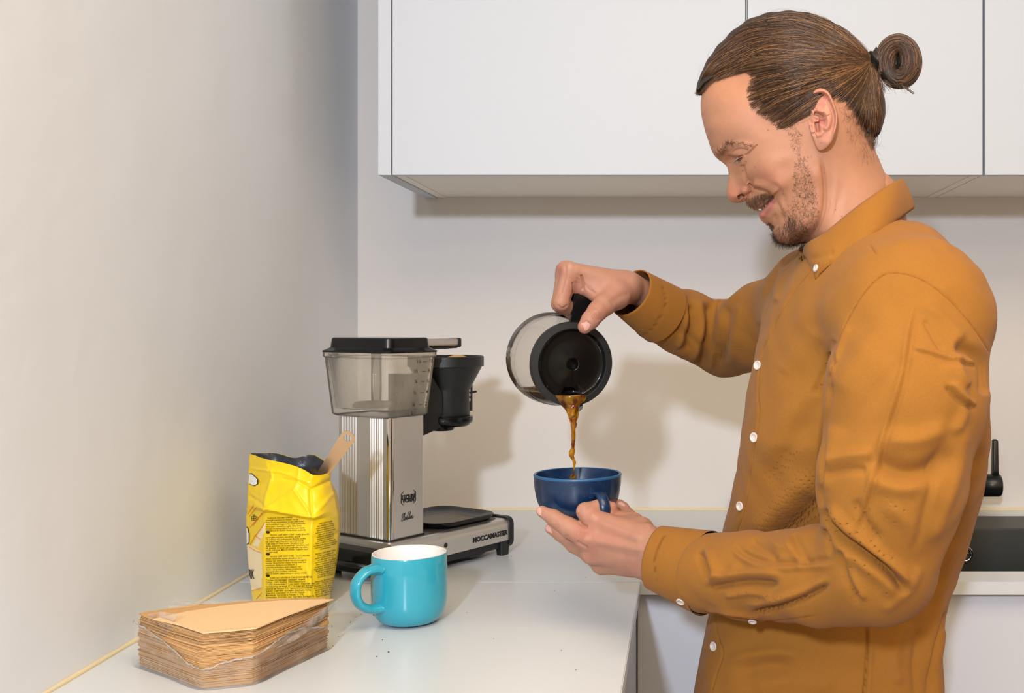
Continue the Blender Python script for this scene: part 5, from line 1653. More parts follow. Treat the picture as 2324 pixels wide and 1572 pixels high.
fing = [([pr(*kn[i]), pr(*pip[i]), pr(*dip[i]), pr(*tip[i])], 0.003) for i in range(4)]
thumb = ([pr(1398, 670, 1.394, 31), pr(1371, 692, 1.376, 25), pr(1356, 706, 1.366, 22.5), pr(1340, 726, 1.358, 20.5), pr(1327.5, 741, 1.355, 16.5)], 0.004)
web = [(pr(1352, 668, 1.390, 18), pr(1324, 644, 1.396, 17)), (pr(1300, 634, 1.392, 15), pr(1312, 656, 1.396, 13)), (pr(1340, 655, 1.41, 24), pr(1318, 640, 1.42, 22))]
V, Q = build_hand(fing + [thumb], palm, web, P(1235, 800, 1.385) - Vector((0.004, 0.065, 0)), P(1500, 570, 1.40) + Vector((0.006, 0.085, 0)), 0.00115)
def hand_R(V):
    px, py = proj(V)
    d = np.zeros(len(V))
    S = lambda pts, wd, am, mode='ridge', ends=0.12: stroke(px, py, pts, wd, am, mode, ends)
    d += S([(1319, 622), (1322, 634), (1323, 648), (1322, 660)], 2.2, -2.6) + S([(1299, 640), (1302, 652), (1301, 664)], 2.0, -1.3)
    d += S([(1303, 660), (1298, 672), (1296, 684)], 2.0, -1.2)
    for o_ in (0, 4, 8): d += S([(1318 - o_, 628 + 2 * o_), (1312 - o_, 622 + 2 * o_)], 1.4, -0.5)
    for a in (0, 1, 2, 3, 4): d += S([(1326 + 5 * a, 640 + 3 * a), (1332 + 4 * a, 654 + 2 * a), (1345 + 3 * a, 662 + a)], 1.8, -0.45)
    for a in (-4, 0, 4): d += S([(1346 + a, 712 - 0.6 * a), (1354 + a, 722 - .6 * a), (1361 + a, 727 - .6 * a)], 1.4, -0.6)
    d += S([(1352, 700), (1340, 714)], 8, 0.5) + blob(px, py, (1357, 708), 8, 0.8)
    # thumb nail: bed outline and raised plate
    nl = [(1319.5, 733.5), (1331, 729.5), (1341.5, 737.5), (1338.5, 746), (1327.5, 752)]
    ins = _inpoly(px, py, nl)
    d += np.where(ins & (V[:, 1] < 1.36), 0.00045, 0)
    d += S([(1319, 734), (1331, 729), (1342, 737)], 1.3, -0.9, ends=0.05) + S([(1342, 737), (1338, 748)], 1.2, -0.6) + S([(1319, 734), (1327, 753)], 1.2, -0.6)
    d += blob(px, py, (1274, 604), 9, 1.0) + blob(px, py, (1295, 603), 9, 1.2) + S([(1284, 600), (1282, 630), (1272, 668)], 3.0, -1.0)
    d += S([(1300, 606), (1350, 620), (1410, 640)], 10, 0.7) + S([(1264, 690), (1276, 700), (1290, 690)], 2, -0.7)
    d += S([(1385, 690), (1408, 672), (1430, 668)], 8, -0.8)
    return d, nl
N_ = vnormals(V, Q)
dd, nl = hand_R(V)
facing = smoothstep(0.05, 0.35, (N_ * ((np.array(EYE) - V) / np.linalg.norm(np.array(EYE) - V, axis=1, keepdims=True))).sum(1))
V = V + N_ * (1.5 * dd * facing)[:, None]
px, py = proj(V)
HSKIN = rgb(172, 125, 103)
def hand_tone(px, py, pink, pale, nail, nm):
    c = np.tile(np.array(HSKIN), (len(px), 1))
    for x, y, r, a in pink:
        c = tone_mix(c, rgb(166, 100, 86), a * np.exp(-((px - x) ** 2 + (py - y) ** 2) / r ** 2))
    for x, y, r, a in pale:
        c = tone_mix(c, rgb(192, 152, 124), a * np.exp(-((px - x) ** 2 + (py - y) ** 2) / r ** 2))
    for pl in nail:
        m = (_inpoly(px, py, pl) & nm).astype(float)
        c = tone_mix(c, rgb(204, 158, 144), 0.9 * m)
    return c
RC = hand_tone(px, py, [(1325, 742, 16, 0.5), (1272, 610, 14, 0.5), (1268, 690, 14, 0.35), (1300, 655, 22, 0.35), (1350, 700, 20, 0.3), (1400, 650, 30, 0.2)], [(1296, 606, 10, 0.35), (1270, 688, 8, 0.3)], [nl], V[:, 1] < 1.365)
HANDR = (V, Q, RC)

# left hand: back of the hand to the camera, cup resting on middle and ring fingers, index through the handle
kn = [(1350, 1183, 1.292, 27), (1334, 1219, 1.288, 27), (1345, 1253, 1.296, 26), (1366, 1278, 1.310, 23)]
wr = [(1462, 1218, 1.262, 30), (1466, 1238, 1.258, 32), (1468, 1262, 1.260, 33), (1466, 1284, 1.268, 28)]
palm = [(pr(*wr[i]), pr(*kn[i])) for i in range(4)]
palm += [(pr(1470, 1238, 1.256, 40), pr(1580, 1285, 1.195, 44)), (pr(1470, 1274, 1.262, 38), pr(1580, 1306, 1.20, 44)), (pr(1455, 1202, 1.285, 30), pr(1395, 1188, 1.312, 24)),
         (pr(1400, 1215, 1.300, 36), pr(1440, 1250, 1.285, 40)), (pr(1360, 1240, 1.315, 28), pr(1440, 1262, 1.29, 36))]
fing = [([pr(*kn[0]), pr(1328, 1160, 1.292, 19.5), pr(1362, 1146, 1.3005, 14), pr(1388, 1151, 1.304, 13.5)], 0.004),
        ([pr(*kn[1]), pr(1290, 1196, 1.292, 22), pr(1256, 1174, 1.297, 17.5), pr(1230, 1160, 1.301, 13)], 0.004),
        ([pr(*kn[2]), pr(1303, 1236, 1.322, 18), pr(1272, 1213, 1.335, 14.5), pr(1249, 1199, 1.341, 12)], 0.004),
        ([pr(*kn[3]), pr(1330, 1255, 1.352, 15), pr(1310, 1228, 1.372, 13), pr(1300, 1208, 1.378, 11)], 0.004)]
thumb = ([pr(1440, 1192, 1.312, 26), pr(1424, 1174, 1.338, 20), pr(1412, 1154, 1.352, 15.5), pr(1405, 1144, 1.356, 12)], 0.004)
web = [(pr(1430, 1185, 1.310, 22), pr(1385, 1180, 1.305, 20))]
V, Q = build_hand(fing + [thumb], palm, web, P(1205, 1340, 1.30) - Vector((0.004, 0.15, 0.01)), P(1560, 1115, 1.31) + Vector((0.004, 0.10, 0)), 0.0012)
def hand_L(V):
    px, py = proj(V)
    d = np.zeros(len(V))
    S = lambda pts, wd, am, mode='ridge', ends=0.12: stroke(px, py, pts, wd, am, mode, ends)
    nails = [[(1216, 1152), (1221, 1148), (1228, 1150), (1228.5, 1170), (1222, 1168), (1216, 1160)], [(1237, 1196), (1243, 1189), (1250, 1196), (1252.5, 1209), (1246, 1208), (1238, 1203)], [(1401, 1140), (1409, 1137), (1418, 1143), (1417, 1148), (1405, 1144)]]
    for nlp in nails:
        d += np.where(_inpoly(px, py, nlp), 0.0004, 0)
    d += S([(1222, 1147.5), (1228.5, 1152), (1229, 1171)], 1.3, -0.9, ends=0.05) + S([(1244, 1188), (1251, 1196), (1253, 1210)], 1.2, -0.9, ends=0.05) + S([(1403, 1143), (1412, 1146), (1418, 1149)], 1.1, -0.7, ends=0.05)
    for a in (-3, 0, 3.5): d += S([(1259 + a, 1178), (1263 + a, 1187), (1262 + a, 1194)], 1.4, -0.5)
    d += blob(px, py, (1264, 1185), 9, 0.8)
    for a in (-5, -1, 3, 8): d += S([(1234 + a, 1160), (1236 + a, 1172)], 1.1, -0.22)
    for a in (-3, 1, 5): d += S([(1284 + a, 1213), (1289 + a, 1224), (1290 + a, 1234)], 1.5, -0.55)
    for a in (-8, -2, 5): d += S([(1306 + a, 1196), (1310 + a, 1206), (1308 + a, 1216)], 1.6, -0.28)
    d += S([(1315, 1183), (1322, 1191), (1334, 1197)], 3.2, -1.8) + S([(1308, 1228), (1320, 1236), (1334, 1243)], 3.0, -1.6)
    d += blob(px, py, (1346, 1174), 11, 1.7) + blob(px, py, (1327, 1176), 8, 0.8) + blob(px, py, (1331, 1222), 12, 2.0) + blob(px, py, (1343, 1256), 10, 0.8)
    d += S([(1352, 1180), (1400, 1200), (1460, 1222)], 9, 1.1) + S([(1340, 1224), (1400, 1236), (1465, 1248)], 9, 0.9) + S([(1348, 1202), (1400, 1220), (1450, 1236)], 8, -0.8)
    d += S([(1350, 1240), (1400, 1255), (1450, 1265)], 8, -0.5)
    d += S([(1390, 1164), (1412, 1166), (1438, 1162)], 4, -1.0) + S([(1436, 1160), (1460, 1176), (1480, 1196)], 7, 0.8)
    for a in range(5): d += S([(1330 + 3 * a, 1158 + 6 * a), (1340 + 3 * a, 1153 + 6 * a)], 1.3, -0.25)
    d += S([(1324, 1142), (1312, 1152), (1310, 1166)], 3, 0.5)
    return d, nails
N_ = vnormals(V, Q)
dd, nails = hand_L(V)
facing = smoothstep(0.05, 0.35, (N_ * ((np.array(EYE) - V) / np.linalg.norm(np.array(EYE) - V, axis=1, keepdims=True))).sum(1))
V = V + N_ * (1.5 * dd * facing)[:, None]
px, py = proj(V)
LCc = hand_tone(px, py, [(1346, 1178, 20, 0.35), (1330, 1218, 22, 0.55), (1345, 1255, 16, 0.4), (1400, 1155, 14, 0.5), (1315, 1200, 16, 0.3), (1440, 1290, 30, 0.3), (1390, 1215, 30, 0.3)], [(1348, 1172, 8, 0.3), (1330, 1224, 9, 0.3)], nails, np.ones(len(V), bool))
HANDL = (V, Q, LCc)
# ------------------------------------------------------------------ the man: shirt
TD = 1.215                                           # distance of the middle of the trunk
# rows of the trunk: pixel row, front and back outline, half breadth (m)
TR = [(470, 2010, 2075, 0.020), (490, 1950, 2094, 0.065), (525, 1885, 2138, 0.112), (570, 1845, 2170, 0.138), (620, 1812, 2198, 0.150), (700, 1768, 2228, 0.155), (780, 1735, 2248, 0.157), (860, 1714, 2254, 0.158), (930, 1702, 2262, 0.158), (1000, 1694, 2264, 0.156), (1100, 1680, 2254, 0.154),
      (1200, 1655, 2234, 0.140), (1300, 1634, 2204, 0.131), (1390, 1624, 2172, 0.130), (1450, 1612, 2162, 0.133), (1520, 1596, 2160, 0.138), (1600, 1582, 2162, 0.142), (1760, 1560, 2168, 0.146)]
tr = np.array(TR, float)
t_off = np.interp(tr[:, 0], [1000, 1250], [0.0, 0.065])          # the hips are farther back than the chest
tz = CAMZ + (VY - tr[:, 0]) * (1.15 + t_off) / F
def trunk(g):
    """stack of rounded sections, turned a little towards the camera"""
    z = np.asarray(g.z)
    o = np.argsort(tz)
    fx = np.interp(z, tz[o], ((tr[:, 1] - VX) * (1.16 + t_off) / F)[o]); bx_ = np.interp(z, tz[o], ((tr[:, 2] - VX) * (1.148 + t_off) / F)[o]); hb = np.interp(z, tz[o], tr[:, 3][o])
    cx_ = (fx + bx_) / 2; a = (bx_ - fx) / 2
    x, y = g.x - cx_, g.y - TD - np.interp(z, tz[o], t_off[o])
    q = np.float32(0.10)                                   # turn
    u_, v_ = x * (1 - q * q / 2) + y * q * 0.4, y * (1 - q * q / 2) - x * q * 0.6
    e = 2.35
    r = (np.abs(u_ / a) ** e + np.abs(v_ / hb) ** e) ** (1 / e)
    return np.maximum((r - 1) * np.minimum(a, hb), z - tz.max()).astype(np.float32)
def S_near_up(g): return chain(g, [(np.array(P(2070, 745, 1.028)), 0.0735), (np.array(P(2055, 900, 0.992)), 0.0705), (np.array(P(2022, 1090, 0.978)), 0.0635), (np.array(P(1996, 1272, 0.985)), 0.0545)], 0.02)
CUT_N = (P(1588, 1296, 1.186), (P(1490, 1266, 1.222) - P(1604, 1300, 1.176)).normalized())
CUT_F = (P(1492, 704, 1.470), (P(1432, 664, 1.432) - P(1505, 712, 1.478)).normalized())
def cutp(g, c): return (g.x - c[0].x) * c[1].x + (g.y - c[0].y) * c[1].y + (g.z - c[0].z) * c[1].z
def S_near_fore(g): return np.maximum(_nf(g), cutp(g, CUT_N)).astype(np.float32)
def S_far_fore(g): return np.maximum(_ff(g), cutp(g, CUT_F)).astype(np.float32)
def _nf(g): return chain(g, [(np.array(P(1986, 1294, 0.993)), 0.0510), (np.array(P(1860, 1306, 1.036)), 0.0462), (np.array(P(1700, 1306, 1.118)), 0.0438), (np.array(P(1570, 1296, 1.198)), 0.0425)], 0.012)
def S_far_up(g): return chain(g, [(np.array(P(1855, 690, 1.355)), 0.062), (np.array(P(1740, 740, 1.47)), 0.058), (np.array(P(1650, 772, 1.585)), 0.052)], 0.02)
def _ff(g): return chain(g, [(np.array(P(1645, 772, 1.585)), 0.0520), (np.array(P(1560, 735, 1.525)), 0.0455), (np.array(P(1480, 702, 1.475)), 0.0400)], 0.012)
def S_yoke(g): return cone(g, P(2068, 716, 1.045), P(1856, 690, 1.345), 0.066, 0.062)
def shirt_field(g):
    t = smin(trunk(g), S_yoke(g), 0.06)
    a = smin(t, S_near_up(g), np.float32(0.006) + np.float32(0.030) * smoothstep(P(0, 860, 1.05).z, P(0, 720, 1.05).z, g.z).astype(np.float32))
    a = smin(a, S_far_up(g), 0.030)
    b = smin(a, S_near_fore(g), 0.010)
    return smin(b, S_far_fore(g), 0.012)
g = Grid((-0.075, 0.890, P(0, 1700, TD).z), (0.375, 1.665, P(0, 500, TD).z), 0.0036)
f = shirt_field(g)
# open the neck, and the sleeve ends
f = np.maximum(f, -cone(g, P(1945, 470, 1.185), P(1942, 585, 1.185), 0.070, 0.060))
V, Q = surface_nets(g, f)
del f
V = smooth_mesh(V, Q, 2, 0.5)
V, Q = subdivide(V, Q)
p_ = Pts(V)
lab = np.stack([smin(trunk(p_), S_yoke(p_), 0.06), S_near_up(p_), S_near_fore(p_), S_far_up(p_), S_far_fore(p_)], 1).argmin(1)
px, py = proj(V)
near = (lab == 1) | (lab == 2); far = (lab == 3) | (lab == 4); body_ = lab == 0
# soft membership so that strokes do not end in a step
def soft(m, it=6):
    e = np.concatenate([Q[:, [0, 1]], Q[:, [1, 2]]]); e = np.concatenate([e, e[:, ::-1]])
    deg = np.bincount(e[:, 0], minlength=len(V))
    v = m.astype(float)
    for _ in range(it): v = np.bincount(e[:, 0], v[e[:, 1]], len(V)) / np.maximum(deg, 1)
    return v
wn, wfar, wb = soft(near), soft(far), soft(body_)
S = lambda pts, wd, am, mode='ridge', ends=0.15: stroke(px, py, pts, wd, am, mode, ends)
dn = np.zeros(len(V)); df_ = np.zeros(len(V)); db = np.zeros(len(V))
# sleeve on the camera's side -- upper arm
dn += S([(2088, 660), (2068, 740), (2048, 860), (2010, 985), (1976, 1110), (1930, 1240)], 9, 2.6, 'fold', 0.2)
dn += S([(1962, 1015), (2000, 1050), (2060, 1072), (2120, 1058), (2165, 1010)], 24, -9.5, ends=0.3) + S([(1985, 985), (2050, 1000), (2115, 985), (2160, 950)], 22, 5.0, ends=0.3) + S([(1960, 1080), (2040, 1105), (2110, 1090)], 20, 4.5, ends=.3)
dn += S([(1870, 1050), (1920, 1035), (1985, 1030)], 12, 3.5) + S([(1866, 1080), (1915, 1065), (1970, 1066)], 10, -3.5)
dn += S([(2095, 722), (2120, 765), (2142, 795)], 6, -2.2) + S([(2065, 790), (2120, 803), (2180, 822), (2230, 826)], 6, -2.2, 'fold')
dn += S([(2162, 785), (2195, 790), (2225, 810), (2240, 850), (2238, 900)], 12, -7.5) + S([(2150, 870), (2180, 905), (2215, 925)], 8, -4.0, 'fold') + S([(2170, 800), (2176, 840), (2200, 880)], 10, 3.5)
dn += S([(2140, 820), (2170, 860), (2190, 930), (2160, 990)], 12, 3.0) + S([(1895, 900), (1960, 800), (2030, 690)], 26, 2.0) + S([(1900, 1000), (1985, 890), (2070, 800)], 18, -1.8)
dn += S([(1890, 960), (1880, 1040), (1868, 1120)], 16, 2.2) + S([(2195, 960), (2160, 1120), (2110, 1240)], 14, 2.5) + S([(2140, 1000), (2110, 1130), (2070, 1260)], 12, -2.2)
dn += S([(2085, 690), (2140, 720), (2190, 775)], 14, 2.4) + S([(1930, 735), (1900, 800), (1884, 860)], 8, 2.0)
# elbow: the deep crease running to the point of the elbow
dn += S([(1862, 1150), (1880, 1185), (1912, 1218), (1960, 1252), (2010, 1290), (2046, 1328), (2052, 1350)], 9, -9.0, ends=0.1) + S([(1875, 1140), (1925, 1195), (1985, 1245), (2045, 1300), (2066, 1340)], 13, 5.5, ends=0.15)
dn += S([(1882, 1215), (1950, 1270), (2015, 1325), (2030, 1370)], 16, 4.0, ends=.2) + S([(1920, 1240), (1926, 1300), (1960, 1370)], 12, -3.5, 'fold') + S([(1940, 1130), (1960, 1180), (2000, 1230)], 12, -2.5)
dn += S([(1990, 1130), (2060, 1190), (2085, 1270)], 20, 3.0, ends=.3) + S([(2090, 1280), (2060, 1340), (2000, 1390)], 12, 2.0)
# forearm
dn += S([(1600, 1338), (1652, 1326), (1706, 1320), (1770, 1326)], 7, -6.0) + S([(1592, 1318), (1650, 1306), (1712, 1300), (1780, 1304)], 9, 4.6) + S([(1640, 1352), (1700, 1344), (1760, 1352)], 8, 3.0)
dn += S([(1700, 1392), (1760, 1380), (1820, 1360), (1886, 1322)], 6, -5.0) + S([(1690, 1372), (1760, 1360), (1830, 1338), (1880, 1308)], 8, 3.6) + S([(1600, 1388), (1660, 1396), (1730, 1408)], 6, -2.6, 'fold')
dn += S([(1588, 1250), (1596, 1285), (1612, 1322)], 8, -4.5) + S([(1604, 1240), (1618, 1280), (1636, 1312)], 10, 4.0) + S([(1660, 1232), (1690, 1262), (1752, 1282), (1860, 1278), (1898, 1270)], 9, 3.4, 'fold')
dn += S([(1700, 1225), (1740, 1250), (1765, 1275)], 10, -2.8) + S([(1790, 1210), (1810, 1250), (1830, 1290)], 12, 2.8, 'fold') + S([(1740, 1215), (1770, 1240), (1800, 1240)], 9, 1.8)
dn += S([(1860, 1198), (1880, 1230), (1885, 1262)], 7, -3.4) + S([(1655, 1330), (1668, 1300), (1664, 1270)], 12, 1.6)
# trunk
db += S([(1878, 850), (1835, 890), (1790, 950), (1748, 1030), (1725, 1075)], 26, 3.6, ends=.3) + S([(1862, 930), (1815, 985), (1770, 1050), (1730, 1120)], 22, -3.2, ends=.3) + S([(1866, 1060), (1800, 1120), (1740, 1180), (1690, 1225)], 26, 5.0, ends=.25) + S([(1868, 1130), (1800, 1200), (1750, 1230)], 22, -6.0, ends=.2)
db += S([(1890, 800), (1868, 850), (1850, 900)], 9, -4.0) + S([(1862, 745), (1820, 800), (1770, 850)], 22, 1.8) + S([(1950, 660), (1860, 700), (1790, 760)], 24, 1.5, ends=.3) + S([(1995, 605), (1960, 650), (1925, 700)], 10, -1.4)
db += S([(1640, 1500), (1700, 1486), (1760, 1478), (1830, 1486)], 16, 4.2, ends=.25) + S([(1660, 1535), (1740, 1510), (1820, 1520)], 16, -3.6, ends=.3) + S([(1700, 1560), (1800, 1545), (1900, 1560)], 18, 2.0)
db += S([(1965, 1412), (1968, 1480), (1960, 1580)], 3.0, -2.4, ends=.02) + S([(1974, 1412), (1977, 1480), (1970, 1580)], 5, 1.2, ends=.02)
db += S([(2246, 960), (2190, 1130), (2140, 1290), (2100, 1460)], 14, -4.0, ends=.2) + S([(2225, 1030), (2170, 1200), (2125, 1380), (2100, 1572)], 14, 4.2, ends=.2) + S([(2150, 1385), (2118, 1470), (2108, 1590)], 6, -4.2, ends=.1) + S([(2140, 1420), (2128, 1500), (2126, 1600)], 8, 3.0, ends=.1)
db += S([(2060, 1400), (2030, 1470), (2040, 1560)], 16, 2.6) + S([(2090, 1420), (2075, 1500), (2080, 1590)], 9, -2.6) + S([(2180, 1080), (2120, 1250), (2075, 1390)], 16, -2.4, ends=.25)
db += S([(2090, 505), (2130, 545), (2160, 580)], 10, 1.4) + S([(2040, 540), (2080, 600), (2160, 620)], 16, 1.2)
# sleeve on the far side
df_ += S([(1496, 652), (1506, 692), (1494, 740), (1478, 764)], 7, 3.4) + S([(1518, 655), (1530, 705), (1512, 768)], 7, -4.2) + S([(1540, 655), (1556, 710), (1546, 770), (1528, 795)], 8, 4.6) + S([(1562, 690), (1570, 735), (1556, 800)], 7, -5.0) + S([(1580, 676), (1594, 730), (1580, 800), (1560, 822)], 8, 4.6)
df_ += S([(1604, 680), (1612, 730), (1600, 800), (1588, 840)], 8, -4.8) + S([(1626, 672), (1634, 730), (1620, 800), (1610, 846)], 9, 4.2) + S([(1650, 690), (1648, 760), (1634, 830)], 9, -3.4) + S([(1680, 680), (1672, 760), (1656, 840)], 12, 2.6)
df_ += S([(1500, 700), (1540, 745), (1600, 790)], 10, -2.4) + S([(1560, 680), (1620, 690), (1690, 665)], 10, 2.2)
dm = S([(1768, 612), (1752, 640), (1744, 680)], 6, -3.6) + S([(1782, 604), (1770, 640), (1762, 690)], 7, 3.0) + S([(1740, 640), (1730, 690), (1726, 740)], 10, 2.0)
df_ += dm; db += dm
N_ = vnormals(V, Q)
vd = np.array(EYE) - V; vd /= np.linalg.norm(vd, axis=1, keepdims=True)
fc = smoothstep(-0.15, 0.25, (N_ * vd).sum(1))
# fine creasing everywhere, as worn cotton has
cw = (np.sin(V[:, 2] * 95 + 2.0 * np.sin(V[:, 0] * 60 + V[:, 1] * 35)) * np.sin(V[:, 0] * 70 - V[:, 1] * 80 + 1.6 * np.sin(V[:, 2] * 45))) * 0.0008
V = V + N_ * ((1.25 * dn * wn + 1.1 * df_ * wfar + 1.25 * db * wb) * fc + cw)[:, None]
# seams: grooves, with a darker line painted in for the stitching and its shadow
N_ = vnormals(V, Q)
px, py = proj(V)
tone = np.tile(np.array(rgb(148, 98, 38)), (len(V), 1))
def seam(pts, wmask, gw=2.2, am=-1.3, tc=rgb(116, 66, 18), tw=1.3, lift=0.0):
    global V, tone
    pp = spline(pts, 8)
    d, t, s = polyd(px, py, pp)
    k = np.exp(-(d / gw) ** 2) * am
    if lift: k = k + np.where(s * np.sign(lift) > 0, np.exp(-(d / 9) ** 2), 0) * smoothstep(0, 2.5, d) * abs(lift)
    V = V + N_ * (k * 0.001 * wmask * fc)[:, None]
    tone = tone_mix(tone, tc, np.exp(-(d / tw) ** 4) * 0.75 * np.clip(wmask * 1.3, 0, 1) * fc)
armw = np.clip(wn + wb, 0, 1) * smoothstep(0.2, 0.5, np.clip(wn + wb, 0, 1))
PLACK = [(1842, 612), (1800, 664), (1756, 742), (1730, 800), (1722, 850), (1721, 900), (1723, 930), (1717, 985), (1706, 1055), (1697, 1120), (1686, 1168), (1664, 1228), (1640, 1300), (1625, 1395), (1629, 1440), (1641, 1482), (1626, 1530), (1612, 1580), (1600, 1640)]
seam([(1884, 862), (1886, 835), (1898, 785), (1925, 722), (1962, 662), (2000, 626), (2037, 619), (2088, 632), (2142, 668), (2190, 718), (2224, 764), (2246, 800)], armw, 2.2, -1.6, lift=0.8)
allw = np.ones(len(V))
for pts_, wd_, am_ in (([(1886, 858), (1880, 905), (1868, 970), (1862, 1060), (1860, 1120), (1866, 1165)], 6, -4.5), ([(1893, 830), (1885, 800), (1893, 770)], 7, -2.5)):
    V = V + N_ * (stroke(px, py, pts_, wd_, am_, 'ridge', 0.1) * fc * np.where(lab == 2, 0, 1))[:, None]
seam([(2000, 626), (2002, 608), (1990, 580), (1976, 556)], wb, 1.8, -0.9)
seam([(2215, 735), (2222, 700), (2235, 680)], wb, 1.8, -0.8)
seam(PLACK, wb, 2.4, -2.6, rgb(70, 36, 10), 1.3, lift=-1.2)  # darkest line: shadow of the placket edge put into the colour
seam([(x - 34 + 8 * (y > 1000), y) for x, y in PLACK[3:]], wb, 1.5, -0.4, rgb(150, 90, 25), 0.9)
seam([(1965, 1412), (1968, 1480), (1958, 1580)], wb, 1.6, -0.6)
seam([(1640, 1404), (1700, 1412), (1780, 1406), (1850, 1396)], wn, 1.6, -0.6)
V = np.where((V[:, 2:3] < P(0, 1690, TD).z), V, V)
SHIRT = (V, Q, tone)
# ------------------------------------------------------------------ the man: assembly
M_skin = mat('skin', rgb(208, 152, 122), 0.5, spec=0.3, sss=0.10, attr='tone', bump=(1000, 0.4, 0.0005), vary=(140, 0.08))
M_shirt = mat('ochre_cotton', rgb(148, 98, 38), 0.9, spec=0.15, attr='tone', sheen=0.05, vary=(650, 0.12))
nt = M_shirt.node_tree                                  # woven threads as fine relief
tcn = nt.nodes.new('ShaderNodeTexCoord')
wv1 = nt.nodes.new('ShaderNodeTexNoise'); wv1.inputs['Scale'].default_value = 1.0; wv1.inputs['Detail'].default_value = 3
mpv = nt.nodes.new('ShaderNodeMapping'); mpv.inputs['Scale'].default_value = (700, 700, 2200)
bp = nt.nodes.new('ShaderNodeBump'); bp.inputs['Strength'].default_value = 0.35; bp.inputs['Distance'].default_value = 0.0006
nt.links.new(tcn.outputs['Object'], mpv.inputs['Vector']); nt.links.new(mpv.outputs['Vector'], wv1.inputs['Vector'])
nt.links.new(wv1.outputs['Fac'], bp.inputs['Height']); nt.links.new(bp.outputs['Normal'], nt.nodes['Principled BSDF'].inputs['Normal'])
M_button = mat('pearl_button', rgb(206, 194, 184), 0.3, coat=0.2, vary=(300, 0.06))
M_thread = mat('seam_thread', rgb(160, 96, 28), 0.8, vary=(300, 0.1))
M_trs = mat('dark_trousers', rgb(42, 44, 52), 0.85, vary=(200, 0.15), bump=(600, 0.2, 0.0006))
M_shoe = mat('black_shoes', rgb(24, 24, 25), 0.5, vary=(60, 0.15))

FOOT = Vector((P(1900, 0, TD).x, TD, 0.0))
man = empty('person', FOOT, 'man in an ochre shirt with a hair bun, pouring coffee into a cup', 'person')
FI = np.array(FOOT)
def part(name, V, Q, m, T=None, C=None, parent=None, smooth=True):
    V = np.asarray(V) - FI
    if T is not None and len(T):
        me = bpy.data.meshes.new(name)
        nq, nt_ = len(Q), len(T)
        me.vertices.add(len(V)); me.vertices.foreach_set('co', V.astype(np.float32).ravel())
        li = np.concatenate([np.asarray(Q).ravel(), np.asarray(T).ravel()]).astype(np.int32)
        me.loops.add(len(li)); me.loops.foreach_set('vertex_index', li)
        me.polygons.add(nq + nt_)
        me.polygons.foreach_set('loop_start', np.r_[np.arange(nq) * 4, nq * 4 + np.arange(nt_) * 3].astype(np.int32))
        me.update(calc_edges=True); me.validate()
    else:
        me = quads_mesh(V, Q, name)
    if C is not None: set_colors(me, C)
    return link(name, me, m, parent or man, smooth)
def part_bm(name, bm, m, parent=None, smooth=True, split=False):
    me = bm_mesh(bm) if isinstance(bm, bmesh.types.BMesh) else bm
    me.transform(Matrix.Translation(-FOOT))
    o = link(name, me, m, parent or man, smooth)
    if split:
        md = o.modifiers.new('es', 'EDGE_SPLIT'); md.split_angle = math.radians(40)
    return o

# inner trunk and arms of the body, under the clothes, joined to head and hands
g = Grid((-0.06, 0.96, 0.80), (0.36, 1.64, 1.44), 0.009)
inn = smin(np.maximum(trunk(g) + 0.018, g.z - P(0, 585, 1.15).z), cone(g, P(1945, 480, 1.185), P(1960, 640, 1.20), 0.052, 0.058), 0.03)
for fn_, k in ((S_near_up, 0.016), (_nf, 0.016), (S_far_up, 0.014), (_ff, 0.014)):
    inn = smin(inn, fn_(g) + k, 0.02)
BV, BQ = surface_nets(g, inn)
def combine(items):
    Vs, Qs, Ts, Cs, n = [], [], [], [], 0
    for V, Q, T, C in items:
        Vs.append(V); Qs.append(np.asarray(Q) + n); Cs.append(C)
        if T is not None and len(T): Ts.append(np.asarray(T) + n)
        n += len(V)
    return np.concatenate(Vs), np.concatenate(Qs), (np.concatenate(Ts) if Ts else None), np.concatenate(Cs)
skin_row = lambda n: np.tile(SKIN, (n, 1))
bodyset = [(HV, HQ, HT, HCOL)] + list(ears) + [(HANDR[0], HANDR[1], None, HANDR[2]), (HANDL[0], HANDL[1], None, HANDL[2]), (BV, BQ, None, skin_row(len(BV)))]
bv, bq, bt, bc = combine(bodyset)
body_o = part('body', bv, bq, M_skin, bt, bc)

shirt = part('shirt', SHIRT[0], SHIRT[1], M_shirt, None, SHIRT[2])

def const_tone(o, c):
    n = len(o.data.vertices)
    set_colors(o.data, np.tile(np.array(c), (n, 1)))
OCHRE = rgb(148, 98, 38)

# collar: stand and turned-down leaf -------------------------------------------
CD = 1.185
top = [(1823, 577, CD - 0.004), (1826, 560, CD - 0.022), (1838, 549, CD - 0.044), (1868, 532, CD - 0.062), (1902, 505, CD - 0.073), (1950, 466, CD - 0.076), (1998, 433, CD - 0.062), (2032, 412, CD - 0.034), (2047, 406, CD)]
bot = [(1838, 598, CD - 0.050), (1850, 634, CD - 0.086), (1862, 620, CD - 0.096), (1882, 603, CD - 0.102), (1912, 590, CD - 0.106), (1965, 551, CD - 0.110), (2008, 521, CD - 0.094), (2040, 497, CD - 0.060), (2074, 472, CD)]
tp_, bt_ = spline(top, 10), spline(bot, 10)
nc = len(tp_)
rows_ = 14
near_ = np.zeros((nc, rows_, 3))
for i in range(nc):
    a = np.array(P(*tp_[i])); b = np.array(P(*bt_[i]))
    for j in range(rows_):
        t = j / (rows_ - 1)
        p_ = a * (1 - t) + b * t
        out_ = np.array((0.0, -1.0, 0.15)) * 0.006 * math.sin(math.pi * t) ** 0.8
        near_[i, j] = p_ + out_
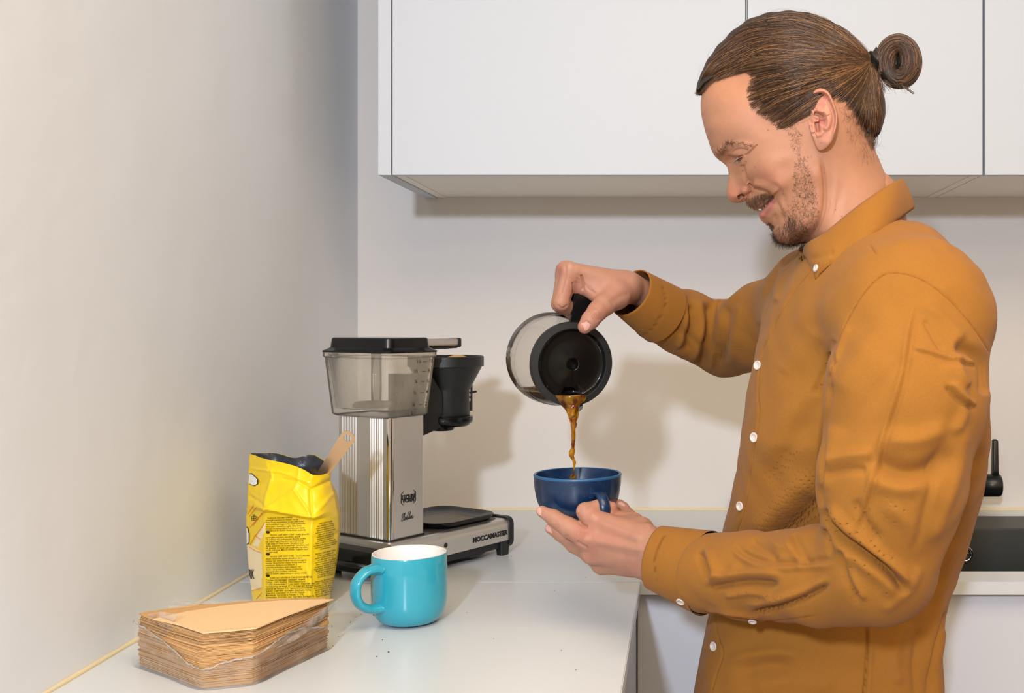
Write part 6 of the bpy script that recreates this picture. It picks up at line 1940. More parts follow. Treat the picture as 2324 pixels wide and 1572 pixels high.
# fold at the collar point (pulled by its button)
farr = near_[::-1].copy(); farr[..., 1] = 2 * CD - farr[..., 1]
allc = np.concatenate([near_, farr[1:]])
a_, b_ = allc.shape[:2]
idx = np.arange(a_ * b_).reshape(a_, b_)
q_ = np.stack([idx[:-1, :-1], idx[1:, :-1], idx[1:, 1:], idx[:-1, 1:]], -1).reshape(-1, 4)
cvs = allc.reshape(-1, 3)
cpx, cpy = proj(cvs)
cn_ = vnormals(cvs, q_)
if cn_[idx[20, 5]] @ np.array((0, -1, 0)) < 0: q_ = q_[:, ::-1]; cn_ = -cn_
nm_ = np.repeat((np.arange(a_) < nc), b_)
dc_ = stroke(cpx, cpy, [(1840, 588), (1858, 584), (1880, 576), (1895, 570)], 4, -2.6) + stroke(cpx, cpy, [(1842, 596), (1866, 592), (1890, 582)], 6, 1.6)
cvs = cvs + cn_ * (dc_ * nm_)[:, None]
me = quads_mesh(cvs - FI, q_)
col = np.tile(np.array(OCHRE), (len(cvs), 1))
for pp in ([(1850, 626), (1876, 600), (1908, 585), (1962, 545), (2003, 515), (2034, 493), (2066, 467)], [(1845, 590), (1852, 626)]):
    d, t, s_ = polyd(cpx, cpy, spline(pp, 6))
    dash = (np.sin(t * 260) > -0.3)
    col = tone_mix(col, rgb(120, 70, 20), np.exp(-(d / 1.1) ** 4) * 0.5 * dash)
set_colors(me, col)
collar = link('collar', me, M_shirt, shirt, True)
md = collar.modifiers.new('t', 'SOLIDIFY'); md.thickness = 0.0022; md.offset = 0
# inside stand of the collar
st_t, st_b = [], []
for i in range(0, nc, 3):
    p_ = tp_[i]
    st_t.append(P(p_[0], p_[1] + 3, p_[2] * 0.94 + CD * 0.06)); st_b.append(P(p_[0] + 14, p_[1] + 62, p_[2] * 0.9 + CD * 0.1))
mir = lambda L: L + [Vector((v.x, 2 * CD - v.y, v.z)) for v in L[::-1][1:]]
b = loft([mir(st_t), mir(st_b)], False, False, False)
o = part_bm('collar_stand', b, M_shirt, shirt)
const_tone(o, OCHRE)
md = o.modifiers.new('t', 'SOLIDIFY'); md.thickness = 0.002

# cuffs ---------------------------------------------------------------------
def cuff(name, c0, c1, r0, r1, th, up0, up1, wave, seams, nseg=72, nl=22):
    """tube from the open end c0 to c1; up0/up1: axis of the long half-width r[0]"""
    c0, c1 = np.array(c0), np.array(c1)
    ax = c1 - c0; L = np.linalg.norm(ax); ax /= L
    u0 = np.array(up0, float); u0 -= ax * (u0 @ ax); u0 /= np.linalg.norm(u0)
    v0 = np.cross(ax, u0)
    prof = [(t, 0.0) for t in np.linspace(1, 0, nl)] + [(0.0, -th)] + [(t, -th) for t in np.linspace(0.03, 0.8, nl // 2)]
    V = []
    for t, o in prof:
        ra, rb = r0[0] + (r1[0] - r0[0]) * t, r0[1] + (r1[1] - r0[1]) * t
        for k in range(nseg):
            a = 2 * math.pi * k / nseg
            q = 1 + wave * (0.5 * math.sin(2 * a + 1.0) + 0.3 * math.sin(3 * a + 2.2 + 2 * t))
            V.append(c0 + ax * (L * t + 0.004 * math.sin(a + 0.6) * (1 - t)) + u0 * (ra * q + o) * math.cos(a) + v0 * (rb * q + o) * math.sin(a))
    V = np.array(V)
    idx = np.arange(len(prof) * nseg).reshape(len(prof), nseg)
    Q = np.stack([idx[:-1], idx[1:], np.roll(idx[1:], -1, 1), np.roll(idx[:-1], -1, 1)], -1).reshape(-1, 4)
    n = vnormals(V, Q)
    if (n[:nseg] * (V[:nseg] - c1)).sum() < 0: Q = Q[:, ::-1]; n = -n
    px, py = proj(V)
    col = np.tile(np.array(OCHRE), (len(V), 1))
    dd = np.zeros(len(V))
    for pts in seams:
        d, t, s_ = polyd(px, py, spline(pts, 6))
        dd -= np.exp(-(d / 2.0) ** 2) * 0.0009
        col = tone_mix(col, rgb(110, 62, 18), np.exp(-(d / 1.2) ** 4) * 0.7)  # seam stitching and its shadow mixed into the colour
    outer = np.arange(len(V)) < nl * nseg
    V = V + n * (dd * outer)[:, None]
    V, Q2 = V, Q
    o = part(name, V, Q2, M_shirt, None, col, shirt)
    return o
cl = cuff('cuff', P(1490, 1266, 1.222), P(1604, 1300, 1.176), (0.0365, 0.0300), (0.0462, 0.0400), 0.0016, (0.05, 0, 1), None, 0.035, [[(1612, 1222), (1596, 1262), (1584, 1290), (1586, 1340), (1600, 1384)], [(1508, 1215), (1486, 1262), (1490, 1318)]])
cr_ = cuff('cuff', P(1432, 664, 1.432), P(1505, 712, 1.478), (0.0345, 0.0290), (0.0425, 0.0390), 0.0016, (0.3, 0, 1), None, 0.03, [[(1500, 640), (1510, 690), (1480, 745), (1446, 765)], [(1432, 628), (1448, 652), (1440, 690), (1404, 728)]])

# buttons ---------------------------------------------------------------------
sb_ = BVHTree.FromPolygons([Vector(v) for v in SHIRT[0]], [tuple(int(i) for i in q) for q in SHIRT[1]])
def button(px, py, r=0.0053, target=None, tilt=None, lift=0.0006):
    d = (P(px, py, 1.2) - EYE).normalized()
    h = (target or sb_).ray_cast(EYE, d)
    if h[0] is None: return
    n = h[1] if h[1].dot(d) < 0 else -h[1]
    if tilt is not None: n = (n * 0.4 + Vector(tilt)).normalized()
    b = lathe([(0, 0.0002), (r * 0.55, 0.0002), (r * 0.6, 0.0004), (r * 0.68, 0.0012), (r * 0.9, 0.0014), (r, 0.0008), (r, -0.0006), (0, -0.0008)], 28)
    M_ = Matrix.Translation(h[0] + n * lift) @ n.to_track_quat('Z', 'Y').to_matrix().to_4x4()
    bmesh.ops.transform(b, matrix=M_, verts=b.verts)
    o = part_bm('button', b, M_button, shirt)
    hs = []
    for sx, sy in ((1, 1), (-1, 1), (1, -1), (-1, -1)):
        q = lathe([(0, 0.00025), (r * 0.11, 0.00025), (r * 0.11, 0.0001)], 8, Matrix.Translation((sx * r * 0.2, sy * r * 0.2, 0.0001)))
        bmesh.ops.transform(q, matrix=M_, verts=q.verts); hs.append(q)
    return o
for x, y in ((1722, 829), (1714, 992), (1682, 1148), (1622, 1466)): button(x, y, tilt=(-0.30, -0.45, 0.0), lift=0.0020)
cb_ = BVHTree.FromPolygons([Vector(v) for v in cvs], [tuple(int(i) for i in q) for q in q_])
button(1855, 609, 0.0040, cb_, lift=0.0016)
button(1708, 1406, 0.0045, tilt=(-0.1, -0.5, -0.5), lift=0.0018)
cuv = [v.co + FOOT for v in cl.data.vertices]
cub = BVHTree.FromPolygons(cuv, [tuple(p.vertices) for p in cl.data.polygons])
button(1546, 1362, 0.0050, cub, tilt=(0.0, -0.3, -0.3), lift=0.0018)

# trousers and shoes, below the frame -----------------------------------------
g = Grid((0.02, 1.04, 0.03), (0.36, 1.50, 0.92), 0.010)
tf = None
for s_ in (-1, 1):
    c = chain(g, [(np.array((FOOT.x + 0.005, TD + 0.07 + s_ * 0.06, 0.82)), 0.07), (np.array((FOOT.x, TD + 0.07 + s_ * 0.085, 0.50)), 0.075), (np.array((FOOT.x + 0.01, TD + 0.07 + s_ * 0.09, 0.09)), 0.055)], 0.03)
    tf = c if tf is None else smin(tf, c, 0.02)
TV, TQ = surface_nets(g, tf)
part('trousers', TV, TQ, M_trs)
for s_ in (-1, 1):
    b = loft([[(FOOT.x - 0.075 + p[0] * k, TD + 0.07 + s_ * 0.092 + p[1] * k, z) for p in rrect(0.27, 0.095, 0.045)] for z, k in ((0.0, 0.98), (0.02, 1.0), (0.05, 0.93), (0.075, 0.72), (0.085, 0.5))])
    part_bm('shoe', b, M_shoe)
# ------------------------------------------------------------------ the man: hair, beard, brows
def hair_mat(name, c0, c1, c2, rough=0.35):
    m = bpy.data.materials.new(name)
    m.use_nodes = True
    nt = m.node_tree
    b = nt.nodes['Principled BSDF']
    hi = nt.nodes.new('ShaderNodeHairInfo')
    r = nt.nodes.new('ShaderNodeValToRGB')
    r.color_ramp.elements[0].position = 0.0; r.color_ramp.elements[0].color = c0
    r.color_ramp.elements[1].position = 1.0; r.color_ramp.elements[1].color = c2
    e = r.color_ramp.elements.new(0.7); e.color = c1
    nt.links.new(hi.outputs['Random'], r.inputs['Fac'])
    nt.links.new(r.outputs['Color'], b.inputs['Base Color'])
    b.inputs['Roughness'].default_value = rough
    b.inputs['Specular IOR Level'].default_value = 0.35
    return m
M_hair = hair_mat('brown_hair', rgb(42, 30, 22), rgb(82, 57, 38), rgb(158, 112, 68))
M_hairbase = mat('brown_hair_mass', rgb(42, 29, 21), 0.55, vary=(300, 0.3), bump=(500, 0.4, 0.001))
M_beard = hair_mat('dark_beard', rgb(34, 25, 19), rgb(62, 44, 31), rgb(118, 82, 52))
M_mous = hair_mat('brown_moustache', rgb(58, 40, 27), rgb(98, 68, 42), rgb(136, 96, 58))
M_tie = mat('black_hair_tie', rgb(13, 13, 13), 0.9, spec=0.2, bump=(1500, 0.6, 0.0004), vary=(400, .2))

def _taper(k, tip, root):
    t = np.linspace(0, 1, k)
    return (1 + (tip - 1) * t) * (root + (1 - root) * np.clip(t * 4, 0, 1))
def curves(name, strands, radii, m, parent, tip=0.35, root=1.0):
    """strands: (n, k, 3) world positions -> one hair object"""
    S_ = np.asarray(strands, np.float32) - FI.astype(np.float32)
    n, k = S_.shape[:2]
    c = bpy.data.hair_curves.new(name)
    c.add_curves([k] * n)
    c.points.foreach_set('position', S_.ravel())
    rad = np.repeat(np.asarray(radii, np.float32)[:, None], k, 1) * _taper(k, tip, root)[None] if np.ndim(radii) else np.full((n, k), radii) * _taper(k, tip, root)[None]
    at = c.attributes.get('radius') or c.attributes.new('radius', 'FLOAT', 'POINT')
    at.data.foreach_set('value', rad.astype(np.float32).ravel())
    c.materials.append(m)
    o = bpy.data.objects.new(name, c)
    COL.objects.link(o)
    o.parent = parent
    return o
rg = np.random.RandomState(4)
HLINE = [(1581, 214), (1592, 208), (1606, 192), (1632, 178), (1666, 167), (1694, 164), (1701, 178), (1697, 205), (1700, 232), (1716, 252), (1738, 266), (1756, 278), (1770, 293), (1786, 286), (1803, 272), (1820, 246), (1832, 220), (1846, 203), (1868, 199), (1884, 208), (1897, 224), (1922, 246), (1945, 280), (1962, 304), (1976, 330), (1983, 340)]
HTOP = [(1990, 322), (2000, 296), (2009, 262), (2008, 226), (1997, 190), (1984, 158), (1966, 120), (1938, 92), (1906, 65), (1864, 42), (1815, 29), (1750, 31), (1693, 51), (1643, 92), (1609, 134), (1588, 176)]
hl_s, ht_s = spline(HLINE, 6), spline(HTOP, 6)
hpoly = np.concatenate([hl_s, ht_s])
# skull with hair: same widths, a few millimetres more, outline of the hair
hc_px = spline([(1588, 176), (1580, 212)] + FACE[1:] + REST[:9] + [(1999, 372), (1984, 345)] + HTOP[:-1], 8, True)
hc = loc(hc_px[:, 0], hc_px[:, 1])
tn = np.roll(hc, -3, 0) - np.roll(hc, 3, 0)
hn = np.stack([-tn[:, 1], tn[:, 0]], 1); hn /= np.linalg.norm(hn, axis=1, keepdims=True)
hn *= np.sign(((ctr - hc) * hn).sum(1))[:, None]
addw = np.where((ct[:, 1] < 300) & _inpoly(ct[:, 0], ct[:, 1], [tuple(q) for q in hpoly]), 5.0, 0.0)
Xh = loc(ct[:, 0], ct[:, 1], (ct[:, 2] + addw) * 0.001)
e2 = 0.003
ii = np.arange(3, len(hc), 6)
fit_h = rbf_fit(np.concatenate([Xh, hc[::6], hc[ii] + hn[ii] * e2]), np.concatenate([((ct[:, 2] + addw) * 0.001) ** 2, np.zeros(len(hc[::6])), np.full(len(ii), 2 * 0.045 * e2)]))
# depth map of the hair surface over photo pixels
gx, gy = np.arange(1560, 2040, 4.0), np.arange(10, 380, 4.0)
GX, GY = np.meshgrid(gx, gy, indexing='ij')
wm = np.full(GX.size, 0.06)
for _ in range(5):
    l_ = loc(GX.ravel(), GY.ravel(), wm)
    wm = 0.5 * wm + 0.5 * np.sqrt(np.maximum(rbf_eval(fit_h, l_), 0))
ws = np.full(GX.size, 0.06)
for _ in range(5):
    l_ = loc(GX.ravel(), GY.ravel(), ws)
    ws = 0.5 * ws + 0.5 * np.sqrt(np.maximum(rbf_eval(fit, l_), 0))
dh, _, _ = polyd(GX.ravel(), GY.ravel(), hl_s)
bl = smoothstep(0, 26, dh)
wmap = (ws * (1 - bl) + wm * bl).reshape(GX.shape)
def wat(x, y):
    u_ = np.clip((x - gx[0]) / 4, 0, len(gx) - 1.001); v_ = np.clip((y - gy[0]) / 4, 0, len(gy) - 1.001)
    i, j = u_.astype(int), v_.astype(int); a, b = u_ - i, v_ - j
    return (wmap[i, j] * (1 - a) * (1 - b) + wmap[i + 1, j] * a * (1 - b) + wmap[i, j + 1] * (1 - a) * b + wmap[i + 1, j + 1] * a * b)
# cap mesh: polar sheet of the hair outline, kept inside the hair region
CHX = spline(hc_px[::4], 6, True)
m_t, m_r = len(CHX), 90
hloc = loc(CHX[:, 0], CHX[:, 1])
ss = np.sin(np.linspace(0, 1, m_r) * math.pi / 2)
Fh = np.concatenate([ctr[None], (ctr + (hloc - ctr)[None] * ss[1:, None, None]).reshape(-1, 2)])
wh = np.sqrt(np.maximum(rbf_eval(fit_h, Fh), 0)); wh[-m_t:] = 0
wsk = np.sqrt(np.maximum(rbf_eval(fit, Fh), 0))
Wp = head_world(Fh, wh)
qx, qy = proj(Wp)
dh, _, _ = polyd(qx, qy, hl_s)
insd = _inpoly(qx, qy, [tuple(q) for q in np.concatenate([hl_s, ht_s + np.array([0, 0])])]) | (np.arange(len(Fh)) >= len(Fh) - m_t)
tb = smoothstep(2, 26, dh)
topside = polyd(qx, qy, ht_s)[0] < 30
wfin = np.where(topside, wh, (wsk - 0.0012) * (1 - tb) + wh * tb) - 0.0012
wfin = np.maximum(wfin, 0); wfin[-m_t:] = 0
k0 = 1 + np.arange((m_r - 1) * m_t).reshape(m_r - 1, m_t)
qh = np.stack([k0[:-1], k0[1:], np.roll(k0[1:], -1, 1), np.roll(k0[:-1], -1, 1)], -1).reshape(-1, 4)
keepq = (dh[qh].mean(1) > 9) & (qy[qh].mean(1) < 300) & _inpoly(qx[qh].mean(1), qy[qh].mean(1), [tuple(q) for q in np.concatenate([hl_s, [(2030, 330), (2030, 0), (1550, 0), (1550, 214)]])])
qh = qh[keepq]
na = len(Fh)
Vh = np.concatenate([head_world(Fh, wfin), head_world(Fh, -wfin)])
Qh = np.concatenate([qh, qh[:, ::-1] + na])
used, iv = np.unique(Qh, return_inverse=True)
hair = part('hair', Vh[used], iv.reshape(Qh.shape), M_hairbase)

FLOW = np.array([(1590, 205, .35, -.95), (1605, 175, .55, -.85), (1650, 120, .75, -.65), (1640, 165, .85, -.5), (1700, 150, .95, -.35), (1760, 60, .98, -.15), (1820, 45, 1, .1), (1880, 70, .9, .4), (1930, 105, .8, .6), (1850, 130, 1, .02), (1750, 150, .98, -.18), (1720, 210, .9, -.42), (1712, 245, .85, -.5), (1760, 265, .75, -.6), (1800, 250, .8, -.55), (1790, 200, .95, -.3), (1860, 185, .95, -.25), (1930, 180, .85, -.5), (1900, 215, .8, -.55), (1930, 245, .55, -.8), (1960, 290, .25, -.95), (1982, 320, .12, -1), (1985, 240, -.05, -1), (2000, 250, -.25, -.95)])
TIE = np.array((1974.0, 136.0))
def flow(x, y):
    d2 = (x[:, None] - FLOW[None, :, 0]) ** 2 + (y[:, None] - FLOW[None, :, 1]) ** 2
    w_ = 1 / (d2 + 60) ** 1.5
    v = np.stack([(w_ * FLOW[None, :, 2]).sum(1), (w_ * FLOW[None, :, 3]).sum(1)], 1)
    return v / np.linalg.norm(v, axis=1, keepdims=True)
def sample_poly(poly, n):
    poly = [tuple(q) for q in poly]
    xs, ys = [q[0] for q in poly], [q[1] for q in poly]
    out = np.zeros((0, 2))
    while len(out) < n:
        c = np.stack([rg.uniform(min(xs), max(xs), n * 2), rg.uniform(min(ys), max(ys), n * 2)], 1)
        out = np.concatenate([out, c[_inpoly(c[:, 0], c[:, 1], poly)]])
    return out[:n]
def scalp(n, steps, sign, rad, extra=None, lift=(0.0002, 0.0028)):
    r_ = sample_poly(hpoly, n)
    if extra is not None: r_ = np.concatenate([r_, extra])
    # more roots along the hairline
    t_ = np.concatenate([rg.uniform(0, len(hl_s) - 1.01, n // 4), rg.uniform(0, 26, n // 8)]); i_ = t_.astype(int)
    rh = hl_s[i_] + (hl_s[i_ + 1] - hl_s[i_]) * (t_ - i_)[:, None] + rg.normal(0, 2.5, (len(t_), 2))
    r_ = np.concatenate([r_, rh])
    N = len(r_)
    p = r_.copy(); path = [p.copy()]
    L_ = np.linalg.norm(TIE - p, axis=1)
    st_ = np.maximum(L_ * 1.12 / (steps - 1), 1.5)
    ph, am = rg.uniform(0, 6.28, N), rg.normal(0, 0.10, N)
    clump = np.sin(r_[:, 1] * 0.21 + 1.3 * np.sin(r_[:, 0] * 0.021)) * 0.045 + rg.normal(0, 0.05, N)
    for k in range(steps - 1):
        to = TIE + np.stack([rg.normal(0, 0, N), (r_[:, 1] - TIE[1]) * 0.10], 1) - p
        dist = np.linalg.norm(to, axis=1, keepdims=True)
        f_ = flow(p[:, 0], p[:, 1])
        a = np.clip(1.05 - dist / (L_[:, None] + 30), 0.06, 1) ** 1.2
        v = f_ * (1 - a) + to / (dist + 1e-6) * a
        ang = am * np.sin(ph + k * 0.45) + clump * (1 - k / steps)
        v = np.stack([v[:, 0] * np.cos(ang) - v[:, 1] * np.sin(ang), v[:, 0] * np.sin(ang) + v[:, 1] * np.cos(ang)], 1)
        v /= np.linalg.norm(v, axis=1, keepdims=True) + 1e-9
        p = p + v * np.minimum(st_[:, None], dist)
        path.append(p.copy())
    path = np.stack(path, 1)
    x, y = path[..., 0].ravel(), path[..., 1].ravel()
    lf = np.repeat(rg.uniform(*lift, N), steps) * np.tile(np.minimum(1, np.linspace(0.25, 3.2, steps)), N)
    groove = 0.0011 * np.sin(np.repeat(r_[:, 1], steps) * 0.33 + np.repeat(r_[:, 0], steps) * 0.05)
    w_ = np.maximum(wat(x, y) + lf + groove, 0.0)
    W_ = head_world(loc(x, y, w_), w_)
    if sign < 0: W_ = W_ - 2 * ((W_ - HCn) @ HL)[:, None] * HL
    return W_.reshape(N, steps, 3)
near_s = scalp(6200, 26, 1, np.concatenate([sample_poly([(1964, 300), (1985, 250), (2009, 250), (2004, 292), (1990, 328), (1983, 342), (1970, 322)], 420), sample_poly([(1580, 214), (1600, 180), (1632, 150), (1640, 172), (1606, 194), (1592, 210)], 300)]))
far_s = scalp(1600, 16, -1, None)
curves('hair_strands', near_s, rg.uniform(0.00010, 0.00026, len(near_s)), M_hair, hair, 0.6, 0.35)
curves('hair_strands', far_s, rg.uniform(0.00014, 0.00028, len(far_s)), M_hair, hair, 0.6, 0.35)
# stray hairs above the outline and at the nape
st = []
for _ in range(90):
    i = rg.randint(0, len(ht_s) - 1); c = ht_s[i]
    nrm_ = (c - np.array((1810, 220.0))); nrm_ /= np.linalg.norm(nrm_)
    tg = np.array((-nrm_[1], nrm_[0])); tg *= np.sign(tg[0] + 1e-9)
    L = rg.uniform(20, 70); o = rg.uniform(2, 11); w0 = rg.uniform(-0.02, 0.03)
    cur = [c - nrm_ * 4 + tg * L * (t - 0.5) + nrm_ * (4 + o) * math.sin(math.pi * t) ** 1.5 for t in np.linspace(0, 1, 12)]
    cur = np.array(cur); st.append(head_world(loc(cur[:, 0], cur[:, 1], w0), np.full(12, w0)))
for _ in range(110):
    c = np.array((rg.uniform(1940, 1992), rg.uniform(300, 372)))
    a = rg.uniform(0, 6.28); k = rg.uniform(-0.5, 0.5); L = rg.uniform(14, 46); w0 = rg.uniform(0.01, 0.05) * (1.0 if c[0] < 1965 else 0.5)
    cur = [c]
    for q in range(11):
        a += k; cur.append(cur[-1] + np.array((math.cos(a), abs(math.sin(a)) * 0.8 + 0.15)) * L / 11)
    cur = np.array(cur); st.append(head_world(loc(cur[:, 0], cur[:, 1], w0), np.full(12, w0)))
curves('stray_hairs', np.array(st), 0.00006, M_hair, hair)

# bun -----------------------------------------------------------------------------
BC = np.array((2039.0, 140.0)); BA = (27.0, 38.0); MI = 23.0
pxm = HD / F
def bun_pt(phi, th, r, lat=1.15):
    c = BC + np.array((BA[0] * math.cos(phi), BA[1] * math.sin(phi)))
    n = np.array((math.cos(phi), math.sin(phi) * 0.95))
    q = c + n * r * math.cos(th)
    w_ = r * lat * pxm * math.sin(th)
    return head_world(loc(q[0], q[1], w_), np.float64(w_))
rings = []
for i in range(48):
    phi = 2 * math.pi * i / 48
    rings.append([Vector(bun_pt(phi, 2 * math.pi * k / 20, MI * (1 + 0.05 * math.sin(3 * phi)))) for k in range(20)])
b = loft(rings + rings[:1], False, False)
bmesh.ops.remove_doubles(b, verts=b.verts, dist=1e-5)
part_bm('hair_bun', b, M_hairbase, hair)
b = bmesh.new(); bmesh.ops.create_uvsphere(b, u_segments=24, v_segments=14, radius=1.0)
cb0 = loc(BC[0] - 4, BC[1] + 4, 0.0)
for v in b.verts:
    v.co = Vector(head_world(np.array((cb0[0] + v.co.x * 0.013, cb0[1] + v.co.z * 0.018)), np.float64(v.co.y * 0.0075)))
part_bm('bun_core', b, M_tie, hair)
bs_ = []
for _ in range(1500):
    th0 = rg.uniform(-2.2, 2.2) if rg.rand() < 0.85 else rg.uniform(0, 6.28)
    p0 = rg.uniform(2.6, 3.6); span = rg.uniform(2.2, 5.2)
    r0 = MI * rg.uniform(0.97, 1.10) + rg.uniform(0, 2.0) ** 2 * 0.6
    dth = rg.normal(0.35, 0.35); wv_ = rg.uniform(0, 6.28)
    bs_.append([bun_pt(p0 + span * t, th0 + dth * t + 0.08 * math.sin(wv_ + 5 * t), r0 * (1 + 0.03 * math.sin(wv_ + 7 * t))) for t in np.linspace(0, 1, 18)])
for _ in range(160):                                    # frayed ends below the bun
    x0 = rg.uniform(1992, 2055); y0 = rg.uniform(176, 196); w0 = rg.uniform(-0.012, 0.018); L = rg.uniform(8, 22); a = rg.uniform(0.2, 1.2)
    cur = np.array([(x0 + L * math.cos(a) * t + 2 * math.sin(3 * t), y0 + L * math.sin(a) * t) for t in np.linspace(0, 1, 18)])
    bs_.append(head_world(loc(cur[:, 0], cur[:, 1], w0), np.full(18, w0)))
cur = np.array([(2046 + 26 * t, 197 + 12 * t + 5 * t * t) for t in np.linspace(0, 1, 18)])
for k in range(7): bs_.append(head_world(loc(cur[:, 0] + k * 0.7, cur[:, 1] - k * .4, 0.01), np.full(18, 0.01)))
curves('bun_strands', np.array(bs_), rg.uniform(0.00010, 0.00024, len(bs_)), M_hair, hair, 0.7)
# stub between tie and bun
tie_d = np.array((31.0, 50.0)); tie_d /= np.linalg.norm(tie_d)
tie_n = np.array((tie_d[1], -tie_d[0]))
for o_, k in ((0.0, 22.5), (7.0, 21.5)):
    ring = []
    for a in np.linspace(0, 2 * math.pi, 37):
        q = np.array((1981.0, 142.0)) + tie_n * (o_ + 2.5 * math.sin(2 * a)) + tie_d * k * math.cos(a)
        w_ = k * 0.95 * pxm * math.sin(a)
        ring.append(Vector(head_world(loc(q[0], q[1], w_), np.float64(w_))))
    part_bm('hair_tie', sweep(ring, 0.0022, 10, False), M_tie, hair)
rings = []
for t in np.linspace(-16, 26, 8):
    rr_ = 19.5 + 0.010 * (t + 2) ** 2
    c = np.array((1981.0, 142.0)) + tie_n * t
    rings.append([Vector(head_world(loc(*(c + tie_d * rr_ * math.cos(a)), rr_ * 0.9 * pxm * math.sin(a)), np.float64(rr_ * 0.9 * pxm * math.sin(a)))) for a in np.linspace(0, 2 * math.pi, 25)[:-1]])
part_bm('hair_root', loft(rings), M_hairbase, hair)

# beard, moustache, brow, lashes --------------------------------------------------
hb_ = BVHTree.FromPolygons([Vector(v) for v in Wn], [tuple(int(i) for i in q) for q in np.concatenate([qn])])
def on_face(x, y):
    d = (P(x, y, 1.2) - EYE).normalized()
    h = hb_.ray_cast(EYE, d)
    if h[0] is None: return None, None
    n = h[1] if h[1].dot(d) < 0 else -h[1]
    return np.array(h[0]), np.array(n)
UPW = np.array((0, 0, 1.0))
def mirror(S_): return S_ - 2 * (((S_ - HCn) @ HL)[..., None]) * HL
def tufts(pts, dirf, ln, curl, lift, k=7):
    out = []
    for x, y in pts:
        p, n = on_face(x, y)
        if p is None: continue
        dx, dy = dirf(x, y)
        a = math.atan2(dy, dx) + rg.normal(0, curl * 0.6)
        kk = rg.normal(0, curl * 0.5)
        L = rg.uniform(*ln)
        s_ = [p + n * 0.0001]
        for q in range(k - 1):
            a += kk
            t = -HF * math.cos(a) - UPW * math.sin(a)          # picture right = -HF, picture down = -up
            t = t - n * (t @ n)
            t /= np.linalg.norm(t) + 1e-9
            s_.append(s_[-1] + (t + n * lift * (1.0 - 0.6 * q / k)) * L / (k - 1))
        out.append(s_)
    return np.array(out)
chin = tufts(sample_poly([(1752, 526), (1760, 519), (1774, 508), (1790, 490), (1806, 494), (1830, 508), (1838, 534), (1826, 554), (1795, 557), (1770, 553), (1757, 542)], 440), lambda x, y: (-0.25 + (x - 1790) * 0.006, 1.0), (0.004, 0.0095), 0.35, 0.35)
dark = tufts(sample_poly([(1786, 486), (1800, 488), (1812, 520), (1822, 550), (1792, 556), (1788, 524)], 170), lambda x, y: (0.25, 1.0), (0.005, 0.010), 0.3, 0.4)
edge = []
for x, y in spline([(1753, 528), (1757, 541), (1768, 552), (1786, 555.5), (1806, 555), (1826, 551)], 40):
    p, n = on_face(x + 1.5, y - 1.5)
    if p is not None:
        for _ in range(1):
            L = rg.uniform(0.003, 0.0075); a = math.atan2(1.0, -0.35 + (x - 1790) * 0.004) + rg.normal(0, 0.3)
            t = -HF * math.cos(a) - UPW * math.sin(a)
            edge.append([p + HL * rg.normal(0, 0.004) + t * L * q / 6 + HL * rg.normal(0, .0002) * q for q in range(7)])
patch_ = tufts(sample_poly([(1738, 508), (1746, 503), (1757, 512), (1753, 521), (1745, 514)], 130), lambda x, y: (-0.3, 1.0), (0.003, 0.005), 0.3, 0.3)
jaw = tufts(sample_poly([(1796, 488), (1802, 450), (1800, 400), (1802, 366), (1812, 345), (1826, 352), (1842, 400), (1856, 440), (1860, 482), (1848, 520), (1830, 536), (1812, 505)], 620), lambda x, y: (0.3, 0.9), (0.002, 0.0050), 0.9, 0.22)
cheek = tufts(sample_poly([(1770, 480), (1800, 440), (1806, 500), (1790, 500)], 40), lambda x, y: (0.2, 0.9), (0.002, 0.004), 0.9, 0.2)
side = tufts(sample_poly([(1776, 288), (1800, 280), (1816, 300), (1818, 340), (1806, 350), (1794, 320)], 90), lambda x, y: (0.15, 1.0), (0.003, 0.007), 0.6, 0.15)
temple = tufts(sample_poly([(1690, 205), (1704, 190), (1712, 240), (1760, 268), (1776, 292), (1764, 296), (1740, 276), (1704, 252)], 260), lambda x, y: (0.85, -0.5), (0.005, 0.011), 0.4, 0.2)
nape = tufts(sample_poly([(1900, 232), (1925, 250), (1985, 338), (1990, 362), (1960, 372), (1930, 320)], 130), lambda x, y: (-0.1, 0.7), (0.003, 0.009), 0.6, 0.25)
bd = np.concatenate([chin, dark, np.array(edge), patch_, jaw, cheek])
curves('beard', np.concatenate([bd, mirror(bd)]), 0.000085, M_beard, man)
ex = np.concatenate([side, temple, nape])
curves('hairline_wisps', ex, 0.000065, M_beard, hair)
mo = tufts(sample_poly([(1692, 459), (1699, 451), (1712, 444), (1726, 439), (1740, 437), (1752, 442), (1748, 449), (1736, 457), (1722, 465), (1712, 470), (1704, 468)], 640), lambda x, y: (-0.45 + (x - 1700) * 0.012, 1.0), (0.0030, 0.0056), 0.3, 0.30)
curves('moustache', np.concatenate([mo, mirror(mo)]), 0.00009, M_mous, man)
bp_ = spline([(1627, 351), (1636, 342), (1647, 331), (1660, 325), (1676, 325), (1692, 329), (1706, 331)], 20)
bpt = []
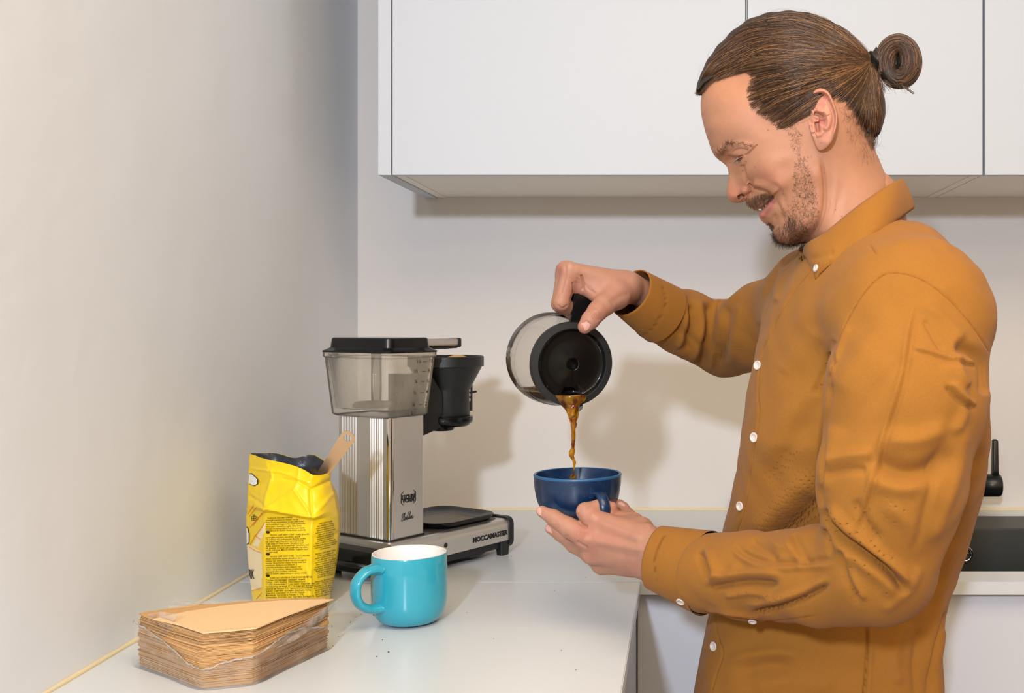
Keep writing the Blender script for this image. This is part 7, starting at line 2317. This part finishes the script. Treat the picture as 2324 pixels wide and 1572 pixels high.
for i, c in enumerate(bp_[:-1]):
    t = i / len(bp_)
    wd_ = 7.5 * (1 - t) ** 0.6 + 1.5
    for _ in range(3 if t < 0.5 else 1): bpt.append(c + np.array((rg.normal(0, 2.0), rg.normal(0, wd_ * 0.5))))
def brow_dir(x, y):
    return (0.75, -0.65) if x < 1655 else (0.97, 0.05)
br = tufts(bpt, brow_dir, (0.003, 0.0065), 0.3, 0.22)
curves('eyebrow', br, 0.00008, M_beard, man)
curves('eyebrow', mirror(br), 0.00009, M_beard, man)
la = []
for i, t in enumerate(np.linspace(0, 1, 34)):
    x, y = 1685.5 - 12 * t, 355.5 + 6.5 * t
    p, n = on_face(x, y)
    if p is None: continue
    a = math.atan2(0.78 - 0.2 * t, -0.62) + rg.normal(0, 0.10)
    L = rg.uniform(0.004, 0.0075)
    s_ = []
    for q in range(7):
        tt = q / 6
        s_.append(p + (-HF * math.cos(a - 0.25 * tt) - UPW * math.sin(a - 0.25 * tt)) * L * tt + HL * (0.0006 + 0.0022 * tt))
    la.append(s_)
la = np.array(la)
curves('eyelashes', la, 0.00012, M_beard, man)
curves('eyelashes', mirror(la), 0.00012, M_beard, man)
M_eye = mat('eye_white', rgb(216, 206, 198), 0.15, coat=0.5, vary=(200, .03))
for sg in (1, -1):
    p, n = on_face(1672.5, 360.5)
    c = p + HL * 0.0002 - n * 0.0112 * 0.97
    if sg < 0: c = mirror(c[None])[0]
    b = bmesh.new(); bmesh.ops.create_uvsphere(b, u_segments=32, v_segments=20, radius=0.0112)
    bmesh.ops.transform(b, matrix=Matrix.Translation(Vector(c)), verts=b.verts)
    part_bm('eye', b, M_eye)
M_tooth = mat('tooth_enamel', rgb(226, 218, 206), 0.2, coat=0.4, vary=(100, .03))
tb_ = []
for x, y, r in ((1727.5, 475.0, 0.0026), (1733, 471.0, 0.0026), (1738.5, 466.5, 0.0022)):
    p, n = on_face(x, y)
    if p is None: continue
    q = bmesh.new(); bmesh.ops.create_uvsphere(q, u_segments=16, v_segments=10, radius=r)
    bmesh.ops.transform(q, matrix=Matrix.Translation(Vector(p - n * r * 0.55)), verts=q.verts); tb_.append(q)
part_bm('teeth', bm_join(tb_), M_tooth)
